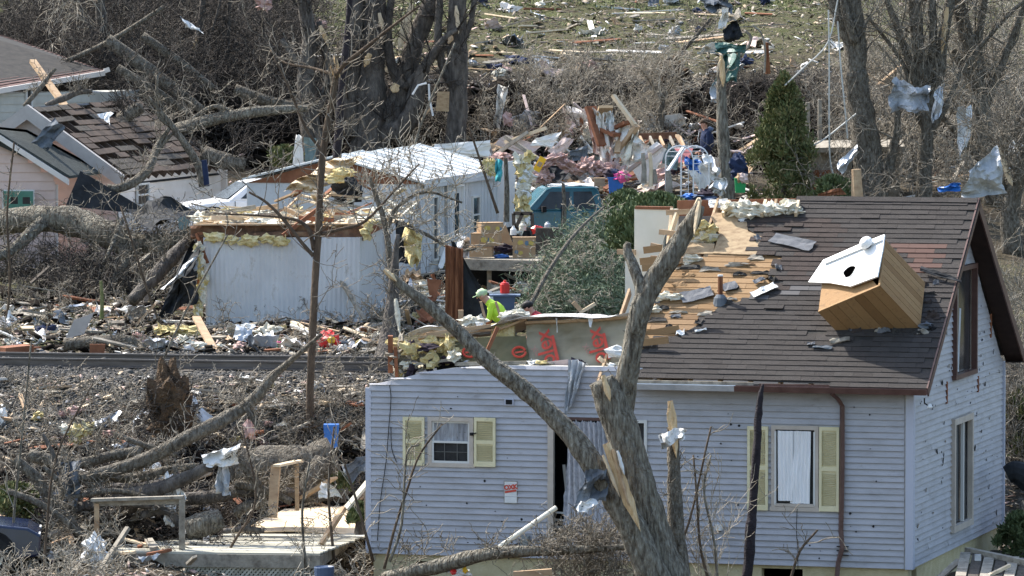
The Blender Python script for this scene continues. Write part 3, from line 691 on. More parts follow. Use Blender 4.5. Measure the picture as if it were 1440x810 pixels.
c = MB(); c.box(spt(w_gu[0] + .3, .03, (w_gu[2] + w_gu[3]) / 2), (.04, .06, w_gu[3] - w_gu[2] - .2), Rh, 'metal_sheet')
c.bar(spt(w_gu[0] + .5, .05, w_gu[3] - .7), spt(w_gu[0] + .32, .05, w_gu[2] + .1), .05, .03, 'metal_sheet'); c.build('mullion', None, wo4)
wo5, _ = window('window', fpt, w_mid, 'window_white', outer=.05, sash=False); wo5['label'] = 'broken window mostly hidden behind the big split trunk'
# doorway frame + long grey curtain blowing out
d = MB()
d.box(fpt(door[1] + .02, .03, (door[2] + door[3]) / 2 - .0), (.1, .07, door[3] - door[2] + .08), Rh, 'tan_trim')
d.box(fpt((door[0] + door[1]) / 2, .03, door[3] + .03), (door[1] - door[0], .07, .05), Rh, 'brown_metal')
do = d.build('patio_window', None, house); do['label'] = 'broken wide window opening with a long torn curtain hanging out'
d = MB()
for i in range(3): d.bar(fpt(door[1] - .02, -.1, door[2] + .12 + i * .12), fpt(door[0] + .1, -.1, door[2] + .05 + i * .14), .03, .03, 'window_white')
d.bar(fpt(door[1] - .18, -.3, door[2] + .55), fpt(door[1] - .1, -.35, door[2] + 1.15), .04, .05, 'drywall'); d.bar(fpt(door[1] - .24, -.3, door[2] + .5), fpt(door[1] - .3, -.35, door[2] + 1.1), .03, .03, 'drywall')
d.build('broken_frame', None, do)
d = MB(); q = lambda x, y, o=.1: fpt(WF(x, y)[0], o, WF(x, y)[1])
d.sheet(q(801, 592), q(851, 592), q(876, 752, .25), q(797, 752, .3), 60, 14, .05, .006, 'curtain_lace', 5, fold=8, ragged=.06)
d.build('torn_curtain', None, do)
# shutters
def shutter(x0, x1, y0, y1):
    a0, a1, z0, z1 = rect(WF, x0, y0, x1, y1); s = MB(); o = .055; t = .045; zm = (z0 + z1) / 2
    s.box(fpt((a0 + a1) / 2, .035, zm), (a1 - a0, .012, z1 - z0), Rh, 'cream')
    for aa, zz, sa, sz in ((a0 + t / 2, zm, t, z1 - z0), (a1 - t / 2, zm, t, z1 - z0)): s.box(fpt(aa, o, zz), (sa, .03, sz), Rh, 'cream')
    for zz, sz in ((z1 - t * .7, t * 1.4), (z0 + t, t * 2), (zm, t * 1.5)): s.box(fpt((a0 + a1) / 2, o, zz), (a1 - a0 - 2 * t, .028, sz), Rh, 'cream')
    z = z0 + .1
    while z < z1 - .08:
        if abs(z - zm) > .05:
            R = basis(hu, Zv + hv * -.9); s.box(fpt((a0 + a1) / 2, o - .006, z), (a1 - a0 - 2 * t, .006, .026), np.array([hu, unit(hv * .5 + Zv * .5), unit(Zv * .7 + hv * .7)]), 'cream')
        z += .031
    return s.build('shutter', None, house)
for i, (x0, x1, y0, y1) in enumerate(((568, 598, 586, 654), (668, 698, 587, 656), (1052, 1081, 599, 717), (1153, 1181, 600, 719))):
    shutter(x0, x1, y0, y1)['label'] = ('yellow louvred shutter left of the small window', 'yellow louvred shutter right of the small window', 'tall yellow shutter crossed by the charred pole', 'tall yellow shutter beside the brown downspout')[i]
# small fittings on the wall
b = MB(); u, z = WF(717, 565); b.box(fpt(u, .04, z), (.16, .03, .12), Rh, 'trim_pale'); b.box(fpt(u, .06, z), (.11, .012, .08), Rh, 'black'); b.build('wall_vent', None, house)
b = MB(); u, z = WF(1012, 741); b.box(fpt(u, .07, z), (.12, .09, .1), Rh, 'paper'); b.box(fpt(u, .07, z - .055), (.09, .06, .02), Rh, 'black'); b.build('dryer_vent', None, house)
b = MB(); u, z = WF(740, 762); b.box(fpt(u, .08, z), (.15, .1, .22), Rh, 'meter'); b.box(fpt(u, .135, z), (.12, .02, .18), Rh, 'meter')
b.tube([fpt(u + .05, .06, z), fpt(u + .2, .05, z - .05), fpt(u + .3, .04, z - .3)], .012, 6, 'wire_black'); b.build('meter_box', None, house)
b = MB(); u, z = WF(665, 610); b.box(fpt(u, .08, z), (.05, .06, .05), Rh, 'black'); b.tube([fpt(u, .08, z), fpt(u - .08, .08, z + .02)], .012, 6, 'black'); b.build('wall_bracket', None, house)
b = MB()
for pts in (((549, 541), (551, 560), (548, 600), (544, 650), (536, 705), (532, 760)), ((551, 600), (552, 630), (559, 650))): b.tube([fpt(WF(*p)[0], .05, WF(*p)[1]) for p in pts], .007, 5, 'wire_black', sub=3)
b.tube([fpt(WF(*p)[0], .05, WF(*p)[1]) for p in ((1122, 715), (1121, 745), (1123, 775), (1123, 800))], .006, 5, 'wire_black', sub=3)
b.build('loose_wire', None, house)
b = MB(); u, z = WF(1302, 566); q0 = PL(1300, 560, HP(-.3, 0, 0), hu)
b.tube([q0, q0 - Zv * .08, q0 + hu * -.06 - Zv * .12], .014, 6, 'black'); b.lathe(q0 + hu * -.09 - Zv * .14, [(.02, .05), (.05, 0), (.045, -.02)], 10, 'paper'); b.build('eave_lamp', None, house)
# downspout
b = MB(); pts = [(1177, 545, .34), (1177, 553, .3), (1181, 559, .16), (1186, 570, .06), (1186, 640, .05), (1185, 700, .05), (1184, 745, .05), (1186, 770, .06), (1181, 790, .09), (1178, 830, .14)]
b.tube([fpt(WF(x, y)[0], o + .03, WF(x, y)[1]) for x, y, o in pts], .045, 4, 'brown_metal', rough=.08)
for y in (768, 774, 780): b.box(fpt(WF(1186, y)[0], .05, WF(1186, y)[1]), (.2, .06, .012), Rh, 'black')
b.build('downspout', None, house)
# ---- roof
sh_poly_px = [(1123, 277), (1379, 281), (1306, 546), (888, 529), (893, 505), (905, 490), (930, 478), (958, 470), (992, 452), (1010, 432), (1040, 424), (1072, 414), (1088, 398), (1100, 362), (1075, 358), (1062, 350), (1068, 332), (1050, 322), (1047, 308), (1062, 302), (1100, 302)]
sh_poly = [WR(x, y) for x, y in sh_poly_px]
p_red = [WR(x, y) for x, y in ((1256, 344), (1330, 344), (1312, 386), (1290, 380))]; p_light = [WR(x, y) for x, y in ((985, 405), (1160, 400), (1160, 408), (1060, 424), (985, 424))]; p_brown = [WR(x, y) for x, y in ((1040, 298), (1170, 310), (1200, 350), (1140, 402), (1060, 408))]
UR = -.34                                         # right rake edge
b = MB(); step = .135; s = -.03; k = 0; rr = random.Random(3)
deckp = [WR(x, y) for x, y in ((1123, 276), (1379, 281), (1306, 546), (888, 529), (905, 470), (925, 380), (985, 355), (1000, 340), (1010, 300), (1050, 300), (1120, 300))]
while s < RL - .02:
    u = UR + (-.15 if k % 2 else 0) - rr.uniform(0, .05); 
    while u < 6.2:
        w = .33; cu, cs = u + w / 2, s + step * .6
        if inpoly(cu, cs, sh_poly) and u > UR - .16 and rr.random() > .004:
            u0, u1 = max(u + .0015, UR - .02), u + w - .0015; hl = .021 + rr.uniform(0, .006); lift = rr.uniform(0, .004) + (rr.uniform(.01, .04) if rr.random() < .02 else 0)
            s1 = min(s + step + .06, RL); zm = 'shingle_red' if inpoly(cu, cs, p_red) else 'shingle_light' if inpoly(cu, cs, p_light) and rr.random() < .8 else 'shingle_brown' if inpoly(cu, cs, p_brown) and rr.random() < .8 else 'shingle'
            b.add([RP(u0, s, .006 + lift), RP(u1, s, .006 + lift), RP(u1, s, hl + lift), RP(u0, s, hl + lift), RP(u0, s1, .003), RP(u1, s1, .003), RP(u1, s1, .009), RP(u0, s1, .009)],
                  [(0, 1, 2, 3), (3, 2, 6, 7), (0, 3, 7, 4), (1, 5, 6, 2), (4, 7, 6, 5)], zm)
        u += w
    s += step; k += 1
b.build('roof_shingles', None, house)
# plank sheathing under and beside the shingles
b = MB(); s = -.02; k = 0
px_sheath = [(893, 529), (897, 500), (905, 465), (915, 430), (922, 400), (935, 370), (960, 357), (1010, 357), (1100, 357), (1126, 300), (1126, 277), (1379, 281), (1306, 546)]
shp = [WR(x, y) for x, y in px_sheath]
while s < RL - .01:
    w = .145; u = UR + .02 - rr.uniform(0, .2)
    while u < 6.3:
        l = rr.choice([.8, 1.2, 1.6, 2.4]); u1 = u + l; 
        a0, a1 = None, None
        for t in np.arange(u, u1, .04):
            if inpoly(t, s + w / 2, shp):
                if a0 is None: a0 = t
                a1 = t + .04
        if a0 is not None and a1 - a0 > .1:
            a0 = max(a0, UR)
            b.box(RP((a0 + a1) / 2, s + w / 2, -.012 + rr.uniform(-.003, .0)), (a1 - a0 - .004, w - .018, .02), np.array([hu, rs, rn]), 'board')
        u = u1
    s += w
b.build('roof_sheathing', None, house)
b = MB(); b.prism([RP(u, s, .0) for u, s in sh_poly], rn * .005, 'underlay'); b.build('felt_underlay', None, house)
b = MB()      # rafters and framing
for i in range(11):
    u = .1 + i * .52; s0 = .05; s1 = RL
    if u > 4.6: s1 = RL * (.62 if u < 5.0 else .5)
    b.box(RP(u, (s0 + s1) / 2, -.10), (.04, s1 - s0, .14), np.array([hu, rs, rn]), 'lumber')
rs2 = -hv * math.cos(pitch) + Zv * math.sin(pitch); rn2 = hv * math.sin(pitch) + Zv * math.cos(pitch); eave2 = HP(0, HD + OH, EZ + .02)
for i in range(9):
    u = .1 + i * .52; b.box(eave2 + hu * u + rs2 * RL / 2 - rn2 * .1, (.04, RL, .14), np.array([hu, rs2, rn2]), 'lumber')
b.build('rafters', None, house)
b = MB()      # back slope
b.prism([eave2 + hu * UR + rn2 * -.02, eave2 + hu * 2.6 + rn2 * -.02, eave2 + hu * 2.6 + rs2 * (RL - .01) - rn2 * .02, eave2 + hu * UR + rs2 * (RL - .01) - rn2 * .02], rn2 * .045, 'shingle_felt')
b.prism([eave2 + hu * 2.6 - rn2 * .02, eave2 + hu * 4.8 - rn2 * .02, eave2 + hu * 4.8 + rs2 * (RL * .8) - rn2 * .02, eave2 + hu * 2.6 + rs2 * (RL * .9) - rn2 * .02], rn2 * .03, 'plywood')
b.build('back_slope', None, house)
# plywood on the upper left of the front slope, pale patch with torn edge
b = MB(); pw = [(1003, 357), (1012, 330), (1000, 306), (1005, 300), (1064, 303), (1050, 310), (1052, 326), (1072, 334), (1066, 350), (1078, 360)]
b.prism([RP(*WR(x, y), h=.0) for x, y in pw], rn * .016, 'plywood')
b.prism([RP(*WR(x, y), h=-.004) for x, y in ((962, 357), (1003, 357), (1005, 343), (968, 341))], rn * .012, 'plywood')
b.build('roof_plywood', None, house)
b = MB(); rr = random.Random(41)
for (x, y) in [(1096, 378), (1086, 394), (1074, 410), (1046, 310), (1066, 338), (985, 455), (958, 470), (915, 486)]:
    u, s = WR(x, y); b.sheet(RP(u + rr.uniform(.03, .1), s - .05, .03), RP(u - .06, s - .07, .035), RP(u - rr.uniform(.02, .08), s + .08, .04), RP(u + .08, s + .07, .03), 4, 3, .04, .006, rr.choice(['paper', 'shingle_felt', 'underlay', 'shingle_felt']), x, ragged=.3)
b.build('torn_paper_edge', None, house)
b = MB()
for i in range(40):
    x, y = rr.uniform(915, 1095), rr.uniform(360, 470)
    if not inpoly(x, y, [(925, 362), (1100, 362), (1075, 412), (985, 445), (910, 478)]): continue
    u, s = WR(x, y); w, h = rr.uniform(.04, .22), rr.uniform(.02, .07); b.sheet(RP(u + w, s - h, .015), RP(u - w, s - h * .6, .015), RP(u - w * .8, s + h, .02), RP(u + w * .7, s + h, .02), 4, 3, .02, .005, rr.choice(['underlay', 'underlay', 'shingle_felt', 'board', 'black', 'lumber_grey']), i, ragged=.3)
b.build('felt_remnant', None, house)
# ridge cap, rakes, fascia, gutter
b = MB(); u = UR
while u < 2.75:
    for sgn, R_, n_ in ((1, rs, rn), (-1, rs2, rn2)):
        c0 = HP(u + .12, HD / 2, RZ) - R_ * .06 + n_ * (.030 + rr.uniform(0, .004)); b.box(c0, (.25, .13, .012), np.array([hu, R_, n_]), 'shingle')
    u += .245
b.build('ridge_cap', None, house)
b = MB()
def rake(e, r_, n_): 
    b.bar(e + hu * (UR - .015) + r_ * -.03 + n_ * -.06, e + hu * (UR - .015) + r_ * (RL + .02) + n_ * -.06, .025, .17, 'brown_metal', up=n_)
rake(eave, rs, rn); rake(eave2, rs2, rn2)
b.build('rake_board', None, house)
b = MB()
for e, r_, n_ in ((eave, rs, rn), (eave2, rs2, rn2)):
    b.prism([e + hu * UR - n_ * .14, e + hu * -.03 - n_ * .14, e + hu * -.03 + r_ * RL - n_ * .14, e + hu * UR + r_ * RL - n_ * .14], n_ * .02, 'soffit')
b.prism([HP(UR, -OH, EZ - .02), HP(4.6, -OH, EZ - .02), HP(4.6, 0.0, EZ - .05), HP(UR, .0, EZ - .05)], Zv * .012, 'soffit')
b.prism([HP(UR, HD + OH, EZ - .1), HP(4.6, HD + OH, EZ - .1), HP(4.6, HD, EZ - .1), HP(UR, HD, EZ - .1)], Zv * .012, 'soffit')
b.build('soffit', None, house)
b = MB()      # gutter along the front eave (a trough)
g0, g1 = UR - .02, 4.72
prof = [(0, .02), (-.02, -.07), (-.10, -.08), (-.125, .015), (-.115, .015), (-.095, -.068), (-.027, -.06), (-.012, .02)]
pl = lambda u: [HP(u, -OH - .012 + a, EZ + .0 + c - .012 - .0 * u) for a, c in prof]
for uu0, uu1 in ((g0, 1.0), (1.0, 2.9), (2.9, g1)):
    A, B = pl(uu0), pl(uu1); n = len(A)
    b.add(A + B, [(i, (i + 1) % n, n + (i + 1) % n, n + i) for i in range(n)] + [tuple(range(n))[::-1], tuple(range(n, 2 * n))], 'brown_metal' if uu0 < 2 else 'metal_sheet')
b.build('gutter', None, house)
b = MB(); b.box(HP(3.7, -OH + .02, EZ + .015), (2.2, .05, .09), Rh, 'lumber_grey'); b.box(HP(1.1, -OH + .02, EZ - .02), (2.8, .03, .12), Rh, 'brown_metal'); b.build('fascia', None, house)
# vent pipe
u, s = WR(1013, 424); base = RP(u, s); b = MB(); b.tube([base - Zv * .05, base + Zv * .44], .042, 12, 'rust'); b.tube([base + Zv * .43, base + Zv * .455], .045, 12, 'paper')
b.lathe(base + Zv * .0, [(.13, -.08), (.11, .06), (.06, .12)], 12, 'slate_sheet'); b.build('vent_pipe', None, house)
# loose shingles and scraps on the roof
def roof_scrap(px, py, w, h, ang, m, name, label, th=.012, lift=.03):
    u, s = WR(px, py); c = RP(u, s, lift + .02); a = rad(ang); ux = hu * -math.cos(a) + rs * math.sin(a); vy = np.cross(rn, ux)
    q = MB(); q.sheet(c - ux * w / 2 - vy * h / 2, c + ux * w / 2 - vy * h / 2, c + ux * w / 2 + vy * h / 2, c - ux * w / 2 + vy * h / 2, 6, 3, .018, th, m, px * .01, ragged=.1)
    return solo(q, name, label, 'shingle scrap')
roof_scrap(1115, 343, .80, .26, -18, 'shingle_felt', 'loose_shingle', 'long loose grey shingle strip lying high on the roof above the wooden box')
roof_scrap(980, 417, .55, .3, 24, 'shingle_felt', 'loose_shingle', 'curled grey shingle piece left of the rusty vent pipe')
roof_scrap(1027, 405, .25, .2, 30, 'shingle_felt', 'loose_shingle', 'small grey shingle scrap right of the rusty vent pipe top')
roof_scrap(1068, 397, .2, .12, 40, 'shingle_felt', 'loose_shingle', 'tiny grey shingle scrap on the bare roof boards')
roof_scrap(1157, 491, .34, .07, -5, 'slate_sheet', 'flashing_strip', 'thin grey flashing strip on the lower roof below the wooden box')
roof_scrap(1141, 486, .13, .07, 10, 'shingle_felt', 'roof_chip', 'little dark chip beside the flashing strip on the lower roof')
roof_scrap(1182, 482, .34, .1, 14, 'lumber_grey', 'curled_bark', 'curled tan bark piece on the roof just below the wooden box', lift=.06)
roof_scrap(986, 467, .2, .05, 15, 'paper', 'paper_scrap', 'thin white scrap on the lower left of the shingles')
roof_scrap(1075, 412, .45, .18, 40, 'poly_white', 'torn_plastic', 'crumpled white plastic caught along the shingle edge', lift=.05)
for (px, py, a) in ((1313, 352, 80), (1080, 465, 5), (1030, 330, 60)): pass
# the toppled wooden chimney box --------------------------------
s_ = FPX / 97.
a1 = np.array([57, 46, -60]) / s_; a2 = np.array([80, -49.6, 38]) / s_; a3 = np.array([11, 62, 58]) / s_
Cc = RP(*WR(1292, 461)); Aa = Cc - a1 - a2 + rn * .01
chase = thing('chimney_box', 'toppled plank sided wooden chimney box with white metal cap lying on the shingles', 'chimney box', Cc)
n1, n2, n3 = unit(a1), unit(a2), unit(a3); l1, l2, l3 = [np.linalg.norm(x) for x in (a1, a2, a3)]
def planks(name, o, along, across, nrm, la, lc, n, m='cedar'):
    b = MB(); w = lc / n
    for i in range(n):
        b.box(o + along * la / 2 + across * (w * (i + .5)) + nrm * (.008 + (i % 2) * .001), (la, w - .008, .02), np.array([along, across, nrm]), m)
    b.box(o + along * la / 2 + across * lc / 2 - nrm * .012, (la - .01, lc - .01, .014), np.array([along, across, nrm]), 'lumber_red')
    return b.build(name, None, chase)
planks('side_panel', Aa, n1, n2, -n3, l1, l2, 7)
planks('side_panel', Aa + a2, n1, n3, n2, l1, l3, 8)
planks('side_panel', Aa, n1, n3, -n2, l1, l3, 8)
planks('side_panel', Aa + a3, n1, n2, n3, l1, l2, 7)
b = MB()
for o, d, l in ((Aa, n1, l1), (Aa + a2, n1, l1), (Aa, n2, l2), (Aa + a2, n3, l3), (Aa + a1, n2, l2), (Aa + a1 + a2, n3, l3), (Aa + a2 + a3, n1, l1)): b.bar(o - d * .01, o + d * (l + .01), .035, .035, 'cedar', up=n3 if abs(d @ n3) < .5 else n2)
b.build('corner_trim', None, chase)
b = MB(); capo = Aa - a1 * .02
capc = capo - n1 * .04
def cq(px, py, h=0): return PL(px, py, capc - n1 * h, n1)
cp = [(1138, 398), (1159, 367), (1214, 343), (1245, 331), (1243, 349), (1235, 390), (1197, 404), (1168, 399)]
b.prism([cq(*p) for p in cp], -n1 * .03, 'white_cap')
c0 = cq(1196, 384); hole = [c0 + (n2 * math.cos(t) * (.125 + .02 * math.sin(3 * t)) + n3 * math.sin(t) * .13) - n1 * .033 for t in np.arange(0, 6.28, .4)]
b.prism(hole, -n1 * .003, 'hole_dark')  # flat near-black disc paints the dark inside of the hole
hr = [h + n1 * .002 for h in hole]; b.tube(hr + [hr[0]], .012, 6, 'drywall', cap=False)
b.bar(cq(1160, 370, .05), cq(1240, 337, .05), .05, .03, 'white_cap', up=n1)
b.build('cap', None, chase)
b = MB(); R_ = np.array([n2, n3, -n1]); dc = cq(1222, 346, .02)
b.lathe(dc, [(.07, 0), (.075, .05), (.05, .07)], 16, 'slate_sheet', R_); b.lathe(dc - n1 * .06, [(.115, 0), (.12, .03), (.105, .075), (.07, .105), (.02, .12)], 16, 'white_cap', R_); b.build('flue_dome', None, chase)
b = MB(); q = Aa - n1 * .0; b.prism([cq(1156, 400, -.05), cq(1222, 388, -.05), Aa + a2 * .97, Aa], n1 * .02, 'cedar'); b.build('end_board', None, chase)
b = MB(); pts = [RP(*WR(x, y), h=hh) for x, y, hh in ((1296, 385, .12), (1315, 392, .08), (1335, 402, .06), (1352, 401, .06))]
b.sheet(pts[0] + rs * .06, pts[3] + rs * .05, pts[3] - rs * .02, pts[0] - rs * .08, 10, 3, .04, .008, 'dark_sheet', 2)
solo(b, 'torn_flashing', 'black strip of torn flashing between the wooden box and the rake', 'flashing')
b = MB(); u, s = WR(1303, 462); b.blob(RP(u, s, .05), (.12, .1, .07), .4, 8, 6, 'slate_sheet', 4); b.blob(RP(u - .1, s - .03, .04), (.06, .05, .05), .3, 8, 6, 'black', 5); solo(b, 'crushed_flashing', 'crumpled dark metal lump at the lower corner of the wooden box', 'flashing')
b = MB(); rr = random.Random(61)
for i in range(16):
    x, y = (rr.uniform(1188, 1300), rr.uniform(461, 474)) if i < 10 else (rr.uniform(1296, 1318), rr.uniform(395, 460))
    u, s = WR(x, y); w, h = rr.uniform(.05, .14), rr.uniform(.03, .07); l = rr.uniform(.02, .06); b.sheet(RP(u + w, s - h, .02), RP(u - w, s - h * .6, .02), RP(u - w * .8, s + h, .02 + l), RP(u + w * .7, s + h, .02 + l), 4, 3, .03, .006, rr.choice(['shingle_felt', 'underlay', 'lumber_grey', 'shingle_brown']), i, ragged=.3)
b.build('crushed_shingles', None, house)
# ---- torn off part: cream wall, studs, insulation, foil panel ---------------------------
def YF(px, py, v): q = PL(px, py, HP(0, v, 0), hv); return q
b = MB(); v1 = 3.3
b.prism([YF(892, 294, v1), YF(952, 294, v1), YF(952, 452, v1), YF(892, 452, v1)], hv * .1, 'drywall_cream')
b.prism([YF(879, 368, v1 - .4), YF(894, 368, v1 - .4), YF(894, 470, v1 - .4), YF(879, 470, v1 - .4)], hv * .08, 'drywall_cream')
b.prism([YF(893, 290, v1 - .02), YF(944, 291, v1 - .02), YF(944, 295, v1 - .02), YF(893, 294, v1 - .02)], hv * .14, 'lumber_red')
b.build('standing_partition', None, house)['label'] = 'cream drywall partition left standing where the roof is gone'
b = MB()
for x0, y0, x1, y1, v in ((984, 280, 975, 306, 3.5), (1025, 284, 1017, 302, 3.7), (1077, 283, 1071, 303, 3.7), (1123, 284, 1119, 302, 3.72), (952, 300, 936, 352, 2.9), (945, 294, 941, 330, 3.1), (984, 280, 930, 392, 2.6)): b.bar(YF(x0, y0, v), YF(x1, y1, v - .3), .05, .09, 'lumber_pale')
for x0, y0, x1, y1, v in ((937, 299, 980, 297, 2.9), (927, 326, 962, 330, 2.6), (868, 354, 894, 355, 3.2), (915, 345, 950, 352, 2.4), (915, 363, 960, 366, 2.1)): b.bar(YF(x0, y0, v), YF(x1, y1, v), .05, .09, 'lumber')
b.prism([YF(952, 282, 4.1), YF(1124, 279, 4.1), YF(1124, 300, 4.1), YF(952, 305, 4.1)], hv * .05, 'lumber_red')
b.build('broken_rafters', None, house)
b = MB(); rr = random.Random(8)
for i in range(30):
    px = rr.uniform(1024, 1122); py = rr.uniform(291, 301); b.blob(YF(px, py, 3.55 + rr.uniform(-.1, .2)), (rr.uniform(.1, .2), .14, rr.uniform(.06, .13)), .5, 10, 7, 'batt_cream', i)
for i in range(12):
    px = rr.uniform(968, 1000); py = rr.uniform(318, 338); b.blob(YF(px, py, 3.0), (rr.uniform(.08, .18), .12, .09), .5, 10, 7, 'batt_yellow' if i % 2 else 'batt_cream', i + 50)
b.build('attic_insulation', None, house)
b = MB()
for x, y in ((973, 366), (963, 370), (935, 418), (951, 420), (916, 438), (930, 422)): b.blob(RP(*WR(x, y), h=.04), (.16, .08, .05), .6, 12, 8, 'batt_cream', x)
b.build('insulation_scrap', None, house)
b = MB()
b.prism([YF(948, 304, 3.7), YF(1012, 304, 3.7), YF(1005, 345, 2.9), YF(940, 352, 2.9)], hv * .05, 'black'); b.build('attic_gap_shade', None, house)  # black plate stands for the shade inside the open attic
b = MB(); b.sheet(YF(996, 281, 3.9), YF(1024, 280, 3.9), YF(1021, 292, 3.8), YF(998, 292, 3.8), 8, 5, .04, .01, 'poly_white', 4); b.build('plastic_scrap', None, house)
for j, (x0, y0, x1, y1) in enumerate(((905, 352, 955, 346), (900, 368, 952, 362), (903, 377, 950, 373), (895, 472, 955, 462), (892, 483, 940, 478))):
    b = MB(); b.bar(YF(x0, y0, 2.0 - j * .4), YF(x1, y1, 2.0 - j * .4), .03, .12, 'board'); b.build('hanging_board', None, house)
# foil faced panel
panel = thing('foil_insulation', 'fallen foil faced insulation panel with red printed letters on the roofless end', 'foil panel', YF(720, 516, .35))
fv = lambda x, y: YF(x, y, .32 + (516 - y) * .006)
fn = unit(np.cross(fv(860, 515) - fv(700, 515), fv(700, 460) - fv(700, 515))); fn = fn if fn @ hv < 0 else -fn
def ff(x, y, h=0): return fv(x, y) + fn * h
b = MB()
b.sheet(ff(741, 516), ff(892, 519), ff(890, 447), ff(740, 457), 14, 6, .035, .03, 'foil', 3); b.build('board', None, panel)
b = MB(); b.sheet(ff(612, 509, .02), ff(745, 514, .02), ff(740, 474, .02), ff(614, 478, .02), 12, 5, .04, .03, 'foil_dark', 6); b.build('board', None, panel)['label'] = 'darker olive foil board'
b = MB(); b.sheet(ff(590, 478, .1), ff(742, 454, .1), ff(738, 445, -.4), ff(594, 470, -.4), 16, 3, .05, .04, 'lumber', 2); b.sheet(ff(740, 455, .08), ff(890, 446, .08), ff(888, 440, -.3), ff(742, 448, -.3), 12, 3, .03, .04, 'lumber', 5); b.build('top_plate', None, panel)
b = MB(); b.sheet(ff(575, 480, .2), ff(735, 456, .24), ff(750, 440, -.3), ff(590, 466, -.2), 40, 8, .07, .006, 'poly_film', 7, fold=1.3, ragged=.05)
b.sheet(ff(715, 460, .26), ff(889, 448, .22), ff(888, 435, -.35), ff(735, 438, -.35), 30, 8, .05, .006, 'poly_film', 8, fold=.8)
for x, w, h in ((785, 2, 20), (830, 6, 15), (672, 12, 8), (640, 8, 9)): b.sheet(ff(x, 450 + (830 - x) * .05, .16), ff(x + w, 450 + (830 - x) * .05, .16), ff(x + w * .8, 450 + h + (830 - x) * .05, .14), ff(x + 2, 450 + h + (830 - x) * .05, .14), 3, 5, .03, .006, 'poly_white', x)
b.build('plastic_film', None, panel)
b = MB(); b.prism([ff(612, 500, -.1), ff(890, 503, -.1), ff(890, 519, -.1), ff(612, 519, -.1)], fn * -.1, 'black'); b.build('black_band', None, panel)  # plain black band between the foil boards and the wall top
b = MB(); b.prism([ff(690, 454, -.02), ff(722, 452, -.02), ff(722, 478, -.02), ff(690, 480, -.02)], fn * -.1, 'batt_yellow'); b.prism([ff(618, 468, .03), ff(650, 466, .03), ff(652, 480, .03), ff(618, 482, .03)], fn * -.1, 'batt_yellow'); b.build('batt', None, panel)
for x, y in ((769, 492), (841, 489)):
    tx = text('lettering', 'olex', ff(x, y, .075), ff(x - 4, y - 20) - ff(x, y), ff(x - 20, y + 3) - ff(x, y), .38, 'red_print', panel, bold=.006)
    b = MB(); b.bar(ff(x + 9, y - 18, .07), ff(x + 17, y + 18, .07), .055, .006, 'red_print', up=fn); b.build('print_stripe', None, panel)
    text('faint_lettering', 'OX', ff(x - 13, y + 4, .07), ff(x - 14, y - 18) - ff(x, y), ff(x - 20, y + 3) - ff(x, y), .14, 'red_faint', panel)
for x, y in ((662, 498), (732, 498)):
    b = MB(); b.tube([ff(x + 9 * math.cos(t), y + 7 * math.sin(t), .09) for t in np.arange(0, 6.4, .4)], .022, 6, 'red_print', cap=False); b.bar(ff(x - 6, y + 1, .09), ff(x + 6, y - 1, .09), .03, .006, 'red_print', up=fn)
    b.build('round_mark', None, panel)
# rubble on top of the roofless wall
b = MB(); rr = random.Random(21)
for i in range(46):
    px = rr.uniform(556, 650); py = rr.uniform(480, 528) if px < 610 else rr.uniform(484, 512)
    if py > 541 - (px - 522) * .2 - 6: py -= 10
    b.blob(YF(px, py, rr.uniform(.15, .55)), (rr.uniform(.06, .16), .1, rr.uniform(.04, .13)), .55, 9, 7, ['batt_yellow', 'dark_cloth', 'batt_yellow', 'batt_yellow', 'batt_cream', 'lumber_grey'][i % 6], i)
solo(b, 'insulation_heap', 'yellow insulation batts spilling from the left end of the roofless wall', 'insulation')
rr = random.Random(22)
for i, (x0, y0, x1, y1, w, m, lb) in enumerate(((549, 472, 549, 524, .09, 'lumber_red', 'upright red brown stud at the far left corner of the wall top'), (556, 488, 558, 530, .05, 'lumber_red', 'thin second stud just right of the corner stud'),
        (640, 512, 740, 510, .05, 'lumber_grey', 'long grey board along the wall top under the olive foil board'), (755, 514, 800, 509, .1, 'pinkboard', 'pinkish torn sheet on the wall top under the foil panel'), (792, 533, 850, 531, .06, 'brown_metal', 'dark brown gutter end hanging beside the broken stub'),
        (823, 519, 880, 522, .05, 'lumber', 'tan splintered board on the wall top right of the hanging rag'), (842, 503, 862, 521, .07, 'lumber_pale', 'short pale lumber offcut leaning at the eave corner'), (684, 496, 700, 460, .05, 'lumber_red', 'short red stud showing through the gap in the panel top'),
        (848, 517, 892, 523, .06, 'lumber_grey', 'weathered board end at the left end of the gutter'), (730, 516, 760, 513, .06, 'paper', 'white torn strip on the wall top below the round red mark'), (585, 512, 640, 505, .03, 'lumber_grey', 'thin grey slat across the insulation heap'), (600, 470, 690, 458, .04, 'lumber', 'orange brown rail under the plastic film'))):
    b = MB(); b.bar(YF(x0, y0, .22 - (i % 3) * .08), YF(x1, y1, .3 - (i % 3) * .08), w, w * .6 + .03, m); solo(b, 'loose_board', lb, 'board')
b = MB(); b.sheet(YF(800, 506, -.06), YF(826, 509, -.06), YF(805, 565, -.1), YF(794, 590, -.1), 14, 14, .06, .008, 'poly_grey', 4, fold=3); solo(b, 'hanging_rag', 'grey white rag hanging down the wall from the torn eave', 'rag')
b = MB(); 
for i in range(24):
    px = rr.uniform(640, 890); b.blob(YF(px, rr.uniform(509, 516), rr.uniform(.1, .5)), (rr.uniform(.05, .15), .08, rr.uniform(.02, .05)), .6, 8, 5, rr.choice(['batt_cream', 'paper', 'lumber_grey', 'dark_cloth', 'batt_yellow', 'poly_grey']), i)
solo(b, 'wall_top_rubble', 'mixed crumbs of rubble along the top of the roofless wall', 'rubble')
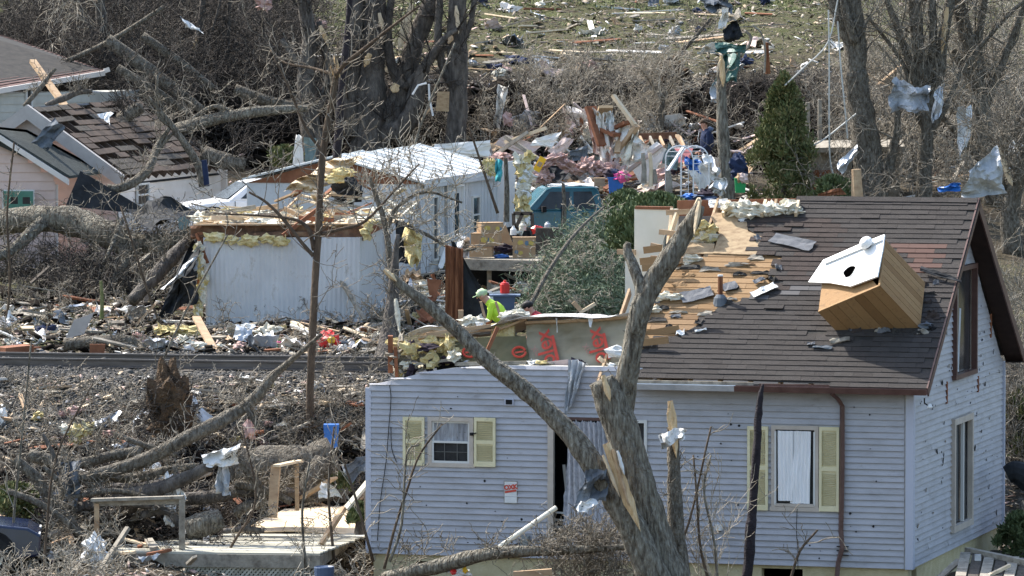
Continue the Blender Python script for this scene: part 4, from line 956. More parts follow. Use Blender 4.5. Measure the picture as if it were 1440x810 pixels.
b = MB(); b.blob(YF(873, 496, .2), (.22, .12, .1), .4, 12, 8, 'poly_white', 2); solo(b, 'plastic_wad', 'white plastic wad at the broken roof corner behind the big limb', 'plastic')
# sign with red marks on the siding
su, sz = WF(719, 692)
sign = thing('paper_sign', 'white paper notice with red letters and stripe stuck on the siding', 'sign', fpt(su, .03, sz - .2))
b = MB(); b.box(fpt(su, .036, sz), (.215, .006, .36), Rh, 'paper'); b.box(fpt(su, .033, sz), (.24, .004, .385), Rh, 'lumber_grey'); b.build('sheet', None, sign)
text('lettering', 'OXK', fpt(su, .043, sz + .085), -hu + Zv * .12, Zv, .105, 'red_print', sign, bold=.006)
b = MB(); b.bar(fpt(su + .1, .043, sz + .0), fpt(su - .1, .043, sz + .035), .004, .035, 'red_print', up=Zv); b.build('stripe', None, sign)
# ================================================================ railway track
def track():
    z = 2.25
    def line(x, far):                       # distance of the rail at lateral x
        y = 108.4 - max(min(x, -3), -60) * .19 - .19 * 9.4 + (0 if x < -3 else -(x + 3) * .06)
        return y + far * 1.5
    root = thing('railway_track', 'rusty railway track crossing behind the blue grey house and through the debris', 'railway track', (-10, line(-10, 0), z))
    xs = np.concatenate([np.arange(-45, 45.1, 3)])
    for far in (0, 1):
        b = MB()
        for x0, x1 in zip(xs[:-1], xs[1:]):
            A, B = [], []
            for (dy, dz) in ((-.07, 0), (.07, 0), (.07, .015), (.012, .035), (.012, .125), (.036, .135), (.036, .168), (-.036, .168), (-.036, .135), (-.012, .125), (-.012, .035), (-.07, .015)):
                A.append((x0, line(x0, far) + dy, z + .12 + dz)); B.append((x1, line(x1, far) + dy, z + .12 + dz))
            n = len(A); b.add(A + B, [(i, (i + 1) % n, n + (i + 1) % n, n + i) for i in range(n)], 'rail')
        b.build('rail', None, root)
    proto = None
    for i, x in enumerate(np.arange(-20, 13, .62)):
        y = line(x, .5)
        if proto is None:
            b = MB(); b.box((x, y, z + .03), (.23, 2.5, .16), eul(0, 0, .19), 'sleeper'); proto = b.build('sleeper', None, root, ); px0, py0 = x, y
        else:
            c = proto.copy(); COL.objects.link(c); c.parent = root; c.location = (x - px0, y - py0, random.uniform(-.02, .01)); c.rotation_euler = (0, 0, random.uniform(-.02, .02))
    return line
track_line = track()
# ballast stones and soil crumbs
def scatter_ground(n, x0, x1, y0, y1, s0, s1, name, m, flat=.7, keep=None, dens=None, lift=0.0):
    x = RG.uniform(x0, x1, n); y = RG.uniform(y0, y1, n)
    if keep is not None: k = keep(x, y); x, y = x[k], y[k]
    n = len(x); s = RG.uniform(s0, s1, (n, 3)) * np.array([1, 1, flat]) * RG.lognormal(0, .35, (n, 1))
    C = np.stack([x, y, gz(x, y) + s[:, 2] * .3 + lift], 1)
    V, F = boxes(C, s, rot_arr(RG.uniform(0, 6.28, n), RG.normal(0, .35, n), RG.uniform(0, 6.28, n)))
    return tag(fast(name, V, F, m), kind='stuff')
scatter_ground(90000, -11.5, -1.5, 102.2, 111.5, .014, .042, 'ballast_stones', 'ballast', keep=lambda x, y: RG.random(len(x)) < np.clip((y - 101.5) / 3, 0, 1))

# ================================================================ other buildings
def lapq(b, p0, p1, h, m, step=.2, nrm=None, clip=None, prd=.02):
    p0 = np.asarray(p0, float); p1 = np.asarray(p1, float); d = p1 - p0
    if nrm is None: nrm = unit(np.cross(d, Zv)); nrm = nrm if nrm[1] < 0 else -nrm
    z = 0
    while z < h - .01:
        e = min(step, h - z); a0, a1 = clip(z + e * .5) if clip else (0, 1)
        if a1 > a0:
            q0, q1 = p0 + d * a0, p0 + d * a1
            b.quad(q0 + Zv * z + nrm * prd, q1 + Zv * z + nrm * prd, q1 + Zv * (z + e), q0 + Zv * (z + e), m)
            b.quad(q0 + Zv * z, q1 + Zv * z, q1 + Zv * z + nrm * prd, q0 + Zv * z + nrm * prd, m)
        z += step
    return nrm
def frame_win(parent, c, ax, nrm, w, h, m='window_white', pane='glass_dark', t=.05, name='window'):
    f = MB(); R = np.array([ax, nrm, Zv])
    for dx, dz, sx, sz in ((0, h / 2 - t / 2, w, t), (0, -h / 2 + t / 2, w, t), (-w / 2 + t / 2, 0, t, h - 2 * t), (w / 2 - t / 2, 0, t, h - 2 * t), (0, 0, w - 2 * t, t * .7)):
        f.box(c + ax * dx + Zv * dz + nrm * .025, (sx, .05, sz), R, m)
    fo = f.build(name, None, parent); p = MB(); p.box(c + nrm * .006, (w - 2 * t, .01, h - 2 * t), R, pane); p.build('pane', None, fo); return fo
# --- white long trailer home with metal roof
def trailer_far():
    a = rad(14); u = np.array([-math.cos(a), math.sin(a), 0]); v = np.array([math.sin(a), math.cos(a), 0])
    o = P(592, 392, 129.0); Z0 = o[2]; H = 2.15; Lz = 7.6; Wd = 4.1; Q = lambda uu, vv, zz: o + u * uu + v * vv + Zv * zz
    root = thing('mobile_home', 'long white mobile home with pale metal roof and doors facing the cardboard boxes', 'mobile home', Q(2, 3, 0))
    sp = lambda s_, out, z: Q(-out, s_, z)
    holes = [(.95, 1.42, .35, 1.85), (2.1, 2.4, .1, 2.05), (2.75, 3.75, .05, 2.0), (4.6, 5.3, .8, 1.7)]
    b = MB(); cut_box(b, sp, 0, Lz, 0, H, holes, .12, 'ivory_metal')
    for s_ in np.arange(.15, Lz, .3):
        if not any(h[0] - .05 < s_ < h[1] + .05 for h in holes): b.box(sp(s_, .006, H / 2), (.015, .02, H - .1), np.array([u, v, Zv]), 'ivory_metal')
    b.build('side_wall', None, root)
    b = MB(); b.box(Q(Wd / 2, .06, H / 2), (Wd - .02, .12, H), np.array([u, v, Zv]), 'ivory_metal'); b.box(Q(Wd / 2, Lz, H / 2), (Wd, .1, H), np.array([u, v, Zv]), 'ivory_metal'); b.box(Q(Wd, Lz / 2, H / 2), (.1, Lz - .2, H), np.array([u, v, Zv]), 'ivory_metal')
    b.box(Q(Wd / 2, Lz / 2, .0), (Wd - .1, Lz - .1, .08), np.array([u, v, Zv]), 'black'); b.build('end_wall', None, root)
    b = MB()
    n = 15
    for i in range(n):
        s0, s1 = -.1 + (Lz + .2) * i / n, -.1 + (Lz + .2) * (i + 1) / n; d = .03 * math.sin(i * 1.9) + .015 * math.sin(i * 5.)
        for x0, z0, x1, z1 in ((-.12, H + .04, 2.05, H + .62), (2.05, H + .62, Wd + .1, H + .1)):
            b.add([Q(x0, s0, z0 + d), Q(x0, s1 - .01, z0 + d), Q(x1, s1 - .01, z1 + d * .5), Q(x1, s0, z1 + d * .5), Q(x0, s0, z0 + d - .04), Q(x0, s1 - .01, z0 + d - .04), Q(x1, s1 - .01, z1 + d * .5 - .04), Q(x1, s0, z1 + d * .5 - .04)],
                  [(0, 3, 2, 1), (4, 5, 6, 7), (0, 1, 5, 4), (1, 2, 6, 5), (2, 3, 7, 6), (3, 0, 4, 7)], 'roof_metal')
            b.bar(Q(x0, s1 - .005, z0 + d + .01), Q(x1, s1 - .005, z1 + d * .5 + .01), .03, .04, 'roof_metal')
    b.build('metal_roof', None, root)
    b = MB(); b.box(Q(-.1, Lz / 2, H + .0), (.03, Lz, .2), np.array([u, v, Zv]), 'ivory_metal'); b.prism([Q(0, -.02, H), Q(Wd, -.02, H), Q(2.05, -.02, H + .56)], v * .05, 'lumber_red'); b.build('fascia', None, root)
    for i, h in enumerate(holes[:1] + holes[3:]): frame_win(root, sp((h[0] + h[1]) / 2, .0, (h[2] + h[3]) / 2), v, -u, h[1] - h[0], h[3] - h[2])
    d = MB(); hh = holes[2]; c = sp((hh[0] + hh[1]) / 2, 0, 1.02); R = np.array([v, -u, Zv])
    d.box(c + u * .03, (hh[1] - hh[0] - .06, .04, 1.9), R, 'ivory_metal')
    for dx in (-.47, .47): d.box(c - u * .02 + v * dx, (.06, .08, 2.0), R, 'white_paint')
    d.box(c - u * .02 + Zv * .98, (1.0, .08, .06), R, 'white_paint'); do = d.build('door', None, root)
    d = MB(); d.box(c + u * .0 + Zv * .3, (.34, .02, 1.0), R, 'glass_dark'); d.build('pane', None, do)
    return Q
T2 = trailer_far()
# --- wrecked near trailer with ribbed wall
def trailer_near():
    Y0 = 118.4; a, bq = P(290, 461, Y0), P(500, 458, Y0 - .1); c = P(556, 424, Y0 + 4.2); at_, bt = P(286, 334, Y0), P(503, 334, Y0 - .1); ct = P(553, 312, Y0 + 4.2)
    root = thing('wrecked_trailer', 'crushed ribbed grey white trailer with its roof torn open and insulation spilling out', 'trailer', (a + c) / 2)
    def wall(p0, p1, q1, q0, n, name, rib=.035):
        b = MB(); d = p1 - p0; nrm = unit(np.cross(d, Zv)); nrm = nrm if nrm[1] < 0 else -nrm
        if name == 'side_wall': nrm = unit(np.cross(d, Zv))
        A = []
        for i in range(n + 1):
            t = i / n; o = nrm * (rib if i % 2 else 0) + nrm * .04 * math.sin(t * 5 + 1)
            A.append((p0 * (1 - t) + p1 * t + o * (1 + 0), (p0 * (1 - t) + p1 * t) * .5 + (q0 * (1 - t) + q1 * t) * .5 + o + nrm * .04 * math.sin(t * 9), q0 * (1 - t) + q1 * t + o))
        vs = [p for r in A for p in r] + [p - nrm * .1 for r in A for p in r]; m_ = 3 * (n + 1); fs = []
        for i in range(n):
            for k in (0, 1): j = i * 3 + k; fs += [(j, j + 3, j + 4, j + 1), (m_ + j + 1, m_ + j + 4, m_ + j + 3, m_ + j)]
            fs += [(i * 3 + 2, i * 3 + 5, m_ + i * 3 + 5, m_ + i * 3 + 2), (m_ + i * 3, m_ + i * 3 + 3, i * 3 + 3, i * 3)]
        fs += [(0, 1, m_ + 1, m_), (1, 2, m_ + 2, m_ + 1), (n * 3, m_ + n * 3, m_ + n * 3 + 1, n * 3 + 1), (n * 3 + 1, m_ + n * 3 + 1, m_ + n * 3 + 2, n * 3 + 2)]
        b.add(vs, fs, 'ivory_metal'); return b.build(name, None, root)
    wall(a, bq, bt, at_, 64, 'front_wall', .012)
    wall(bq + np.array([.02, 0, 0]), c, ct, bt + np.array([.02, 0, 0]), 30, 'side_wall', .012)
    b = MB(); b.bar(a + Zv * .03 + np.array([0, -.06, 0]), bq + Zv * .02 + np.array([0, -.06, 0]), .06, .08, 'roof_metal'); b.bar(bq + Zv * .04, c + Zv * .04, .06, .1, 'roof_metal'); b.build('skirt_rail', None, root)
    b = MB(); b.sheet(P(268, 333, Y0), P(512, 334, Y0), P(512, 318, Y0 + .1), P(268, 317, Y0 + .1), 40, 3, .06, .1, 'band_brown', 3); b.bar(P(272, 316, Y0 - .0), P(515, 315, Y0 + .1), .16, .03, 'lumber'); b.bar(P(512, 326, Y0 + .1), P(552, 306, Y0 + 4), .1, .2, 'lumber_red'); b.build('roof_band', None, root)
    b = MB(); b.prism([P(276, 322, Y0 + .2), P(512, 322, Y0 + .2), P(552, 302, Y0 + 4.2), P(330, 300, Y0 + 4.2)], Zv * -.06, 'lumber'); b.build('ceiling', None, root)
    b = MB(); b.box((a + at_) / 2 + np.array([-.1, .1, .1]), (.12, .1, 1.9), None, 'lumber_red'); b.bar(P(276, 328, Y0), P(292, 370, Y0 - .1), .06, .05, 'lumber_red'); b.bar(P(545, 330, Y0 + 3.2), P(552, 400, Y0 + 3.4), .08, .1, 'lumber_red'); b.build('corner_stud', None, root)
    b = MB(); rr = random.Random(4)
    for px, py, w, h in ((300, 334, .2, .1), (322, 337, .16, .09), (350, 338, .2, .11), (375, 336, .16, .08), (396, 339, .16, .1), (515, 326, .12, .15), (518, 320, .1, .1)): b.blob(P(px, py, Y0 - .12), (w, .08, h), .45, 10, 7, 'batt_yellow', px)
    b.build('insulation_fringe', None, root)
    b = MB()
    for i in range(14): b.blob(P(283 + rr.uniform(-6, 5), 350 + i * 7, Y0 - .15), (.09, .08, .14), .6, 9, 7, 'batt_yellow' if i % 2 else 'batt_cream', i)
    b.build('insulation_curtain', None, root)
    b = MB(); rr = random.Random(14)
    for i in range(80):
        px = rr.uniform(280, 545); yy = rr.uniform(.2, 4); b.blob(P(px, 320 - yy * 4.5 - rr.uniform(0, 7), Y0 + yy), (rr.uniform(.08, .3), .15, rr.uniform(.05, .13)), .55, 10, 7, rr.choice(['batt_cream', 'batt_yellow', 'batt_cream', 'lumber_pale']), i)
    b.build('roof_insulation', None, root)
    labels = ['tan', 'red brown', 'pale', 'rusty', 'orange']
    for i in range(64):
        px = rr.uniform(296, 530); yy = rr.uniform(0, 4); py = 319 - yy * 5 - rr.uniform(0, 10); l = rr.uniform(.3, 1.5); an = rr.choice([rr.uniform(-.25, .3), rr.uniform(-.9, .9)])
        c0 = P(px, py, Y0 + yy); d = np.array([math.cos(an), rr.uniform(-.5, .5), math.sin(an) * .6]); d /= np.linalg.norm(d)
        b = MB(); b.bar(c0 - d * l / 2, c0 + d * l / 2, .04, rr.choice([.03, .03, .09]), rr.choice(['lumber', 'lumber_red', 'lumber_pale', 'lumber_grey', 'lumber', 'lumber_grey'])); solo(b, 'roof_stick', 'splintered roof stick lying in the torn open top of the ribbed trailer', 'splintered wood', group='splintered sticks on the ribbed trailer')
trailer_near()
# --- pink house at the left
def pink_house():
    Yf = 133.5
    pk = P(38, 152, Yf); e = P(170, 247, Yf - .0); w = float(e[0] - pk[0]); a = rad(15); v = np.array([math.sin(a), math.cos(a), 0]); ux = np.array([math.cos(a), -math.sin(a), 0])
    root = thing('pink_house', 'pale pink sided house with stripped roof boards and a big fallen trunk before it', 'house', (pk[0], Yf + 3, gz1(pk[0], Yf)))
    zr, ze = pk[2], e[2]; zb = gz1(-10, 134) - .6; W2 = w / math.cos(a) * 1.0; Lq = 8.2
    Q = lambda s_, d, z: np.array([pk[0], pk[1], 0]) + ux * s_ + v * d + Zv * z
    b = MB(); Hh = zr - zb
    def clip(z):
        zz = zb + z
        if zz < ze: return (0, 1)
        t = .5 * (zz - ze) / (zr - ze); return (t, 1 - t)
    lapq(b, Q(-W2, .3, zb), Q(W2 - .15, .3, zb), Hh - .1, 'pink_lap', .21, clip=clip); b.prism([Q(-W2, .34, zb), Q(W2 - .2, .34, zb), Q(W2 - .2, .34, ze - .1), Q(0, .34, zr - .12), Q(-W2, .34, ze - .1)], v * .1, 'pink_lap'); b.build('front_wall', None, root)
    b = MB(); lapq(b, Q(W2 - .15, .35, zb), Q(W2 - .15, Lq, zb), ze - zb - .05, 'white_lap', .2, nrm=ux); b.box(Q(W2 - .25, Lq / 2 + .2, (zb + ze) / 2), (.16, Lq - .3, ze - zb), np.array([ux, v, Zv]), 'white_lap'); b.box(Q(0, Lq, (zb + ze) / 2), (2 * W2, .1, ze - zb), np.array([ux, v, Zv]), 'white_lap'); b.build('side_wall', None, root)
    b = MB()     # gable boards and rakes
    sl = math.hypot(W2 + .12, zr - ze)
    for sgn in (-1, 1):
        p0, p1 = Q(0, -.02, zr + .03), Q(sgn * (W2 + .1), -.02, ze - .02)
        b.prism([p0, p1, p1 - Zv * .28, p0 - Zv * .30], v * .05, 'grey_board'); b.prism([p0 + Zv * .05, p1 + Zv * .05, p1 + Zv * .0, p0 + Zv * .0], v * .14, 'grey_board')
    b.prism([Q(-.9, .2, zr - .75), Q(.9, .2, zr - .75), Q(0, .2, zr - .2)], v * .03, 'grey_board'); b.build('rake_board', None, root)
    b = MB(); rr = random.Random(31); dsl = unit(Q(W2 + .1, 0, ze) - Q(0, 0, zr)); nn = unit(np.cross(v, dsl)); nn = nn if nn[2] > 0 else -nn
    for j in range(13):
        d = .3
        while d < Lq - .6:
            l = rr.uniform(.5, 1.8)
            if rr.random() < .80 - (.3 if j in (2, 7) else 0):
                c = Q(0, d + l / 2, zr) + dsl * (sl * (j + .5) / 13) + nn * rr.uniform(.01, .05); k = min(l, Lq - .5 - d)
                b.box(c, (k - .03, sl / 13 - .02 - rr.uniform(0, .03), .025), np.array([unit(v + dsl * rr.uniform(-.03, .03)), dsl, nn]), rr.choice(['sleeper', 'roofboard', 'roofboard', 'roofboard']))
            d += l
    b.build('roof_boards', None, root)
    b = MB()
    for i in range(14): c = Q(0, .3 + i * .58, zr) - nn * .08; b.bar(c, c + dsl * sl, .05, .12, 'roofboard')
    c = Q(-.0, Lq / 2, zr) - nn * .25; dl = unit(Q(-W2, 0, ze) - Q(0, 0, zr)); nl = unit(np.cross(v, dl)); nl = nl if nl[2] > 0 else -nl
    b.box(Q(0, Lq / 2, zr) + dl * sl / 2, (Lq, sl, .05), np.array([v, dl, nl]), 'shingle_felt'); b.box(Q(0, Lq / 2, zr) + dsl * sl / 2 - nn * .3, (Lq - .6, sl - .1, .02), np.array([v, dsl, nn]), 'black'); b.build('rafters', None, root)  # black sheet under the boards paints their gaps dark
    # porch roof in front
    pr = [P(-40, 172, Yf - 1.2), P(8, 187, Yf - .3), P(40, 186, Yf), P(144, 243, Yf - .1), P(96, 252, Yf - 2.2), P(-40, 186, Yf - 2.2)]
    b = MB(); A = P(-60, 172, Yf - 2.4); 
    b.prism([P(-60, 178, Yf - 2.2), P(0, 190, Yf - 2.3), P(98, 251, Yf - 2.3), P(146, 244, Yf - .2), P(38, 186, Yf - .2), P(-60, 176, Yf - .2)], Zv * .06, 'green_felt'); b.build('porch_roof', None, root)
    b = MB(); q = [P(-60, 189, Yf - 2.35), P(0, 192, Yf - 2.35), P(96, 254, Yf - 2.35)]
    for p, r in zip(q[:-1], q[1:]): b.prism([p + Zv * .03, r + Zv * .03, r - Zv * .1, p - Zv * .1], v * .06, 'white_lap')
    b.box(P(78, 300, Yf - 2.0) * [1, 1, 0] + Zv * ((zb + P(80, 255, Yf)[2]) / 2), (.12, .12, P(80, 255, Yf)[2] - zb), None, 'white_lap'); b.build('porch_trim', None, root)
    b = MB(); f0, f1 = P(-60, 330, Yf - 2.1), P(78, 330, Yf - 2.1); f0[2] = f1[2] = zb; top0 = P(0, 195, Yf - 2.1)[2]; top1 = P(78, 250, Yf - 2.1)[2]
    def clp(z):
        zz = zb + z
        if zz < top1: return (0, 1)
        return (0, max(0, .43 + .57 * (top0 - zz) / (top0 - top1))) if zz < top0 else (0, 0)
    lapq(b, f0, f1, top0 - zb, 'pink_lap', .21, clip=clp); b.box((f0 + f1) / 2 + np.array([0, .5, .7]), (2.2, .9, 1.4), None, 'pink_lap'); b.build('porch_wall', None, root)
    g = MB(); c = P(26, 282, Yf - 2.25); g.box(c, (.74, .05, .5), None, 'window_white'); g.box(c - np.array([0, .02, 0]), (.68, .05, .44), None, 'green_paint'); gd = g.build('garage_door', None, root); gd['label'] = 'green door with two small windows'
    for x in (20, 37): g = MB(); g.box(P(x, 282, Yf - 2.29), (.17, .012, .16), None, 'glass_dark'); g.build('pane', None, gd)
    frame_win(root, Q(W2 - .12, 2.0, 0) * [1, 1, 0] + Zv * P(198, 272, Yf + 2)[2], v, ux, .9, .55, 'window_white')
pink_house()
def grey_house():
    E0, E1, R1, R0 = P(-90, 140, 142.5), P(146, 100, 148), P(-6, 47, 151.5), P(-90, 30, 150)
    root = thing('grey_house', 'grey sided house with intact brown shingle roof at the upper left', 'house', (E0[0] + 1, 147, gz1(-12, 147)))
    n = unit(np.cross(E1 - E0, R0 - E0)); n = n if n[2] > 0 else -n; b = MB(); rows = 26
    rr = random.Random(77)
    for j in range(rows):
        t0, t1 = j / rows, (j + 1) / rows; L0, L1 = E0 * (1 - t0) + R0 * t0, E0 * (1 - t1) + R0 * t1; r0, r1 = E1 * (1 - t0) + R1 * t0, E1 * (1 - t1) + R1 * t1; k = max(6, int(np.linalg.norm(r0 - L0) / .35))
        for i in range(k):
            s0, s1 = i / k, (i + 1) / k; o = n * rr.uniform(.025, .032); b.add([L0 * (1 - s0) + r0 * s0 + o, L0 * (1 - s1) + r0 * s1 + o, L1 * (1 - s1) + r1 * s1 + n * .006, L1 * (1 - s0) + r1 * s0 + n * .006, L0 * (1 - s0) + r0 * s0, L0 * (1 - s1) + r0 * s1], [(0, 1, 2, 3), (4, 5, 1, 0)], 'brown_shingle')
    b.prism([E0, E1, R1, R0], -n * .1, 'underlay'); b.prism([E1, P(60, 98, 156), R1], -n * .05, 'brown_shingle'); b.build('roof', None, root)
    b = MB(); b.bar(E0 - Zv * .05 - np.array([0, .04, 0]), E1 - Zv * .05 - np.array([0, .04, 0]), .1, .13, 'white_lap'); b.bar(E1, E1 + np.array([.15, 0, .05]), .12, .12, 'white_lap'); b.build('gutter', None, root)
    W0 = E0 + np.array([0, .35, 0]); W1 = P(126, 110, 147.6); W0[2] = W1[2] = zb = gz1(-13, 145) - .8; b = MB(); hh = E1[2] - zb - .1
    nr = lapq(b, W0, W1, min(E0[2], E1[2]) - zb + .1, 'grey_lap', .2); W2_ = W1 + np.array([1.0, 4.5, 0]); b.prism([W0 - nr * .01, W1 - nr * .01, W2_, W0 + np.array([0, 5, 0])], Zv * (min(E0[2], E1[2]) - zb + .05), 'grey_lap'); b.build('wall', None, root)
    ax = unit(W1 - W0); tt = (P(36, 138, 145)[0] - W0[0]) / (W1[0] - W0[0]); c = W0 + (W1 - W0) * tt; c[2] = P(36, 138, 145.6)[2]; frame_win(root, c + nr * .02, ax, nr, .26, .52)
grey_house()
def small_shed():
    c = G(1190, 286); Y = c[1]; root = thing('garden_shed', 'low shed with flat grey roof standing half hidden behind the big bare trees', 'shed', c)
    b = MB(); b.prism([P(1130, 198, Y + 2), P(1270, 196, Y + 2), P(1272, 206, Y - .2), P(1132, 208, Y - .2)], Zv * -.12, 'lumber_grey'); b.build('roof', None, root)
    b = MB(); z0 = c[2] - .3; x0, x1 = P(1136, 210, Y)[0], P(1266, 210, Y)[0]; zt_ = P(1136, 209, Y)[2] - .1
    b.box(((x0 + x1) / 2, Y + 1, (z0 + zt_) / 2), (x1 - x0, 1.8, zt_ - z0), None, 'lumber_grey'); b.build('wall', None, root)
    b = MB(); b.box((x0 + .5, Y + .06, (z0 + zt_) / 2), (.7, .06, .7), None, 'rust'); b.box((x0 + 1.5, Y + .06, (z0 + zt_) / 2), (.8, .06, 1.0), None, 'black'); b.build('door', None, root)
small_shed()
# ================================================================ vehicles
def vehicle(name, label, cat, loc, yaw, prof, cab, wheels, wins, paint, roof_paint=None, width=1.7, glass='glass_dark', extras=None, sc=1.0):
    """prof: side outline of the lower body (x,z); cab: outline of the cabin; wins: side window outlines"""
    root = thing(name, label, cat, loc); R = eul(0, 0, yaw); o = np.asarray(loc, float)
    Q = lambda x, y, z: o + (R[0] * x + R[1] * y + Zv * z) * sc
    def ext(name_, pr, w, m, inset=0, ztop=None, parent=root):
        b = MB(); n = len(pr); zs = [p[1] for p in pr]; z0, z1 = min(zs), max(zs)
        k = lambda z: (w / 2) - inset * (z - z0) / max(z1 - z0, .01)
        A = [Q(x, -k(z), z) for x, z in pr]; B = [Q(x, k(z), z) for x, z in pr]
        b.add(A + B, [tuple(range(n)), tuple(range(n, 2 * n))[::-1]] + [(i, n + i, n + (i + 1) % n, (i + 1) % n) for i in range(n)], m); ob = b.build(name_, None, parent)
        bv = ob.modifiers.new('bevel', 'BEVEL'); bv.width = .045; bv.segments = 3; bv.limit_method = 'ANGLE'; bv.angle_limit = .5; return ob
    body = ext('body', prof, width, paint, .06)
    cabin = ext('cabin', cab, width - .1, roof_paint or paint, .14)
    zs = [p[1] for p in cab]; z0, z1 = min(zs), max(zs)
    for side in (-1, 1):
        for w in wins:
            y = lambda z: side * ((width - .1) / 2 - .14 * (z - z0) / (z1 - z0) + .006); b = MB(); b.prism([Q(x, y(z), z) for x, z in w], R[1] * side * .006 * sc, glass); b.build('side_window', None, cabin)
    fr = [c for c in cab]
    for wi in wheels:
        for side in (-1, 1):
            b = MB(); RW = np.array([R[0], Zv, R[1] * side]); b.lathe(Q(wi, side * (width / 2 - .2), .34), [(.2, 0), (.33, .01), (.34, .1), (.33, .2), (.2, .21)], 20, 'tyre', RW); w_ = b.build('wheel', None, root)
            b = MB(); b.lathe(Q(wi, side * (width / 2 - .2), .34), [(.19, .19), (.2, .215), (.06, .2)], 12, 'chrome', RW); b.build('rim', None, w_)
            b = MB(); b.lathe(Q(wi, side * (width / 2 - .21), .37), [(.41, 0), (.41, .205)], 20, 'black', RW); b.build('wheel_arch', None, body)
    def glasspane(name_, x0, z0_, x1, z1_, w0, w1):
        b = MB(); d = np.array([x1 - x0, z1_ - z0_]); n_ = np.array([-d[1], d[0]]); n_ = n_ / np.linalg.norm(n_) * .012; n_ = n_ if n_[1] > 0 else -n_
        b.prism([Q(x0 + n_[0], -w0, z0_ + n_[1]), Q(x0 + n_[0], w0, z0_ + n_[1]), Q(x1 + n_[0], w1, z1_ + n_[1]), Q(x1 + n_[0], -w1, z1_ + n_[1])], (R[0] * n_[0] + Zv * n_[1]) * .3, glass); b.build(name_, None, cabin)
    if extras: extras(root, Q, R, glasspane, body, cabin)
    return root
def truck_x(root, Q, R, gp, body, cabin):
    gp('windshield', -1.12, 1.08, -.62, 1.56, .62, .52); gp('rear_window', .75, 1.12, .66, 1.5, .6, .52)
    for x in (-.28, .72): b = MB(); b.box(Q(x, -.845, .85), (.015, .01, .6), R, 'black'); b.build('door_seam', None, body)
    b = MB(); b.box(Q(.35, -.855, .98), (.16, .03, .04), R, 'black'); b.build('handle', None, body)
    b = MB(); b.box(Q(-.75, -.95, 1.1), (.1, .16, .14), R, 'black'); b.build('mirror', None, body)
    b = MB()
    for y in (-.72, .72): b.box(Q(1.75, y, 1.0), (1.9, .1, .1), R, 'teal_paint')
    b.build('bed_rail', None, body)
    b = MB(); b.box(Q(-2.3, 0, .5), (.12, 1.6, .16), R, 'chrome'); b.build('bumper', None, root)
    for y in (-.6, .6): b = MB(); b.box(Q(-2.24, y, .82), (.05, .3, .16), R, 'paper'); b.build('headlight', None, root)
    b = MB(); b.sheet(Q(-.55, -.6, 1.68), Q(.72, -.6, 1.68), Q(.72, .6, 1.70), Q(-.55, .6, 1.69), 8, 5, .03, .02, 'white_paint', 3); b.build('roof_panel', None, root)
tc_ = P(797, 355, 137.4); tc_[2] = P(792, 352, 137.4)[2]
vehicle('pickup_truck', 'teal pickup truck with white roof standing behind the deck of boxes', 'pickup truck', tc_, rad(9),
        [(-2.3, .35), (-2.32, .8), (-2.2, .95), (-1.2, 1.06), (.78, 1.08), (.8, .98), (2.6, .98), (2.62, .4), (2.0, .32), (-1.9, .3)],
        [(-1.2, 1.04), (-.66, 1.6), (-.5, 1.66), (.6, 1.66), (.72, 1.58), (.8, 1.04)], (-1.5, 1.75),
        [[(-.9, 1.1), (-.55, 1.54), (-.05, 1.54), (-.05, 1.1)], [(.05, 1.1), (.05, 1.54), (.52, 1.54), (.64, 1.1)]], 'teal_paint', None, 1.75, extras=truck_x, sc=.94)
sedan = [(-2.2, .35), (-2.22, .7), (-2.0, .82), (-.95, .93), (1.3, .95), (2.1, .9), (2.2, .6), (2.15, .35), (1.7, .28), (-1.8, .28)]
scab = [(-1.05, .9), (-.45, 1.33), (-.2, 1.4), (.6, 1.4), (.85, 1.33), (1.5, .92)]
swin = [[(-.7, .97), (-.3, 1.32), (.12, 1.33), (.12, .97)], [(.2, .97), (.2, 1.33), (.65, 1.3), (1.1, .97)]]
def sedan_x(root, Q, R, gp, body, cabin):
    gp('windshield', -1.0, .96, -.45, 1.33, .66, .56); gp('rear_window', 1.42, .97, .86, 1.32, .64, .56)
    for x in (-.85, .16, 1.15): b = MB(); b.box(Q(x, -.815, .65), (.012, .01, .5), R, 'black'); b.build('door_seam', None, body)
    for y in (-.6, .6):
        b = MB(); b.box(Q(-2.18, y, .65), (.06, .34, .14), R, 'paper'); b.build('headlight', None, root)
        b = MB(); b.box(Q(2.14, y, .7), (.06, .34, .14), R, 'red_plastic'); b.build('taillight', None, root)
cw = P(366, 333, 134.5); vehicle('white_car', 'white sedan with dark windows showing above the wrecked trailer roof', 'car', cw, rad(18), sedan, scab, (-1.4, 1.4), swin, 'white_paint', extras=sedan_x, sc=.97)
nc = G(5, 820); nc = P(-128, 822, 95.0); nc[2] = gz1(nc[0], 95)
vehicle('navy_car', 'dark blue car partly buried by brush at the lower left edge', 'car', nc, rad(184), sedan, scab, (-1.4, 1.4), swin, 'navy_paint', extras=sedan_x)
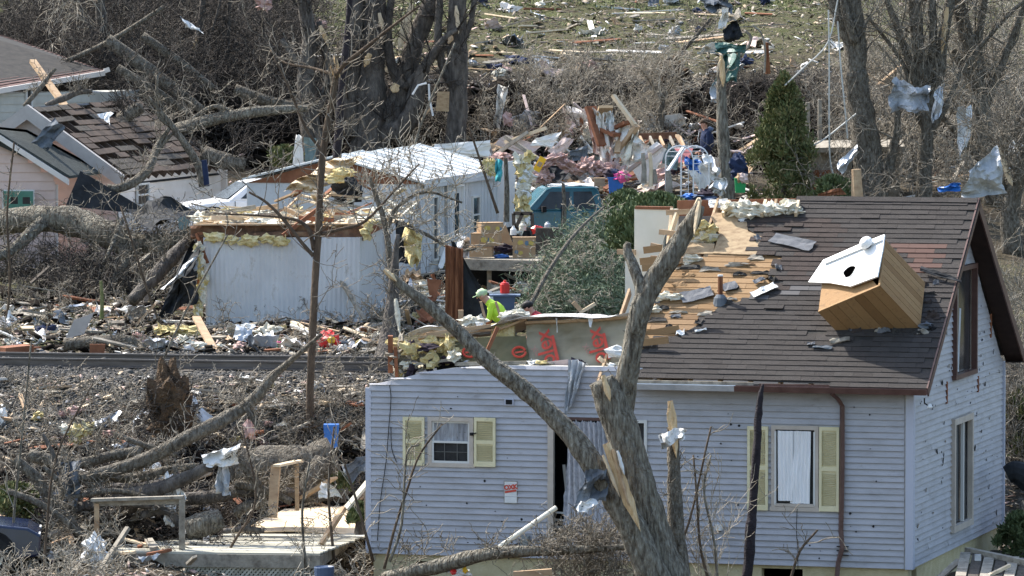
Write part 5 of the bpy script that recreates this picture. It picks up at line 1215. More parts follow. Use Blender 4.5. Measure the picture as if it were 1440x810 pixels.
# ================================================================ near deck
def near_deck():
    zt_ = P(300, 776, 95.5)[2]; a = PZ(158, 776, zt_); bq = PZ(450, 779, zt_); c = PZ(520, 712, zt_); d = PZ(235, 735, zt_)
    c = PZ(521, 700, zt_); d = PZ(236, 728, zt_)
    root = thing('wooden_deck', 'weathered wooden deck with broken railings and lattice beside the house', 'deck', (a + c) / 2 - Zv * .6)
    b = MB(); dv = unit(bq - a); n = 30; ac = unit(d - a); depth = 3.9; Lk = np.linalg.norm(bq - a)
    for i in range(26):
        o = a + ac * (i + .5) * .142; ll = Lk + (i * .02); sh = dv * (i * .0)
        if i in (14,): continue
        b.box(o + dv * (ll / 2) + Zv * random.uniform(-.006, .006), (ll + random.uniform(-.05, .04), .132, .03), np.array([dv, ac - dv * (ac @ dv), Zv]) , 'deck_wood')
    b.build('deck_boards', None, root)
    b = MB(); b.box((a + bq) / 2 - ac * .01 - Zv * .13, (Lk, .05, .22), np.array([dv, unit(np.cross(Zv, dv)), Zv]), 'lumber_grey')
    b.bar(bq - Zv * .13, bq + ac * 3.6 - Zv * .13, .05, .2, 'lumber_grey'); b.bar(a - Zv * .13, a + ac * 3.6 - Zv * .13, .05, .2, 'lumber_grey'); b.build('rim_joist', None, root)
    b = MB(); z0 = zt_ - .24; hh = .5
    for i in range(34):
        for sg in (-1, 1):
            x = 1.05 + i * .075; p = a + dv * x - Zv * (.24 + hh / 2) + ac * (.02 + .008 * sg)
            if x > Lk - .05: continue
            b.bar(p - dv * sg * hh / 2 * .9 + Zv * hh / 2, p + dv * sg * hh / 2 * .9 - Zv * hh / 2, .034, .008, 'deck_wood', up=ac)
    b.build('lattice', None, root)
    b = MB(); b.box((a + bq) / 2 + ac * 1.8 - Zv * .55, (Lk - .2, .05, .8), np.array([dv, unit(np.cross(Zv, dv)), Zv]), 'black'); b.build('under_deck_shade', None, root)  # black board paints the shade below the deck behind the lattice
    # railings
    y0 = 96.2
    def post(px, y0_, y1_, Y, w=.1, m='lumber_grey'):
        b = MB(); b.bar(P(px, y1_, Y), P(px, y0_, Y), w, w * .9, m); b.build('railing_post', None, root)
    post(136, 708, 765, 96.0, .09, 'lumber'); post(256, 700, 790, 95.7, .11, 'lumber_grey')
    b = MB(); b.bar(P(129, 703, 96.0), P(258, 699, 95.7), .16, .05, 'lumber_grey'); b.bar(P(131, 708, 96.05), P(256, 705, 95.75), .04, .09, 'lumber_grey'); b.build('top_rail', None, root)
    b = MB(); b.bar(P(388, 655, 97.9), P(383, 728, 97.7), .16, .07, 'lumber'); b.build('railing_post', None, root)
    b = MB(); b.bar(P(417, 650, 98.5), P(418, 718, 98.5), .1, .07, 'lumber'); b.build('railing_post', None, root)
    b = MB(); b.bar(P(388, 655, 97.8), P(422, 648, 98.6), .13, .04, 'lumber_pale'); b.build('top_rail', None, root)
    b = MB(); b.bar(P(514, 680, 97.2), P(517, 755, 97.2), .1, .08, 'lumber_grey'); b.build('railing_post', None, root)
    b = MB(); b.bar(P(486, 716, 96.8), P(519, 676, 97.0), .18, .04, 'deck_wood'); b.build('top_rail', None, root)
    b = MB(); b.bar(P(484, 714, 96.8), P(452, 765, 96.4), .09, .07, 'lumber'); b.build('railing_brace', None, root)
    return zt_
deck_z = near_deck()
def sheet_thing(name, label, cat, px, Y, m, nu=10, nv=8, amp=.08, th=.01, seed=0, fold=0, dY=None, ragged=.05, group=None):
    dY = dY or (0, 0, 0, 0); b = MB(); q = [P(x, y, Y + d) for (x, y), d in zip(px, dY)]; b.sheet(*q, nu, nv, amp, th, m, seed, fold, ragged); return solo(b, name, label, cat, group=group)
def bar_thing(name, label, x0, y0, x1, y1, Y0, Y1, w, h, m, cat='board'):
    b = MB(); b.bar(P(x0, y0, Y0), P(x1, y1, Y1), w, h, m); return solo(b, name, label, cat)
# plywood lying on the deck
b = MB(); b.sheet(PZ(330, 748, deck_z + .04), PZ(512, 749, deck_z + .04), PZ(521, 706, deck_z + .06), PZ(400, 716, deck_z + .05), 10, 6, .02, .015, 'lumber_pale', 4); solo(b, 'plywood_sheet', 'pale wooden panel lying flat on the near deck', 'panel')
# far deck with boxes
def far_deck():
    Y = 124.5; root = thing('loading_deck', 'grey timber deck platform carrying cardboard boxes behind the worker', 'deck', G(700, 425))
    zt_ = P(700, 365, Y)[2]; a, bq = PZ(640, 365, zt_), PZ(762, 368, zt_); b = MB()
    for i in range(12): o = np.array([0, i * .15 + .07, 0]); b.bar(a + o, bq + o, .14, .04, 'lumber_grey')
    b.build('deck_boards', None, root); b = MB(); b.bar(a - Zv * .12, bq - Zv * .12, .05, .2, 'lumber_grey'); b.build('rim_joist', None, root)
    for x in (650, 688, 755): b = MB(); p = P(x, 378, Y + .1); b.bar(p, p * [1, 1, 0] + Zv * (gz1(p[0], p[1]) - .2), .3 if x == 688 else .1, .1, 'lumber_grey'); b.build('leg', None, root)
    b = MB(); b.box((a + bq) / 2 + np.array([0, 1.6, -.5]), (1.8, .05, .8), None, 'black'); b.build('black_back_board', None, root)  # plain black board below the back of the platform
    return zt_
fdz = far_deck()
# ================================================================ trees
def limb_pts(l, Y, base_ground=False, wander=0):
    pts = []; r = []
    for i, q in enumerate(l):
        yy = Y + (q[3] if len(q) > 3 else 0); pts.append(P(q[0], q[1], yy)); r.append(q[2] / 2 * mpp(yy))
    return pts, r
def tree(name, label, limbs, Y, m='bark', tw='twig', nb=30, bl=1.6, br=.03, levels=3, kids=(5, 4), cat='tree', group=None, sides=12, rough=.16, start=.25, up=.05, sp=.8, seed=1, lf=.55, rmin=.008, splits=(), jit=.22, bias=None):
    def grown(l):       # a limb that leaves the picture goes on and tapers off above it
        a, b_ = l[-2], l[-1]
        if b_[1] > 0 or len(l) < 2: return l
        e = list(l)
        for f, k in ((60, .7), (130, .42), (210, .1)):
            t = f / max(40, a[1] - b_[1]); e.append((b_[0] + (b_[0] - a[0]) * t * .8, b_[1] - f, b_[2] * k) + tuple(b_[3:]))
        return e
    limbs = [grown(l) for l in limbs]
    rr = np.random.default_rng(seed); L0 = limb_pts(limbs[0], Y); root = thing(name, label, cat, L0[0][0], group)
    b = MB(); cand = []
    for i, l in enumerate(limbs):
        pts, r = limb_pts(l, Y); b.tube(pts, r, sides if i < 3 else max(6, sides - 4), m, rough, True, 5, seed + i)
        L = len(pts)
        for j in range(L - 1):
            d = pts[j + 1] - pts[j]; k = max(1, int(np.linalg.norm(d) / .15))
            for t in range(k):
                f = (j + t / k) / (L - 1)
                if i > 0 or f > start: cand.append((pts[j] + d * (t / k), d / np.linalg.norm(d), r[j] * (1 - t / k) + r[j + 1] * t / k))
    b.build('trunk', None, root, smooth=True)
    if nb and cand:
        ix = rr.integers(0, len(cand), nb); Pp = np.array([cand[i][0] for i in ix]); D = np.array([cand[i][1] for i in ix]); Rm = np.array([min(cand[i][2] * .6, br) for i in ix])
        side = rr.normal(0, 1, (nb, 3)); side[:, 2] = np.abs(side[:, 2]) * .7 + .1
        if bias is not None: side += np.array(bias)
        S = grow(Pp, unit(D * .5 + unit(side)), rr.uniform(.5, 1.2, nb) * bl, Rm, levels, 6, jit, up, kids, lf, sp, rmin, rng=rr); twigs('branches', S, tw, root)
    for s in splits:
        (x0, y0), (x1, y1), w, dy, mm = s; b = MB(); A, B = P(x0, y0, Y + dy), P(x1, y1, Y + dy); ax = unit(B - A); sd = unit(np.cross(ax, np.array([0, 1., 0]))); n = 9; rq = random.Random(int(x0)); W_ = w / 2 * mpp(Y)
        up_, dn = [], []
        for i in range(n + 1):
            t = i / n; k = W_ * math.sin(math.pi * min(.12 + t * .9, 1)) ** .6 * rq.uniform(.75, 1.15); c = A + (B - A) * t; up_.append(c + sd * k); dn.append(c - sd * k * rq.uniform(.7, 1))
        for j in range(n): b.add([up_[j], up_[j + 1], dn[j + 1], dn[j]] + [q + np.array([0, .05, 0]) for q in (up_[j], up_[j + 1], dn[j + 1], dn[j])] + [(up_[j] + dn[j]) / 2 - np.array([0, .04, 0]), (up_[j + 1] + dn[j + 1]) / 2 - np.array([0, .04, 0])], [(0, 8, 9, 1), (8, 3, 2, 9), (4, 5, 6, 7), (0, 1, 5, 4), (3, 7, 6, 2)], mm)
        b.build('split_wood', None, root)
    return root
# ---- foreground
tree('broken_tree', 'big split maple trunk in front of the house with jagged broken limbs', [
    [(978, 900, 62), (941, 815, 55), (914, 740, 52), (893, 670, 51), (876, 610, 48), (860, 565, 46), (846, 534, 38)],
    [(868, 592, 36, .1), (877, 560, 33, .1), (884, 520, 29, 0), (893, 470, 28, -.1), (903, 430, 30, -.2), (920, 395, 30, -.2), (942, 362, 29, -.3), (960, 332, 25, -.3), (975, 308, 22, -.4), (984, 288, 14, -.4)],
    [(903, 436, 20, -.2), (902, 408, 18, -.2), (892, 378, 15, -.1), (882, 352, 13, 0), (884, 341, 8, 0)],
    [(968, 900, 54, -.35), (926, 826, 46, -.4), (898, 762, 42, -.45), (872, 712, 38, -.45), (850, 680, 34, -.45), (828, 645, 33, -.5), (800, 608, 29, -.4), (757, 565, 25, -.3), (715, 530, 24, -.2), (680, 502, 21, -.1), (640, 462, 19, 0), (600, 428, 16, 0), (566, 402, 13, 0), (543, 380, 8, 0)],
    [(936, 368, 8, -.3), (934, 352, 6, -.3), (936, 330, 3, -.3)]],
    90.2, 'bark_grey', 'twig', nb=10, bl=.35, br=.008, levels=2, sides=30, rough=.17, seed=3, start=.5,
    splits=[((852, 624), (901, 748), 19, -.75, 'splinter'), ((862, 632), (884, 712), 8, -.82, 'lumber'), ((848, 640), (872, 700), 6, -.8, 'lumber_pale'), ((868, 634), (878, 668), 6, -.85, 'paper'), ((848, 528), (858, 565), 10, -.35, 'splinter'), ((540, 379), (558, 396), 9, -.1, 'splinter'), ((984, 283), (976, 330), 8, -.6, 'lumber_pale')])
tree('snapped_trunk', 'slender snapped trunk with pale torn top right of the split maple', [[(968, 900, 36), (957, 810, 28), (950, 730, 22), (948, 670, 20), (947, 625, 17), (944, 600, 12)]], 90.6, 'bark', 'twig', nb=8, bl=.4, br=.008, levels=2, seed=5, splits=[((942, 564), (951, 645), 13, -.12, 'splinter')])
sheet_thing('white_rag', 'white rag wrapped round the pale torn top of the slender snapped trunk', 'rag', [(926, 612), (966, 600), (962, 615), (930, 636)], 90.3, 'poly_white', 10, 5, .12, seed=3, fold=2)
tree('charred_pole', 'dark charred pole leaning against the wall over the left shutter', [[(1040, 840, 15), (1052, 800, 14), (1056, 740, 17), (1058, 720, 12), (1062, 660, 12), (1066, 600, 11), (1069, 560, 9), (1073, 540, 3)]], 93.0, 'char', nb=0, sides=9, rough=.35, seed=8)
tree('fallen_branch', 'long grey fallen branch lying along the foot of the house', [[(540, 812, 16, 1), (600, 800, 20, .6), (650, 787, 22, .3), (700, 777, 18, 0), (760, 775, 15, 0), (830, 772, 11, 0), (890, 769, 8, 0)]], 92.0, 'bark_grey', 'twig', nb=26, bl=.7, br=.012, seed=9, start=0)
bb = MB(); bb.tube([P(684, 782, 92.1), P(782, 714, 92.7)], .042, 12, 'drywall_cream'); solo(bb, 'white_pipe', 'straight white plastic pipe leaning up from the fallen branch', 'pipe')
sheet_thing('torn_foil', 'torn grey metal sheet snagged on the diagonal maple limb', 'metal sheet', [(823, 661), (858, 655), (851, 702), (806, 716)], 89.5, 'slate_sheet', 12, 10, .14, .008, 5, ragged=.12)
sheet_thing('white_shred', 'small white shred under the torn metal sheet on the limb', 'plastic', [(808, 712), (830, 700), (846, 708), (815, 722)], 89.45, 'poly_white', 8, 6, .12, .008, 6)
# ---- mid left slender tree and black pole
bc = G(437, 622)
tree('slender_tree', 'tall slender brown tree with snapped forked top at the left', [[(434, 640, 12), (436, 560, 11), (439, 480, 11), (443, 400, 10), (448, 320, 10), (452, 240, 10), (458, 190, 10), (467, 140, 9), (474, 95, 8)],
    [(470, 110, 6), (485, 90, 6, -.4), (510, 70, 5, -.6), (545, 42, 4, -.9), (590, 8, 3, -1.2)], [(470, 105, 5), (440, 96, 4, .4), (400, 88, 3, .8), (380, 70, 2, 1)], [(441, 360, 6), (425, 342, 5), (400, 310, 5), (375, 285, 4), (350, 270, 3)], [(447, 330, 6), (480, 322, 5), (515, 310, 4), (560, 262, 3), (590, 230, 2)],
    [(442, 352, 7), (432, 320, 6), (400, 306, 4), (300, 300, 2)], [(455, 215, 5), (430, 180, 4), (405, 120, 3), (385, 80, 2)]],
    bc[1], 'bark_brown', 'twig', nb=42, bl=1.2, br=.014, levels=3, kids=(4, 3), seed=12, start=.3, splits=[((470, 78), (478, 110), 6, -.1, 'splinter'), ((462, 90), (472, 110), 4, -.1, 'splinter')])
tree('black_pole', 'tall charred black trunk rising behind the slender brown tree', [[(472, 260, 13), (475, 200, 12), (479, 140, 11), (484, 90, 10), (488, 50, 9), (492, 0, 8), (494, -60, 7)]], 128, 'char', nb=0, sides=9, seed=13)
# utility pole with broken pale top
tree('utility_pole', 'broken wooden pole with splintered pale top standing beside the evergreen', [[(1024, 320, 24), (1022, 260, 22), (1018, 210, 18), (1015, 150, 15), (1014, 100, 13), (1014, 88, 10)]], 139, 'bark_grey', 'twig', nb=6, bl=.8, br=.012, levels=2, seed=14, cat='pole', splits=[((1014, 78), (1017, 122), 9, -.2, 'splinter')])
# ---- background trees: (label, base px/py, limbs relative)
def bgt(name, label, limbs, m='bark_dark', tw='twig_dark', **k):
    b0 = G(limbs[0][0][0], limbs[0][0][1]); return tree(name, label, limbs, b0[1], m, tw, **k)
bgt('multi_stem_tree', 'massive dark multi stemmed tree with torn pale slabs behind the metal roof', [
    [(520, 245, 66), (520, 190, 56), (522, 140, 44), (524, 90, 33), (526, 40, 34), (528, -20, 26)],
    [(545, 200, 50), (560, 150, 40), (572, 105, 32), (584, 60, 26), (600, 20, 26), (618, -20, 22)],
    [(500, 190, 40), (492, 130, 30), (497, 70, 26), (502, 0, 22)],
    [(550, 190, 34, -.3), (575, 165, 30, -.4), (590, 120, 22, -.5), (600, 90, 16, -.6), (625, 55, 10, -.7), (650, 38, 7, -.8)],
    [(560, 120, 14), (548, 80, 14), (545, 40, 12), (550, 0, 10)], [(568, 125, 12, -.3), (610, 80, 9, -.5), (640, 60, 5, -.6)]],
    nb=46, bl=1.8, br=.035, seed=21, sides=16, rough=.22, splits=[((579, 5), (560, 72), 14, -.35, 'lumber_pale'), ((533, 18), (539, 46), 8, -.4, 'lumber_pale'), ((558, 118), (552, 130), 14, -.5, 'splinter'), ((520, 75), (512, 95), 10, -.6, 'splinter')])
bgt('dark_trunk_tree', 'dark straight trunk with torn strip at its top behind the flat white debris', [
    [(640, 240, 34), (642, 190, 28), (644, 140, 27), (643, 90, 30), (642, 45, 28), (644, -20, 24)], [(636, 120, 14), (622, 90, 12), (616, 50, 12), (618, 0, 10)], [(650, 60, 10), (662, 30, 8), (668, -10, 7)]],
    nb=26, bl=1.6, br=.03, seed=22, splits=[((641, 8), (645, 48), 7, -.3, 'lumber_pale'), ((636, 50), (630, 62), 8, -.3, 'lumber')])
bgt('leaning_trunk_tree', 'grey trunk leaning left with split side near the grassy slope', [
    [(450, 250, 36), (440, 200, 30), (433, 150, 27), (430, 110, 26), (436, 60, 22), (430, 20, 20), (424, -20, 18)], [(445, 160, 14), (462, 110, 11), (458, 70, 9), (448, 30, 8)], [(438, 110, 12), (420, 90, 9), (396, 55, 7)]],
    nb=26, bl=1.4, br=.03, seed=23, splits=[((450, 36), (462, 66), 7, -.3, 'splinter')])
bgt('bare_tree', 'bare tree with drooping pale twigs at the edge of the dark thicket', [[(146, 170, 20), (146, 110, 18), (143, 60, 16), (140, 0, 14), (138, -30, 12)], [(144, 70, 7), (120, 30, 5), (108, -10, 4)], [(146, 90, 7), (168, 60, 5), (190, 20, 4)]], tw='twig_pale', nb=40, bl=1.7, br=.02, seed=24, up=-.12)
bgt('bare_tree', 'thin dark leaning tree below the white plastic in the thicket', [[(262, 150, 14), (268, 100, 13), (276, 60, 11), (284, 20, 9), (286, -20, 8)], [(272, 80, 6), (295, 50, 4), (310, 0, 3)]], nb=24, bl=1.3, br=.02, seed=25, splits=[((277, 52), (270, 78), 6, -.2, 'splinter')])
bgt('bare_tree', 'straight thin sapling in front of the grassy slope at the upper left', [[(318, 150, 8), (319, 90, 7), (321, 40, 6), (324, -20, 5)]], nb=14, bl=1.0, br=.014, seed=26)
bgt('large_tree', 'thick forked rough bark tree right of the evergreen with hanging wires', [
    [(1226, 300, 46), (1222, 240, 40), (1216, 190, 38), (1208, 140, 34), (1202, 100, 34)], [(1206, 110, 30), (1196, 60, 22), (1180, 20, 20), (1166, -20, 18)], [(1204, 110, 28), (1206, 60, 26), (1200, 20, 26), (1196, -20, 24)], [(1202, 60, 12, -.3), (1190, 20, 12, -.3), (1184, -10, 10, -.3)], [(1240, 280, 18), (1252, 230, 14), (1262, 170, 11), (1258, 120, 8)]],
    'bark', 'twig', nb=42, bl=2.0, br=.03, seed=27, sides=16, rough=.22)
bgt('large_tree', 'many stemmed bare tree holding the crumpled metal sheeting', [
    [(1300, 300, 26), (1300, 240, 22), (1302, 180, 20), (1298, 120, 20), (1292, 60, 16), (1288, -20, 14)], [(1302, 170, 18), (1318, 120, 16), (1326, 60, 15), (1336, 0, 14)], [(1300, 150, 14), (1280, 90, 12), (1258, 30, 10), (1240, -20, 8)], [(1304, 120, 13), (1312, 60, 12), (1310, 0, 12)],
    [(1300, 200, 12), (1330, 150, 10), (1352, 100, 8), (1400, 40, 6), (1450, -10, 5)], [(1296, 110, 10), (1286, 60, 9), (1280, -10, 8)], [(1308, 200, 10), (1280, 140, 7), (1270, 90, 6), (1218, 20, 4)]],
    'bark', 'twig', nb=60, bl=2.2, br=.03, levels=3, kids=(5, 4), seed=28, splits=[((1332, 10), (1324, 76), 9, -.3, 'splinter')])
bgt('large_tree', 'tall rough bare tree at the right edge above the grey tarp', [
    [(1400, 290, 34), (1392, 240, 30), (1384, 190, 28), (1376, 130, 26), (1366, 80, 24), (1350, 20, 22), (1342, -20, 20)], [(1376, 120, 18), (1352, 90, 14), (1340, 70, 10)], [(1384, 150, 16), (1404, 100, 13), (1428, 40, 12), (1450, -20, 10)], [(1382, 110, 13), (1376, 60, 12), (1384, 0, 11)], [(1392, 240, 12), (1330, 170, 8), (1310, 150, 5)]],
    'bark', 'twig', nb=60, bl=2.2, br=.03, levels=3, kids=(5, 4), seed=29, splits=[((1362, 200), (1352, 175), 7, -.3, 'splinter')])
bgt('large_tree', 'leaning bare tree with peeled pale base behind the roof peak', [[(1425, 360, 30), (1420, 300, 28), (1432, 250, 24), (1450, 200, 20)], [(1420, 290, 12), (1405, 230, 9), (1440, 150, 6)]], 'bark', 'twig', nb=50, bl=2.0, br=.02, seed=30, splits=[((1402, 208), (1424, 262), 12, -.3, 'lumber_pale')])
bgt('small_bare_tree', 'small leafless tree in front of the dark creek bank', [[(926, 215, 14), (928, 180, 12), (930, 150, 11), (932, 130, 9)], [(930, 140, 7), (915, 115, 5), (900, 95, 4)], [(930, 138, 7), (945, 118, 5), (962, 100, 3)]], 'bark', 'twig_pale', nb=34, bl=1.3, br=.018, seed=31)
bgt('small_bare_tree', 'uprooted leaning sapling on the slope left of the broken pole', [[(942, 112, 20), (952, 80, 8), (975, 55, 6), (1000, 25, 4)]], 'bark', 'twig', nb=10, bl=.8, br=.01, seed=32)
# ---- fallen trunks on the left
def fallen(label, limbs, Y, m='bark', tw='twig', name='fallen_log', **k): return tree(name, label, limbs, Y, m, tw, start=0, **k)
fallen('huge fallen trunk arching across the front of the pink house', [[(-40, 318, 40, 1), (20, 310, 36, .5), (70, 308, 37, .2), (110, 313, 40, 0), (150, 330, 38, -.4), (185, 344, 34, -.6), (215, 342, 24, -.6), (270, 332, 18, -.4)], [(60, 312, 20), (20, 350, 16, -.5), (-10, 362, 14, -1)], [(160, 330, 14, -.3), (172, 350, 13, -.8), (174, 372, 12, -1.2), (156, 395, 9, -1.6), (164, 415, 8, -2)], [(170, 310, 10, -.8), (160, 340, 8, -1.2), (146, 370, 5, -1.6)], [(210, 345, 8, -1), (230, 350, 8, -1)]],
       127.5, 'bark_grey', nb=34, bl=1.1, br=.02, levels=3, kids=(5, 4), seed=41, sides=18, rough=.2, up=-.02)
fallen('dark bare trunk leaning toward the torn corner of the ribbed trailer', [[(184, 424, 18, -.8), (210, 398, 20, -.5), (238, 366, 22, 0), (262, 340, 16, .5), (275, 322, 10, .8)]], 120.0, 'bark_dark', nb=14, bl=.9, br=.014, seed=42)
fallen('long fallen log lying across the brush behind the pink house', [[(180, 205, 18, 2), (230, 190, 18, 1), (258, 180, 20, 0), (300, 168, 18, 0), (340, 160, 16, 0), (385, 155, 14, .4), (432, 152, 9, .8)], [(330, 160, 8), (300, 150, 7), (260, 175, 6)]], 140.5, 'bark_grey', nb=14, bl=1.1, br=.018, seed=43)
for i, (l, Y, lb) in enumerate((([(150, 55, 18), (200, 92, 20), (250, 130, 18), (285, 155, 12)], 149.5, 'upper diagonal log in the dark thicket'), ([(200, 50, 13), (250, 85, 13), (300, 125, 11)], 151, 'thinner diagonal log sliding down the dark thicket'), ([(165, 95, 12), (215, 125, 12), (265, 160, 10)], 147.5, 'lower diagonal log just behind the pink house roof'),
        ([(285, 215, 22), (310, 225, 26), (345, 232, 20)], 141, 'short thick log end beside the white debris left of the white car'), ([(165, 172, 20), (185, 158, 20), (200, 150, 16)], 140, 'stubby trunk piece with orange broken end on the pink house corner'),
        ([(330, 125, 16), (370, 140, 15), (420, 150, 11)], 150, 'grey log under the leaning trunk'), ([(60, 100, 8), (150, 60, 7), (230, 10, 6)], 150, 'thin pale trunk crossing the top of the thicket'))):
    fallen(lb, [l], Y - 1.6, 'bark', 'twig_dark', nb=12, bl=1.0, br=.02, seed=50 + i)
# lower left pile
fallen('long curved limb sweeping up from the log pile to the slender tree', [[(100, 676, 13, -.3), (150, 664, 18, 0), (205, 646, 20, 0), (262, 616, 20, 0), (310, 592, 20, .3), (345, 572, 18, .5), (366, 552, 17, .5), (385, 528, 12, .5), (415, 502, 8, .3), (452, 470, 5, 0)], [(345, 572, 9, .4), (362, 600, 6, .3)]], 97.2, 'bark', nb=12, bl=.6, br=.012, seed=60, sides=16)
fallen('limb bending down in front of the dark hanging cloth', [[(20, 645, 14), (50, 672, 17), (68, 700, 16), (88, 722, 15), (105, 742, 13), (118, 760, 9)]], 96.4, 'bark', nb=7, bl=.6, br=.012, seed=61)
fallen('upper limb along the back of the log pile', [[(40, 640, 18), (72, 648, 19), (110, 652, 16), (160, 640, 15), (190, 636, 18), (196, 628, 8)]], 98.4, 'bark', nb=7, bl=.6, br=.012, seed=62)
fallen('limb under the grey white sheet pointing to the big log', [[(160, 700, 22), (215, 690, 22), (262, 672, 18), (300, 652, 14), (338, 630, 9)]], 97.0, 'bark_dark', nb=5, bl=.5, br=.012, seed=63)
fallen('largest log of the pile with ridged bark beside the deck post', [[(325, 662, 56, 0), (360, 660, 62, 0), (400, 658, 62, 0), (440, 652, 60, 0), (470, 640, 50, 0)], [(455, 650, 30, -.3), (432, 680, 24, -.5), (440, 700, 20, -.6)]], 99.4, 'bark', nb=10, bl=.6, br=.012, seed=64, sides=26, rough=.16)
fallen('sawn log section lying on the near deck', [[(262, 744, 30, 0), (285, 738, 34, 0), (310, 730, 30, .1)]], 96.6, 'bark_grey', nb=0, seed=65, sides=20)
fallen('thin branch lying on the pale deck boards', [[(314, 747, 8), (345, 744, 8), (372, 746, 7)], [(345, 744, 5), (360, 732, 4), (385, 722, 3)]], 96.3, 'bark_dark', nb=6, bl=.4, br=.008, seed=66, name='fallen_branch')
fallen('arched branch above the near deck', [[(198, 725, 12), (222, 718, 12), (240, 722, 11), (252, 740, 8)]], 97.0, 'bark_dark', nb=6, bl=.5, br=.008, seed=67, name='fallen_branch')
fallen('stout branch between the deck railing and the largest log', [[(335, 640, 14), (370, 700, 14), (345, 712, 16), (330, 722, 14)], [(330, 680, 12), (375, 690, 12), (410, 706, 10)]], 98.2, 'bark', nb=12, bl=.5, br=.01, seed=68, name='fallen_branch')
for i, (l, Y, lb, mm) in enumerate((([(110, 745, 14), (150, 725, 15), (200, 712, 13)], 97.3, 'dark log behind the left deck rail', 'bark_dark'), ([(120, 700, 20), (170, 690, 22), (230, 684, 20)], 98.0, 'mossy brown log across the middle of the pile', 'bark_dark'),
        ([(100, 700, 7), (160, 690, 8), (210, 700, 6)], 96.8, 'slim crooked branch on the pile above the deck rail', 'bark'), ([(60, 655, 7), (90, 690, 8), (60, 720, 5)], 96.2, 'slim forked branch at the left of the pile', 'bark'), ([(90, 485, 18), (130, 482, 20), (180, 480, 18), (208, 494, 12)], 112.5, 'half buried log just beyond the railway track', 'bark'))):
    fallen(lb, [l], Y, mm, nb=6, bl=.5, br=.01, seed=70 + i)
for i, (l, Y, lb, mm) in enumerate((([(55, 735, 10), (110, 715, 15), (170, 705, 17), (225, 712, 12)], 96.9, 'second dark limb lying under the dark hanging cloth', 'bark_dark'), ([(140, 668, 12), (190, 672, 15), (240, 660, 13), (280, 655, 8)], 97.6, 'short brown limb lying just below the long curved limb', 'bark'),
        ([(230, 700, 16), (290, 700, 19), (340, 690, 18), (380, 694, 12)], 98.3, 'stout dark limb behind the sawn log section', 'bark_dark'), ([(10, 690, 8), (50, 705, 10), (95, 735, 9), (130, 770, 6)], 95.8, 'slender limb running down to the knotted white bag', 'bark'),
        ([(400, 690, 12), (440, 700, 14), (490, 690, 10)], 98.8, 'dark limb behind the right end of the deck', 'bark_dark'), ([(160, 610, 7), (200, 625, 9), (250, 640, 8)], 99.8, 'thin limb lying left of the root ball', 'bark'), ([(60, 610, 5), (75, 640, 8), (92, 668, 8), (110, 690, 5)], 97.4, 'crooked dark branch above the dark hanging cloth', 'bark_dark'))):
    fallen(lb, [l], Y, mm, nb=5, bl=.5, br=.01, seed=170 + i)
tree('fallen_limb', 'big crooked limb resting on the pink house roof and wall', [[(150, 262, 8, -1), (165, 265, 13, -1), (190, 255, 14, -.8), (210, 235, 13, -.5), (222, 205, 9, 0), (238, 180, 6, 0)], [(286, 262, 13, 0), (280, 235, 12, 0), (262, 205, 11, 0), (240, 175, 8, 0), (208, 135, 4, 0)], [(240, 178, 5), (222, 160, 5), (221, 105, 4)], [(215, 225, 6), (240, 190, 5), (262, 182, 4)]], 131.5, 'bark', 'twig', nb=12, bl=.9, br=.014, seed=80)
tree('fallen_limb', 'dark stick leaning against the grey house above the pink house ridge', [[(34, 150, 7), (55, 125, 7), (78, 96, 5)]], 138, 'bark', nb=4, bl=.5, br=.01, seed=81)
tree('fallen_limb', 'curved dark limb lying on the stripped roof boards', [[(64, 148, 7), (90, 138, 10), (110, 130, 8), (130, 128, 6)], [(106, 132, 6), (114, 122, 4)]], 137, 'bark_dark', nb=8, bl=.5, br=.01, seed=82)
tree('grey_snag', 'broken grey stump with pale wood behind the diagonal maple limb', [[(530, 590, 40), (540, 520, 34, .5), (548, 470, 28, 1), (552, 420, 18, 1.2), (556, 360, 10, 1.4), (560, 330, 6, 1.4)]], 108.5, 'bark_dark', 'twig', nb=16, bl=.7, br=.012, seed=83, splits=[((556, 420), (562, 470), 8, -.6, 'batt_cream')])
tree('leafy_twig_tree', 'thin tree full of yellow brown lint between the two trailers', [[(552, 420, 9), (548, 360, 9), (540, 310, 8), (530, 280, 7), (520, 250, 5)], [(545, 320, 6), (560, 290, 5), (600, 270, 4), (650, 285, 3)], [(555, 310, 5), (600, 330, 5), (640, 352, 4), (670, 350, 3)]], 116.5, 'bark', 'twig_pale', nb=34, bl=1.0, br=.012, levels=3, kids=(5, 4), seed=84)
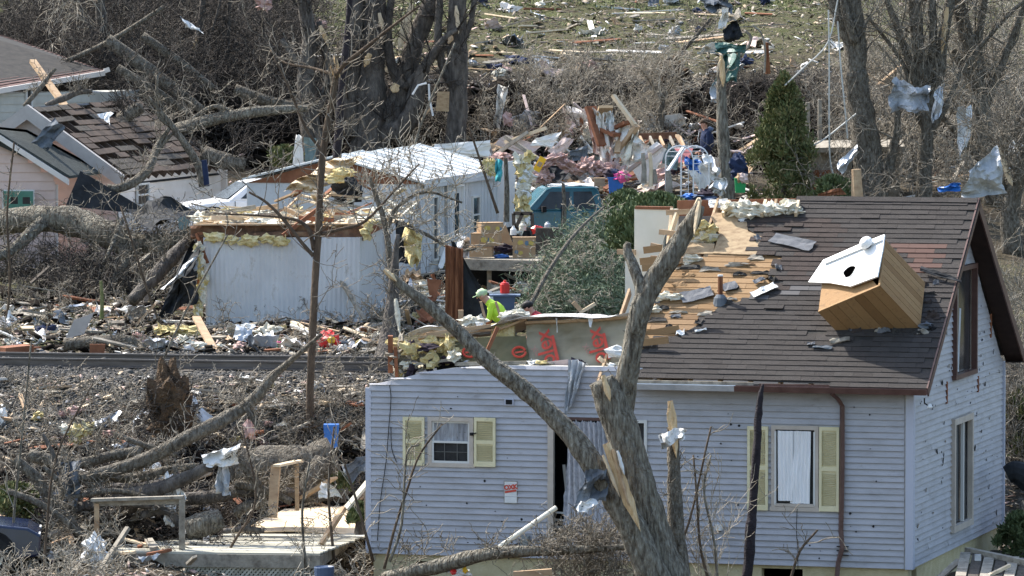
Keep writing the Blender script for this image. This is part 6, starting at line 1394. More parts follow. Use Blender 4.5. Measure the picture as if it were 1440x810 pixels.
# long thin saplings (foreground weeds)
sap = []
for i, (pts, Y) in enumerate(((((16, 810), (20, 720), (28, 640), (36, 560), (44, 480)), 95), (((62, 815), (66, 740), (80, 640), (130, 540)), 93.5), (((540, 800), (556, 740), (572, 690), (590, 640), (622, 596)), 92.6), (((548, 790), (565, 735), (572, 640), (590, 625)), 92.5), (((525, 790), (500, 700), (480, 640)), 94), (((1000, 830), (985, 770), (980, 700), (975, 640)), 92.6),
        (((1010, 830), (1004, 760), (990, 690), (1000, 640)), 92.5), (((1110, 820), (1125, 775), (1150, 745)), 92.4), (((300, 810), (330, 760), (360, 700), (340, 600)), 96), (((430, 800), (425, 720), (435, 650)), 95), (((470, 790), (462, 690), (470, 600)), 96.4), (((0, 520), (14, 400), (10, 300), (20, 200)), 119), (((575, 250), (590, 180), (640, 60)), 140), (((700, 300), (680, 240), (660, 180)), 128), (((240, 480), (215, 430), (170, 290)), 118), (((155, 640), (205, 560), (255, 450), (320, 330)), 103), (((905, 820), (960, 760), (1000, 600)), 92.6))):
    sap.append(tree('thin_sapling', 'thin leafless sapling standing among the debris and brush', [[(x, y, 5 - 3 * k / len(pts)) for k, (x, y) in enumerate(pts)]], Y, 'bark_brown' if i % 3 else 'bark_grey', 'twig' if i % 2 else 'twig_pale', nb=6, bl=.6, br=.009, levels=2, kids=(3,), seed=90 + i, start=.2, sides=6, group='thin saplings among the debris'))
# ---- evergreens
def evergreen(name, label, base, h, w, n, m, shape, seed, leaf=(.16, .07), trunk=True, clump=60):
    rg = np.random.default_rng(seed); root = thing(name, label, 'evergreen', base)
    C = rg.uniform(0, 1, (clump, 3)); zc = C[:, 0] ** .8; rc = shape(zc) * w * np.sqrt(C[:, 1]) * rg.uniform(.7, 1.12, clump); an = C[:, 2] * 6.283
    cl = np.stack([np.cos(an) * rc, np.sin(an) * rc, zc * h], 1); cs = rg.uniform(.12, .3, clump) * w
    k = rg.integers(0, clump, n); q = rg.normal(0, 1, (n, 3)); q = unit(q) * np.abs(rg.normal(.8, .3, (n, 1)))
    Pp = cl[k] + q * cs[k][:, None] * np.array([1, 1, 1.3]); ok = (np.hypot(Pp[:, 0], Pp[:, 1]) < shape(np.clip(Pp[:, 2] / h, 0, 1)) * w * 1.3) & (Pp[:, 2] > 0) & (Pp[:, 2] < h * 1.02); Pp = Pp[ok]; q = q[ok]
    D = unit(q + np.array([0, 0, .9]) + rg.normal(0, .3, q.shape)); leaves('foliage', Pp + np.asarray(base), D, rg.uniform(*leaf[::-1], len(Pp)) * 1.0, rg.uniform(.03, .06, len(Pp)), m, root, rng=rg)
    b = MB(); b.tube([np.asarray(base) - Zv * .2, np.asarray(base) + Zv * h * .8], [.09, .02], 8, 'bark_dark'); b.build('trunk', None, root); return root
cone = lambda t: np.interp(t, [0, .1, .35, .6, .85, 1], [.75, 1, .95, .72, .4, .08])
eb = G(1102, 300); eh = float(P(1100, 104, eb[1])[2] - eb[2]); evergreen('conical_evergreen', 'tall conical evergreen with brown left side between pole and forked tree', eb, eh, .92, 26000, 'evergreen', cone, 5, leaf=(.16, .07), clump=170)
dome = lambda t: np.sqrt(np.clip(1 - (np.clip(t, 0, 1) * 1.02) ** 2.2, 0, 1))
def spreading(name, label, base, h, w, n, m, seed, sy=.7):
    o = evergreen(name, label, base, h, w, n, m, dome, seed, clump=90); return o
spreading('juniper_bush', 'dark green spreading juniper bush behind the cream partition', P(922, 350, 113) , 1.15, .92, 18000, 'evergreen_dark', 7)
spreading('juniper_bush', 'small green juniper clump at the foot of the rubble', P(880, 312, 121), .7, .5, 5000, 'evergreen_dark', 8)
for i, (x, y, Y, h, w, lb) in enumerate(((1446, 640, 104, 1.3, .6, 'green shrub at the right edge behind the gable'), (1434, 790, 99.5, .9, .5, 'dark green shrub beside the back corner of the foundation'), (22, 735, 96.8, .7, .45, 'ragged green bush above the dark blue car'), (1170, 280, 138.5, .6, .5, 'low green bush at the foot of the evergreen'), (480, 690, 99, .3, .25, 'small green tuft beside the deck corner post'), (505, 735, 97.5, .35, .22, 'leafy tuft under the broken railing'), (400, 235, 141, .55, .5, 'pale green shrub behind the white boards'))):
    bs = P(x, y, Y); evergreen('green_bush', lb, bs, h, w, int(9000 * h * w + 900), 'evergreen_dark' if i % 2 else 'evergreen', dome, 20 + i, clump=40)
# fallen pine with grey needles
rgp = np.random.default_rng(3); pb = G(770, 440); root = thing('fallen_pine', 'fallen grey green pine with a tangle of bare branches beside the deck', 'pine tree', G(810, 432))
n0 = 120; x = rgp.uniform(738, 885, n0); y = rgp.uniform(318, 440, n0); ok = (y > 440 - (x - 730) * 1.4) & (y > 318); x, y = x[ok], y[ok]
S0 = np.array([P(a, b_, 117 + (435 - b_) * .03) for a, b_ in zip(x, y)])
S = grow(S0, rgp.normal(0, 1, (len(S0), 3)) + np.array([-.4, -.3, .3]), .7, .012, 3, 6, .3, -.04, (4, 3), .6, .9, .006, rng=rgp); twigs('branches', S, 'twig_pale', root)
k = rgp.integers(0, len(S0), 26000); q = rgp.normal(0, .3, (26000, 3)); leaves('foliage', S0[k] + q + np.array([.1, .25, -.15]), unit(rgp.normal(0, 1, (26000, 3)) + np.array([-.5, 0, .4])), rgp.uniform(.1, .2, 26000), .022, 'pine_grey', root, rng=rgp)
b = MB(); b.tube([P(722, 470, 116), P(745, 430, 116.3), P(775, 375, 117), P(812, 325, 118), P(850, 290, 119)], [.06, .05, .045, .035, .02], 8, 'bark', .2, True, 4); b.tube([P(800, 470, 116), P(820, 430, 117.5)], [.1, .08], 8, 'bark'); b.build('trunk', None, root)
# ---- brush (uncountable tangles)
def brush(name, rects, n, m, L=1.2, r=.012, levels=3, kids=(5, 4), up=.12, seed=1, dirn=(0, 0, .8), jit=.28, rmin=.007, hover=0.0, dy=(0, 0)):
    rg = np.random.default_rng(seed); tot = sum((x1 - x0) * (y1 - y0) * w for x0, y0, x1, y1, w in rects); Q = []
    for x0, y0, x1, y1, w in rects:
        k = int(n * (x1 - x0) * (y1 - y0) * w / tot)
        for _ in range(k):
            g = G(rg.uniform(x0, x1), rg.uniform(y0, y1)); g[1] += rg.uniform(*dy); g[2] = gz1(g[0], g[1]) + rg.uniform(0, 1) ** 2 * hover; Q.append(g)
    Q = np.array(Q); D = rg.normal(0, .6, Q.shape) + np.array(dirn)
    S = grow(Q, D, rg.uniform(.5, 1.3, len(Q)) * L, r, levels, 6, jit, up, kids, .6, .8, rmin, ground=True, rng=rg)
    return tag(twigs(name, S, m), kind='stuff')
brush('thicket', [(0, 20, 430, 235, 1.0), (120, 60, 330, 220, 1.2)], 1700, 'twig_dark', 1.7, .03, seed=1, hover=.8, kids=(5, 5), up=.0, rmin=.009)
brush('thicket', [(0, 0, 430, 220, 1)], 130, 'twig', 1.6, .02, seed=2, hover=1.2, up=0)
brush('thicket', [(560, 170, 760, 250, 1), (740, 110, 930, 240, 2.0), (900, 190, 1160, 265, .8)], 520, 'twig_pale', .9, .010, seed=3, up=.06)
brush('thicket', [(480, 130, 1180, 240, 1)], 420, 'twig_dark', .9, .018, seed=4, hover=.2, up=0)
brush('thicket', [(1160, 150, 1460, 330, 1), (1230, 60, 1460, 180, .6)], 200, 'twig', 1.4, .014, seed=5, hover=.8, kids=(6, 5))
brush('thicket', [(1170, 0, 1460, 300, 1)], 330, 'twig_pale', 1.3, .011, seed=6, hover=1.6, up=0)
brush('brushwood', [(0, 335, 280, 440, 1)], 240, 'twig', .6, .011, seed=7, hover=.25, up=-.05)
brush('brushwood', [(0, 330, 280, 430, 1)], 330, 'twig_dark', 1.0, .022, seed=8, hover=.4, up=-.06)
brush('brushwood', [(0, 600, 520, 740, 1)], 260, 'twig', .42, .008, seed=9, hover=.12, up=-.04, dirn=(.3, 0, .1))
brush('brushwood', [(0, 760, 180, 830, 1), (400, 790, 540, 830, .8)], 150, 'twig_pale', .55, .008, seed=10, hover=.1, up=.0)
brush('brushwood', [(440, 480, 540, 640, 1), (0, 540, 520, 640, .35)], 170, 'twig', .4, .007, seed=11, hover=.08, up=-.02)
brush('brushwood', [(1418, 420, 1450, 700, 1)], 120, 'twig', .8, .01, seed=12, hover=.3)
brush('brushwood', [(470, 400, 640, 480, 1), (0, 440, 560, 500, .4)], 150, 'twig', .5, .007, seed=13, hover=.12, up=-.04)
brush('brushwood', [(0, 545, 540, 690, 1), (0, 430, 560, 500, .35), (560, 400, 760, 465, .5)], 900, 'twig_pale', .3, .007, seed=15, hover=.05, up=-.03, levels=2, kids=(4,))
brush('brushwood', [(0, 640, 520, 800, 1)], 260, 'twig_dark', .6, .014, seed=16, hover=.15, up=-.03)
# twiggy bush right against the house wall
rgb_ = np.random.default_rng(9); Q = np.array([P(rgb_.uniform(775, 880), rgb_.uniform(800, 830), 92.3 + rgb_.uniform(0, .8)) for _ in range(80)])
S = grow(Q, rgb_.normal(0, .5, Q.shape) + np.array([0, 0, 1]), .85, .009, 3, 6, .25, .03, (5, 4), .55, .8, .006, rng=rgb_); tag(twigs('twiggy_bush', S, 'twig', at=Q[0]), 'dense leafless brown bush under the torn hanging curtain', 'bush')
Q = np.array([P(rgb_.uniform(975, 1030), 826, 92.5 + rgb_.uniform(0, .4)) for _ in range(14)]); S = grow(Q, rgb_.normal(0, .25, Q.shape) + np.array([-.2, 0, 1]), 1.6, .008, 3, 7, .12, .05, (4, 3), .4, .6, .005, rng=rgb_); tag(twigs('twiggy_bush', S, 'twig_pale', at=Q[0]), 'thin pale whips growing against the wall left of the charred pole', 'bush')
# root ball
b = MB(); c = G(240, 632); c[2] += .6; b.blob(c, (.36, .3, .7), .4, 28, 20, 'rootball', 3); rb = solo(b, 'root_ball', 'upturned earthy root ball standing at the edge of the ballast', 'root ball', at=c)
S = grow(np.tile(c, (80, 1)) + RG.normal(0, .2, (80, 3)), RG.normal(0, 1, (80, 3)), .45, .018, 3, 5, .3, 0, (3, 3), .6); twigs('roots', S, 'twig_dark', rb)
for (x, y, Y) in ((942, 108, 0),): b = MB(); g = G(x, 122); b.blob(g + Zv * .3, (.4, .35, .4), .5, 16, 12, 'rootball', 4); solo(b, 'root_ball', 'dark root ball on the slope at the base of the leaning sapling', 'root ball')
# ================================================================ litter nobody could count
def litter(name, rects, n, s0, s1, m='litter', seed=1, flat=.12, tilt=.3, elong=2.2, hover=0.0, clump=.5):
    rg = np.random.default_rng(seed); tot = sum((x1 - x0) * (y1 - y0) * w for x0, y0, x1, y1, w in rects); Q = []
    for x0, y0, x1, y1, w in rects:
        # build a ground lookup for the rectangle: rows of constant photograph height at 5 columns
        k = int(n * (x1 - x0) * (y1 - y0) * w / tot); px = rg.uniform(x0, x1, k); py = rg.uniform(y0, y1, k)
        gxs = np.linspace(x0, x1, 6); gys = np.linspace(y0, y1, 10); T = np.array([[G(a, b)[1] for a in gxs] for b in gys])
        fx = (px - x0) / (x1 - x0) * 5; fy = (py - y0) / (y1 - y0) * 9; i = np.clip(fx.astype(int), 0, 4); j = np.clip(fy.astype(int), 0, 8); fx -= i; fy -= j
        Y = (T[j, i] * (1 - fx) + T[j, i + 1] * fx) * (1 - fy) + (T[j + 1, i] * (1 - fx) + T[j + 1, i + 1] * fx) * fy
        Q.append(np.stack([(px - 720) / FPX * Y, Y], 1))
    Q = np.concatenate(Q)
    if clump: f = np.sin(Q[:, 0] * 2.3 + seed) * np.sin(Q[:, 1] * 1.7 + Q[:, 0]) + .7 * np.sin(Q[:, 0] * 6.1 - Q[:, 1] * 4.3); Q = Q[rg.random(len(Q)) < np.clip(.55 + clump * f, .12, 1)]
    n = len(Q); s = np.exp(rg.uniform(math.log(s0), math.log(s1), n)); S = np.stack([s * rg.uniform(1, elong, n), s * rg.uniform(.3, 1, n), np.maximum(s * flat * rg.uniform(.3, 1.5, n), .006)], 1)
    C = np.stack([Q[:, 0], Q[:, 1], gz(Q[:, 0], Q[:, 1]) + S[:, 2] / 2 + rg.uniform(0, 1, n) ** 2 * hover + .01], 1)
    V, F = boxes(C, S, rot_arr(rg.uniform(0, 6.28, n), rg.normal(0, tilt, n), rg.uniform(0, 6.28, n))); return tag(fast(name, V, F, m), kind='stuff')
litter('debris_litter', [(0, 425, 560, 500, 1.3), (560, 380, 780, 470, 1.2), (240, 455, 560, 500, 1)], 17000, .02, .15, seed=1, hover=.1)
litter('debris_litter', [(0, 532, 540, 645, 1)], 8000, .02, .12, seed=2, hover=.05)
litter('debris_litter', [(0, 640, 530, 830, 1)], 6000, .02, .14, seed=3, hover=.1)
litter('debris_litter', [(300, 0, 1180, 120, 1), (560, 0, 1100, 70, .7)], 3600, .04, .18, seed=4, hover=.05)
litter('debris_litter', [(680, 195, 1060, 300, 1), (560, 240, 860, 400, .6)], 5000, .04, .25, seed=5, hover=.35)
litter('debris_litter', [(1150, 0, 1450, 300, 1)], 2200, .03, .16, seed=6, hover=.2)
litter('debris_litter', [(480, 120, 1180, 230, 1)], 2200, .03, .16, seed=7, hover=.1)
litter('debris_litter', [(1410, 480, 1450, 820, 1), (0, 440, 1, 441, .1)], 500, .03, .14, seed=8)
litter('debris_litter', [(0, 0, 450, 300, 1)], 1800, .03, .14, seed=9, hover=.8)
litter('wood_crumbs', [(0, 425, 560, 500, 1), (0, 535, 540, 830, 1.4), (560, 380, 780, 470, 1)], 26000, .012, .05, 'mulch', 10, elong=5, hover=.04)
litter('wood_crumbs', [(300, 0, 1180, 130, 1.5), (300, 0, 1180, 260, 1), (1150, 60, 1450, 300, .6)], 9000, .03, .10, 'mulch', 11, elong=5, hover=.05)
litter('grass', [(0, 428, 250, 490, 1), (250, 440, 540, 470, .2)], 5000, .015, .03, 'grass_blade', 12, elong=3, tilt=1.0, hover=.03)
litter('grass', [(300, 0, 620, 60, 3), (600, 0, 1180, 16, 3), (600, 16, 1180, 70, .5)], 13000, .03, .07, 'grass_blade', 13, elong=3, tilt=1.0, hover=.03)
litter('shade_dirt_litter', [(0, 30, 430, 235, 1), (300, 100, 480, 220, .6)], 9000, .15, .6, 'shade_and_dirt', 21, hover=.35, tilt=.5, flat=.3)  # near-black pieces paint shade into the gaps of the thicket
litter('shade_dirt_litter', [(500, 135, 1180, 245, 1)], 7000, .12, .4, 'shade_and_dirt', 22, hover=.2, tilt=.4, flat=.3)  # near-black pieces paint the shade along the bank
litter('shade_dirt_litter', [(0, 340, 285, 435, 1), (0, 640, 520, 800, .7), (0, 430, 560, 500, .7), (560, 380, 780, 470, .7)], 5600, .06, .28, 'shade_and_dirt', 23, hover=.1, tilt=.4, flat=.2)  # painted shade in brush and log gaps, dirt between the debris
# ================================================================ countable boards and sheets
def zone_boards(rects, n, lmin, lmax, mats, label, name, group, seed, w=(.05, .14), th=(.02, .05), tilt=.12, hover=.05, yaw=None):
    rr = random.Random(seed); tot = sum((r[2] - r[0]) * (r[3] - r[1]) for r in rects); proto = {}
    for r in rects:
        for i in range(max(1, int(n * (r[2] - r[0]) * (r[3] - r[1]) / tot))):
            g = G(rr.uniform(r[0], r[2]), rr.uniform(r[1], r[3])); L = rr.uniform(lmin, lmax) ; m = rr.choice(mats); ww = rr.uniform(*w); tt = rr.uniform(*th)
            b = MB(); e = ww * rr.uniform(.2, 1.2); n_ = 3       # ragged, splintered ends
            A = [(-L / 2 + rr.uniform(0, e), -ww / 2), (L / 2 - rr.uniform(0, e), -ww / 2), (L / 2 - rr.uniform(0, e), -ww / 6), (L / 2, 0), (L / 2 - rr.uniform(0, e), ww / 2), (-L / 2 + rr.uniform(0, e), ww / 2), (-L / 2 - rr.uniform(0, e), ww * .1)]
            b.prism([(x, y, 0) for x, y in A], (0, 0, tt), m); o = b.build(name, None, None, at=(0, 0, 0)); t = rr.gauss(0, tilt)
            o.location = (g[0], g[1], g[2] + hover * rr.random() + .02 + abs(math.sin(t)) * L * .45); o.rotation_euler = (rr.gauss(0, .3), t, rr.uniform(0, 6.28) if yaw is None else yaw + rr.gauss(0, .5)); tag(o, label, 'board', group)
W_ALL = ['lumber', 'lumber_grey', 'lumber_pale', 'lumber_grey', 'lumber_red', 'drywall', 'lumber_grey']
zone_boards([(0, 430, 280, 500), (280, 458, 560, 500)], 70, .3, 1.3, W_ALL, 'splintered board lying in the debris strip just beyond the railway track', 'loose_board', 'boards beyond the railway track', 1)
zone_boards([(0, 540, 500, 640)], 60, .2, .8, W_ALL, 'short board scrap lying on the gravel slope on the near side of the track', 'loose_board', 'boards on the gravel slope', 2)
zone_boards([(0, 640, 520, 810)], 70, .25, 1.0, W_ALL, 'board fragment lying among the log pile around the near deck', 'loose_board', 'boards in the log pile', 3, tilt=.3, hover=.3)
zone_boards([(560, 385, 780, 470)], 50, .3, 1.4, W_ALL + ['lumber_red', 'rust'], 'broken board in the wreckage around the rusty standing panel and the worker', 'loose_board', 'boards around the worker', 4, tilt=.3, hover=.3)
zone_boards([(690, 200, 1060, 290)], 54, .5, 2.0, ['lumber', 'lumber_pale', 'drywall', 'pinkboard', 'lumber_red', 'lumber_grey'], 'plank jutting from the rubble heap behind the teal truck and the bushes', 'rubble_board', 'planks in the rubble heap', 5, tilt=.35, hover=.5)
zone_boards([(660, 0, 1080, 110), (330, 20, 620, 120)], 90, .5, 2.4, W_ALL, 'board strewn over the grassy slope at the top', 'strewn_board', 'boards strewn on the grassy slope', 6, tilt=.05)
zone_boards([(1160, 150, 1440, 300)], 30, .4, 1.6, W_ALL, 'board caught in the bare trees and brush behind the house roof', 'loose_board', 'boards behind the roof', 7, tilt=.4, hover=1.0)
zone_boards([(0, 290, 300, 440)], 20, .3, 1.2, ['lumber_grey', 'lumber', 'sleeper'], 'board stuck in the brush pile below the pink house', 'loose_board', 'boards in the brush pile', 8, tilt=.4, hover=.4)
def zone_wads(rects, n, smin, smax, mats, label, name, cat, group, seed, hover=.1, flat=.5, kind='blob'):
    rr = random.Random(seed); tot = sum((r[2] - r[0]) * (r[3] - r[1]) for r in rects)
    for r in rects:
        for i in range(max(1, int(n * (r[2] - r[0]) * (r[3] - r[1]) / tot))):
            g = G(rr.uniform(r[0], r[2]), rr.uniform(r[1], r[3])); s = rr.uniform(smin, smax); m = rr.choice(mats); b = MB(); c = g + Zv * (s * flat * .6 + rr.random() * hover)
            if kind == 'blob': b.blob(c, (s, s * .8, s * flat), .5, 12, 8, m, seed + i, R=eul(rr.uniform(-.4, .4), rr.uniform(-.4, .4), rr.uniform(0, 6)))
            else:
                R = eul(rr.gauss(0, .5), rr.gauss(0, .5), rr.uniform(0, 6)); a, e = R[0] * s, R[1] * s * rr.uniform(.4, 1); b.sheet(c - a - e, c + a - e * rr.uniform(.5, 1), c + a + e, c - a * rr.uniform(.5, 1) + e, 7, 6, s * .3, .008, m, seed + i * .37, ragged=.3)
            solo(b, name, label, cat, group=group)
zone_wads([(100, 465, 560, 500), (0, 480, 100, 500)], 20, .07, .18, ['batt_yellow', 'batt_cream', 'batt_cream', 'batt_pink'], 'tuft of torn insulation lying just beyond the railway track', 'insulation_tuft', 'insulation', 'insulation tufts beyond the track', 1)
zone_wads([(0, 545, 500, 640)], 14, .06, .14, ['batt_yellow', 'batt_cream', 'batt_pink'], 'small insulation tuft on the gravel slope', 'insulation_tuft', 'insulation', 'insulation tufts on the gravel', 2)
zone_wads([(690, 205, 960, 280)], 22, .12, .3, ['batt_pink', 'batt_cream', 'batt_cream', 'dark_cloth'], 'soft lump of insulation or cloth in the rubble heap', 'soft_lump', 'insulation', 'soft lumps in the rubble heap', 3, hover=.6)
zone_wads([(660, 0, 1080, 110)], 24, .12, .3, ['batt_pink', 'batt_cream', 'navy_cloth', 'poly_grey'], 'crumpled tuft on the grassy slope at the top', 'crumpled_tuft', 'debris', 'tufts on the grassy slope', 4)
zone_wads([(330, 60, 500, 160)], 12, .1, .22, ['batt_pink'], 'pink insulation tuft caught near the leaning grey trunk', 'insulation_tuft', 'insulation', 'pink tufts near the leaning trunk', 5, hover=.6)
zone_wads([(560, 380, 770, 460)], 22, .1, .22, ['batt_cream', 'batt_yellow', 'batt_cream'], 'insulation tuft in the wreckage around the worker', 'insulation_tuft', 'insulation', 'insulation tufts around the worker', 6, hover=.3)
zone_wads([(0, 440, 560, 500)], 34, .12, .32, ['drywall', 'metal_sheet', 'poly_grey', 'slate_sheet', 'white_lap', 'paper'], 'bent pale sheet scrap lying just beyond the railway track', 'sheet_scrap', 'sheet scrap', 'sheet scraps beyond the track', 7, kind='sheet')
zone_wads([(0, 550, 520, 640)], 14, .1, .25, ['poly_grey', 'metal_sheet', 'drywall', 'lumber_grey'], 'torn sheet scrap on the gravel slope', 'sheet_scrap', 'sheet scrap', 'sheet scraps on the gravel', 8, kind='sheet')
zone_wads([(0, 650, 520, 800)], 16, .12, .28, ['poly_grey', 'drywall', 'lumber', 'poly_white', 'slate_sheet'], 'torn sheet piece tangled in the log pile', 'sheet_scrap', 'sheet scrap', 'sheet pieces in the log pile', 9, kind='sheet', hover=.3)
zone_wads([(690, 195, 1060, 290)], 44, .25, .6, ['drywall', 'pinkboard', 'pinkboard', 'poly_white', 'metal_sheet', 'drywall', 'lumber', 'white_lap'], 'broken wall sheet tilted in the rubble heap behind the truck and bushes', 'wall_sheet', 'sheet', 'wall sheets in the rubble heap', 10, kind='sheet', hover=.45)
zone_wads([(340, 0, 1180, 115)], 40, .15, .45, ['drywall', 'pinkboard', 'metal_sheet', 'slate_sheet', 'lumber', 'white_lap', 'lumber_grey'], 'flat sheet lying on the grassy slope at the top', 'strewn_sheet', 'sheet', 'sheets on the grassy slope', 11, kind='sheet', hover=0)
zone_wads([(570, 380, 780, 470)], 26, .15, .4, ['drywall', 'lumber_red', 'poly_white', 'metal_sheet', 'slate_sheet', 'lumber'], 'tilted sheet in the wreckage around the rusty standing panel', 'sheet_scrap', 'sheet', 'sheets around the worker', 12, kind='sheet', hover=.3)
zone_wads([(1160, 180, 1440, 300)], 18, .15, .4, ['metal_sheet', 'poly_white', 'slate_sheet', 'lumber'], 'bent sheet in the brush behind the house roof', 'sheet_scrap', 'sheet', 'sheets behind the roof', 13, kind='sheet', hover=.8)
# ================================================================ named wreckage, from far to near
def panel(name, label, cat, pts, Y, th, m, dy=None):
    dy = dy or [0] * len(pts); b = MB(); b.prism([P(x, y, Y + d) for (x, y), d in zip(pts, dy)], np.array([0, th, 0]), m); return solo(b, name, label, cat)
SH, BR = sheet_thing, bar_thing
# grassy slope
for x0, y0, x1, y1, w, m, lb in ((838, 11, 900, 16, .14, 'metal_sheet', 'long pale metal pipe lying on the grassy slope'), (829, 32, 838, 63, .16, 'drywall_cream', 'upright cream board on the grassy slope'), (712, 38, 750, 28, .14, 'lumber_grey', 'flat weathered plank at the left of the grassy slope'), (340, 50, 376, 49, .12, 'paper', 'white strip lying on the grass at the upper left'), (875, 36, 921, 41, .05, 'lumber_pale', 'thin pale lath pointing right on the slope'), (710, 0, 800, 5, .14, 'lumber', 'tan boards at the top edge of the slope')):
    a, c = G(x0, max(y0, 2)), G(x1, max(y1, 2)); c[1] = a[1] if abs(x1 - x0) > 20 else c[1]; b = MB(); b.bar(P(x0, y0, a[1]) + Zv * .05, P(x1, y1, c[1]) + Zv * .05, w, .05, m); solo(b, 'pale_board' if 'pipe' not in lb else 'metal_pipe', lb, 'pipe' if 'pipe' in lb else 'board')
SH('dark_sheet', 'glossy navy plastic sheet crumpled on the edge of the slope', 'plastic sheet', [(712, 80), (760, 76), (762, 88), (714, 90)], G(735, 90)[1], 'navy_cloth', amp=.2, dY=(.6, .6, 0, 0))
SH('white_sheet', 'twisted long white sheet standing in the dark bank', 'sheet', [(702, 119), (716, 121), (703, 180), (693, 178)], G(700, 195)[1], 'drywall', 6, 12, .2, seed=2, fold=1)
b = MB(); b.blob(P(715, 168, 149), (.12, .1, .17), .5, 10, 8, 'batt_pink', 2); solo(b, 'pink_tuft', 'pink tuft hanging right of the twisted white sheet', 'insulation')
b = MB(); b.blob(P(371, 5, 150), (.2, .1, .18), .6, 12, 8, 'batt_pink', 3); solo(b, 'pink_tuft', 'pink tuft snagged in twigs at the top edge above the grass', 'insulation')
SH('white_plastic', 'white folded plastic caught high in the thicket', 'plastic', [(254, 22), (272, 36), (286, 48), (262, 38)], 148, 'poly_white', 8, 6, .15, seed=3)
panel('particle_board', 'square tan board hanging on the dark trunk', 'board', [(615, 129), (632, 129), (631, 157), (613, 156)], 147, .03, 'plywood')
BR('tan_board', 'diagonal tan board below the square tan board', 592, 168, 608, 150, 147, 147, .16, .04, 'lumber')
for pts in (((603, 132), (596, 120), (585, 124), (580, 132)), ((604, 120), (606, 145), (608, 162))): pass
b = MB(); b.tube([P(*p, 146.5) for p in ((580, 133), (588, 120), (600, 117))], .03, 6, 'poly_white'); b.tube([P(*p, 146.5) for p in ((603, 118), (604, 140), (609, 163))], .03, 6, 'poly_white'); solo(b, 'white_strap', 'white strap dangling between the multi stemmed tree and dark trunk', 'strap')
# debris in the pole tree
g_ = 140.5
SH('blue_sheet', 'blue grey sheet at the top of the broken pole tangle', 'sheet', [(985, 0), (1028, -6), (1026, 14), (1000, 18)], g_, 'slate_sheet', amp=.25, seed=4)
SH('white_sheet', 'white sheet folded above the broken pole', 'sheet', [(1015, 10), (1026, 8), (1020, 38), (1009, 40)], g_, 'drywall', amp=.12, seed=5)
SH('green_tarp', 'dark green tarp strip wrapped around the broken pole top', 'tarp', [(1006, 62), (1050, 62), (1048, 76), (1006, 74)], g_ - .4, 'green_sheet', amp=.15, seed=6, fold=1)
SH('green_tarp', 'hanging green tarp behind the broken pole', 'tarp', [(1018, 80), (1044, 74), (1034, 112), (1002, 122)], g_, 'green_sheet', amp=.2, seed=7, fold=1)
SH('grey_sheet', 'grey translucent sheet hanging left of the broken pole', 'sheet', [(1002, 118), (1020, 110), (1016, 150), (998, 140)], g_, 'poly_grey', amp=.15, seed=8)
SH('dark_rag', 'dark rag draped below the white folded sheet on the pole', 'rag', [(1018, 40), (1034, 28), (1046, 52), (1022, 62)], g_, 'dark_sheet', amp=.2, seed=9)
BR('rusty_post', 'rusty red post standing right of the green tarp', 1077, 60, 1080, 104, 142, 142, .16, .12, 'rust', 'post')
b = MB(); b.tube([P(*p, 141.5) for p in ((1040, 78), (1052, 66), (1056, 52), (1048, 44))], .04, 6, 'lumber_grey', sub=3); b.tube([P(*p, 141.5) for p in ((1058, 36), (1070, 46), (1076, 70), (1075, 102))], .03, 6, 'lumber_grey', sub=3); solo(b, 'bent_strap', 'bent pale strap looping above the evergreen', 'strap')
# wires
for pts, lb in (((( 1165, 14), (1166, 80), (1166, 180), (1168, 230), (1178, 262)), 'long pale cable hanging straight down left of the forked tree'), (((1178, 30), (1182, 90), (1188, 150), (1192, 195)), 'second pale cable hanging against the forked tree'), (((1178, 0), (1164, 60), (1130, 95), (1104, 120)), 'slanting cable stretched from the forked tree to the dark bank'), (((1204, 160), (1160, 195), (1140, 206)), 'pale cable stretched to the shed roof')):
    b = MB(); b.tube([P(x, y, 141) for x, y in pts], .02, 5, 'wire', sub=4); solo(b, 'loose_cable', lb, 'cable')
# right hand trees: sheets
SH('crumpled_metal', 'crumpled ribbed metal sheet wrapped around the many stemmed tree', 'metal sheet', [(1254, 112), (1308, 124), (1306, 158), (1250, 157)], 140.4, 'poly_grey', 14, 12, .3, seed=11, fold=1.5, ragged=.15)
SH('crumpled_metal', 'torn right half of the metal sheeting beyond the tree stems', 'metal sheet', [(1316, 122), (1330, 118), (1326, 160), (1310, 172)], 140.2, 'metal_sheet', 8, 8, .2, seed=12)
SH('white_sheet', 'ragged white sheet hanging between the two right trees', 'sheet', [(1346, 148), (1367, 150), (1362, 205), (1348, 218)], 141, 'poly_white', 8, 12, .2, seed=13, ragged=.2)
SH('grey_tarp', 'big curved grey white sheet above the roof peak at the right', 'sheet', [(1350, 282), (1362, 236), (1402, 206), (1415, 272)], 133.6, 'poly_grey', 14, 12, .2, seed=14, fold=1)
SH('blue_tarp', 'thin blue tarp lying behind the roof ridge at the right', 'tarp', [(1320, 262), (1352, 256), (1350, 268), (1318, 270)], 135, 'blue_plastic', amp=.1, seed=15)
SH('pale_sheet', 'pale bent sheet leaning on the garden shed', 'sheet', [(1176, 232), (1204, 205), (1207, 212), (1184, 246)], 136.5, 'metal_sheet', amp=.12, seed=16)
b = MB(); b.tube([P(1206, 282, 134), P(1204, 238, 134)], [.13, .11], 10, 'lumber', .3); solo(b, 'peeled_stump', 'peeled yellow stump standing just behind the roof ridge', 'stump')
for x, y in ((1136, 144), (1153, 140)): BR('fence_post', 'left grey post in the dark bank behind the shed' if x < 1140 else 'right grey post in the dark bank behind the shed', x, 200, x, y, 149, 149, .22, .1, 'lumber_grey', 'post')
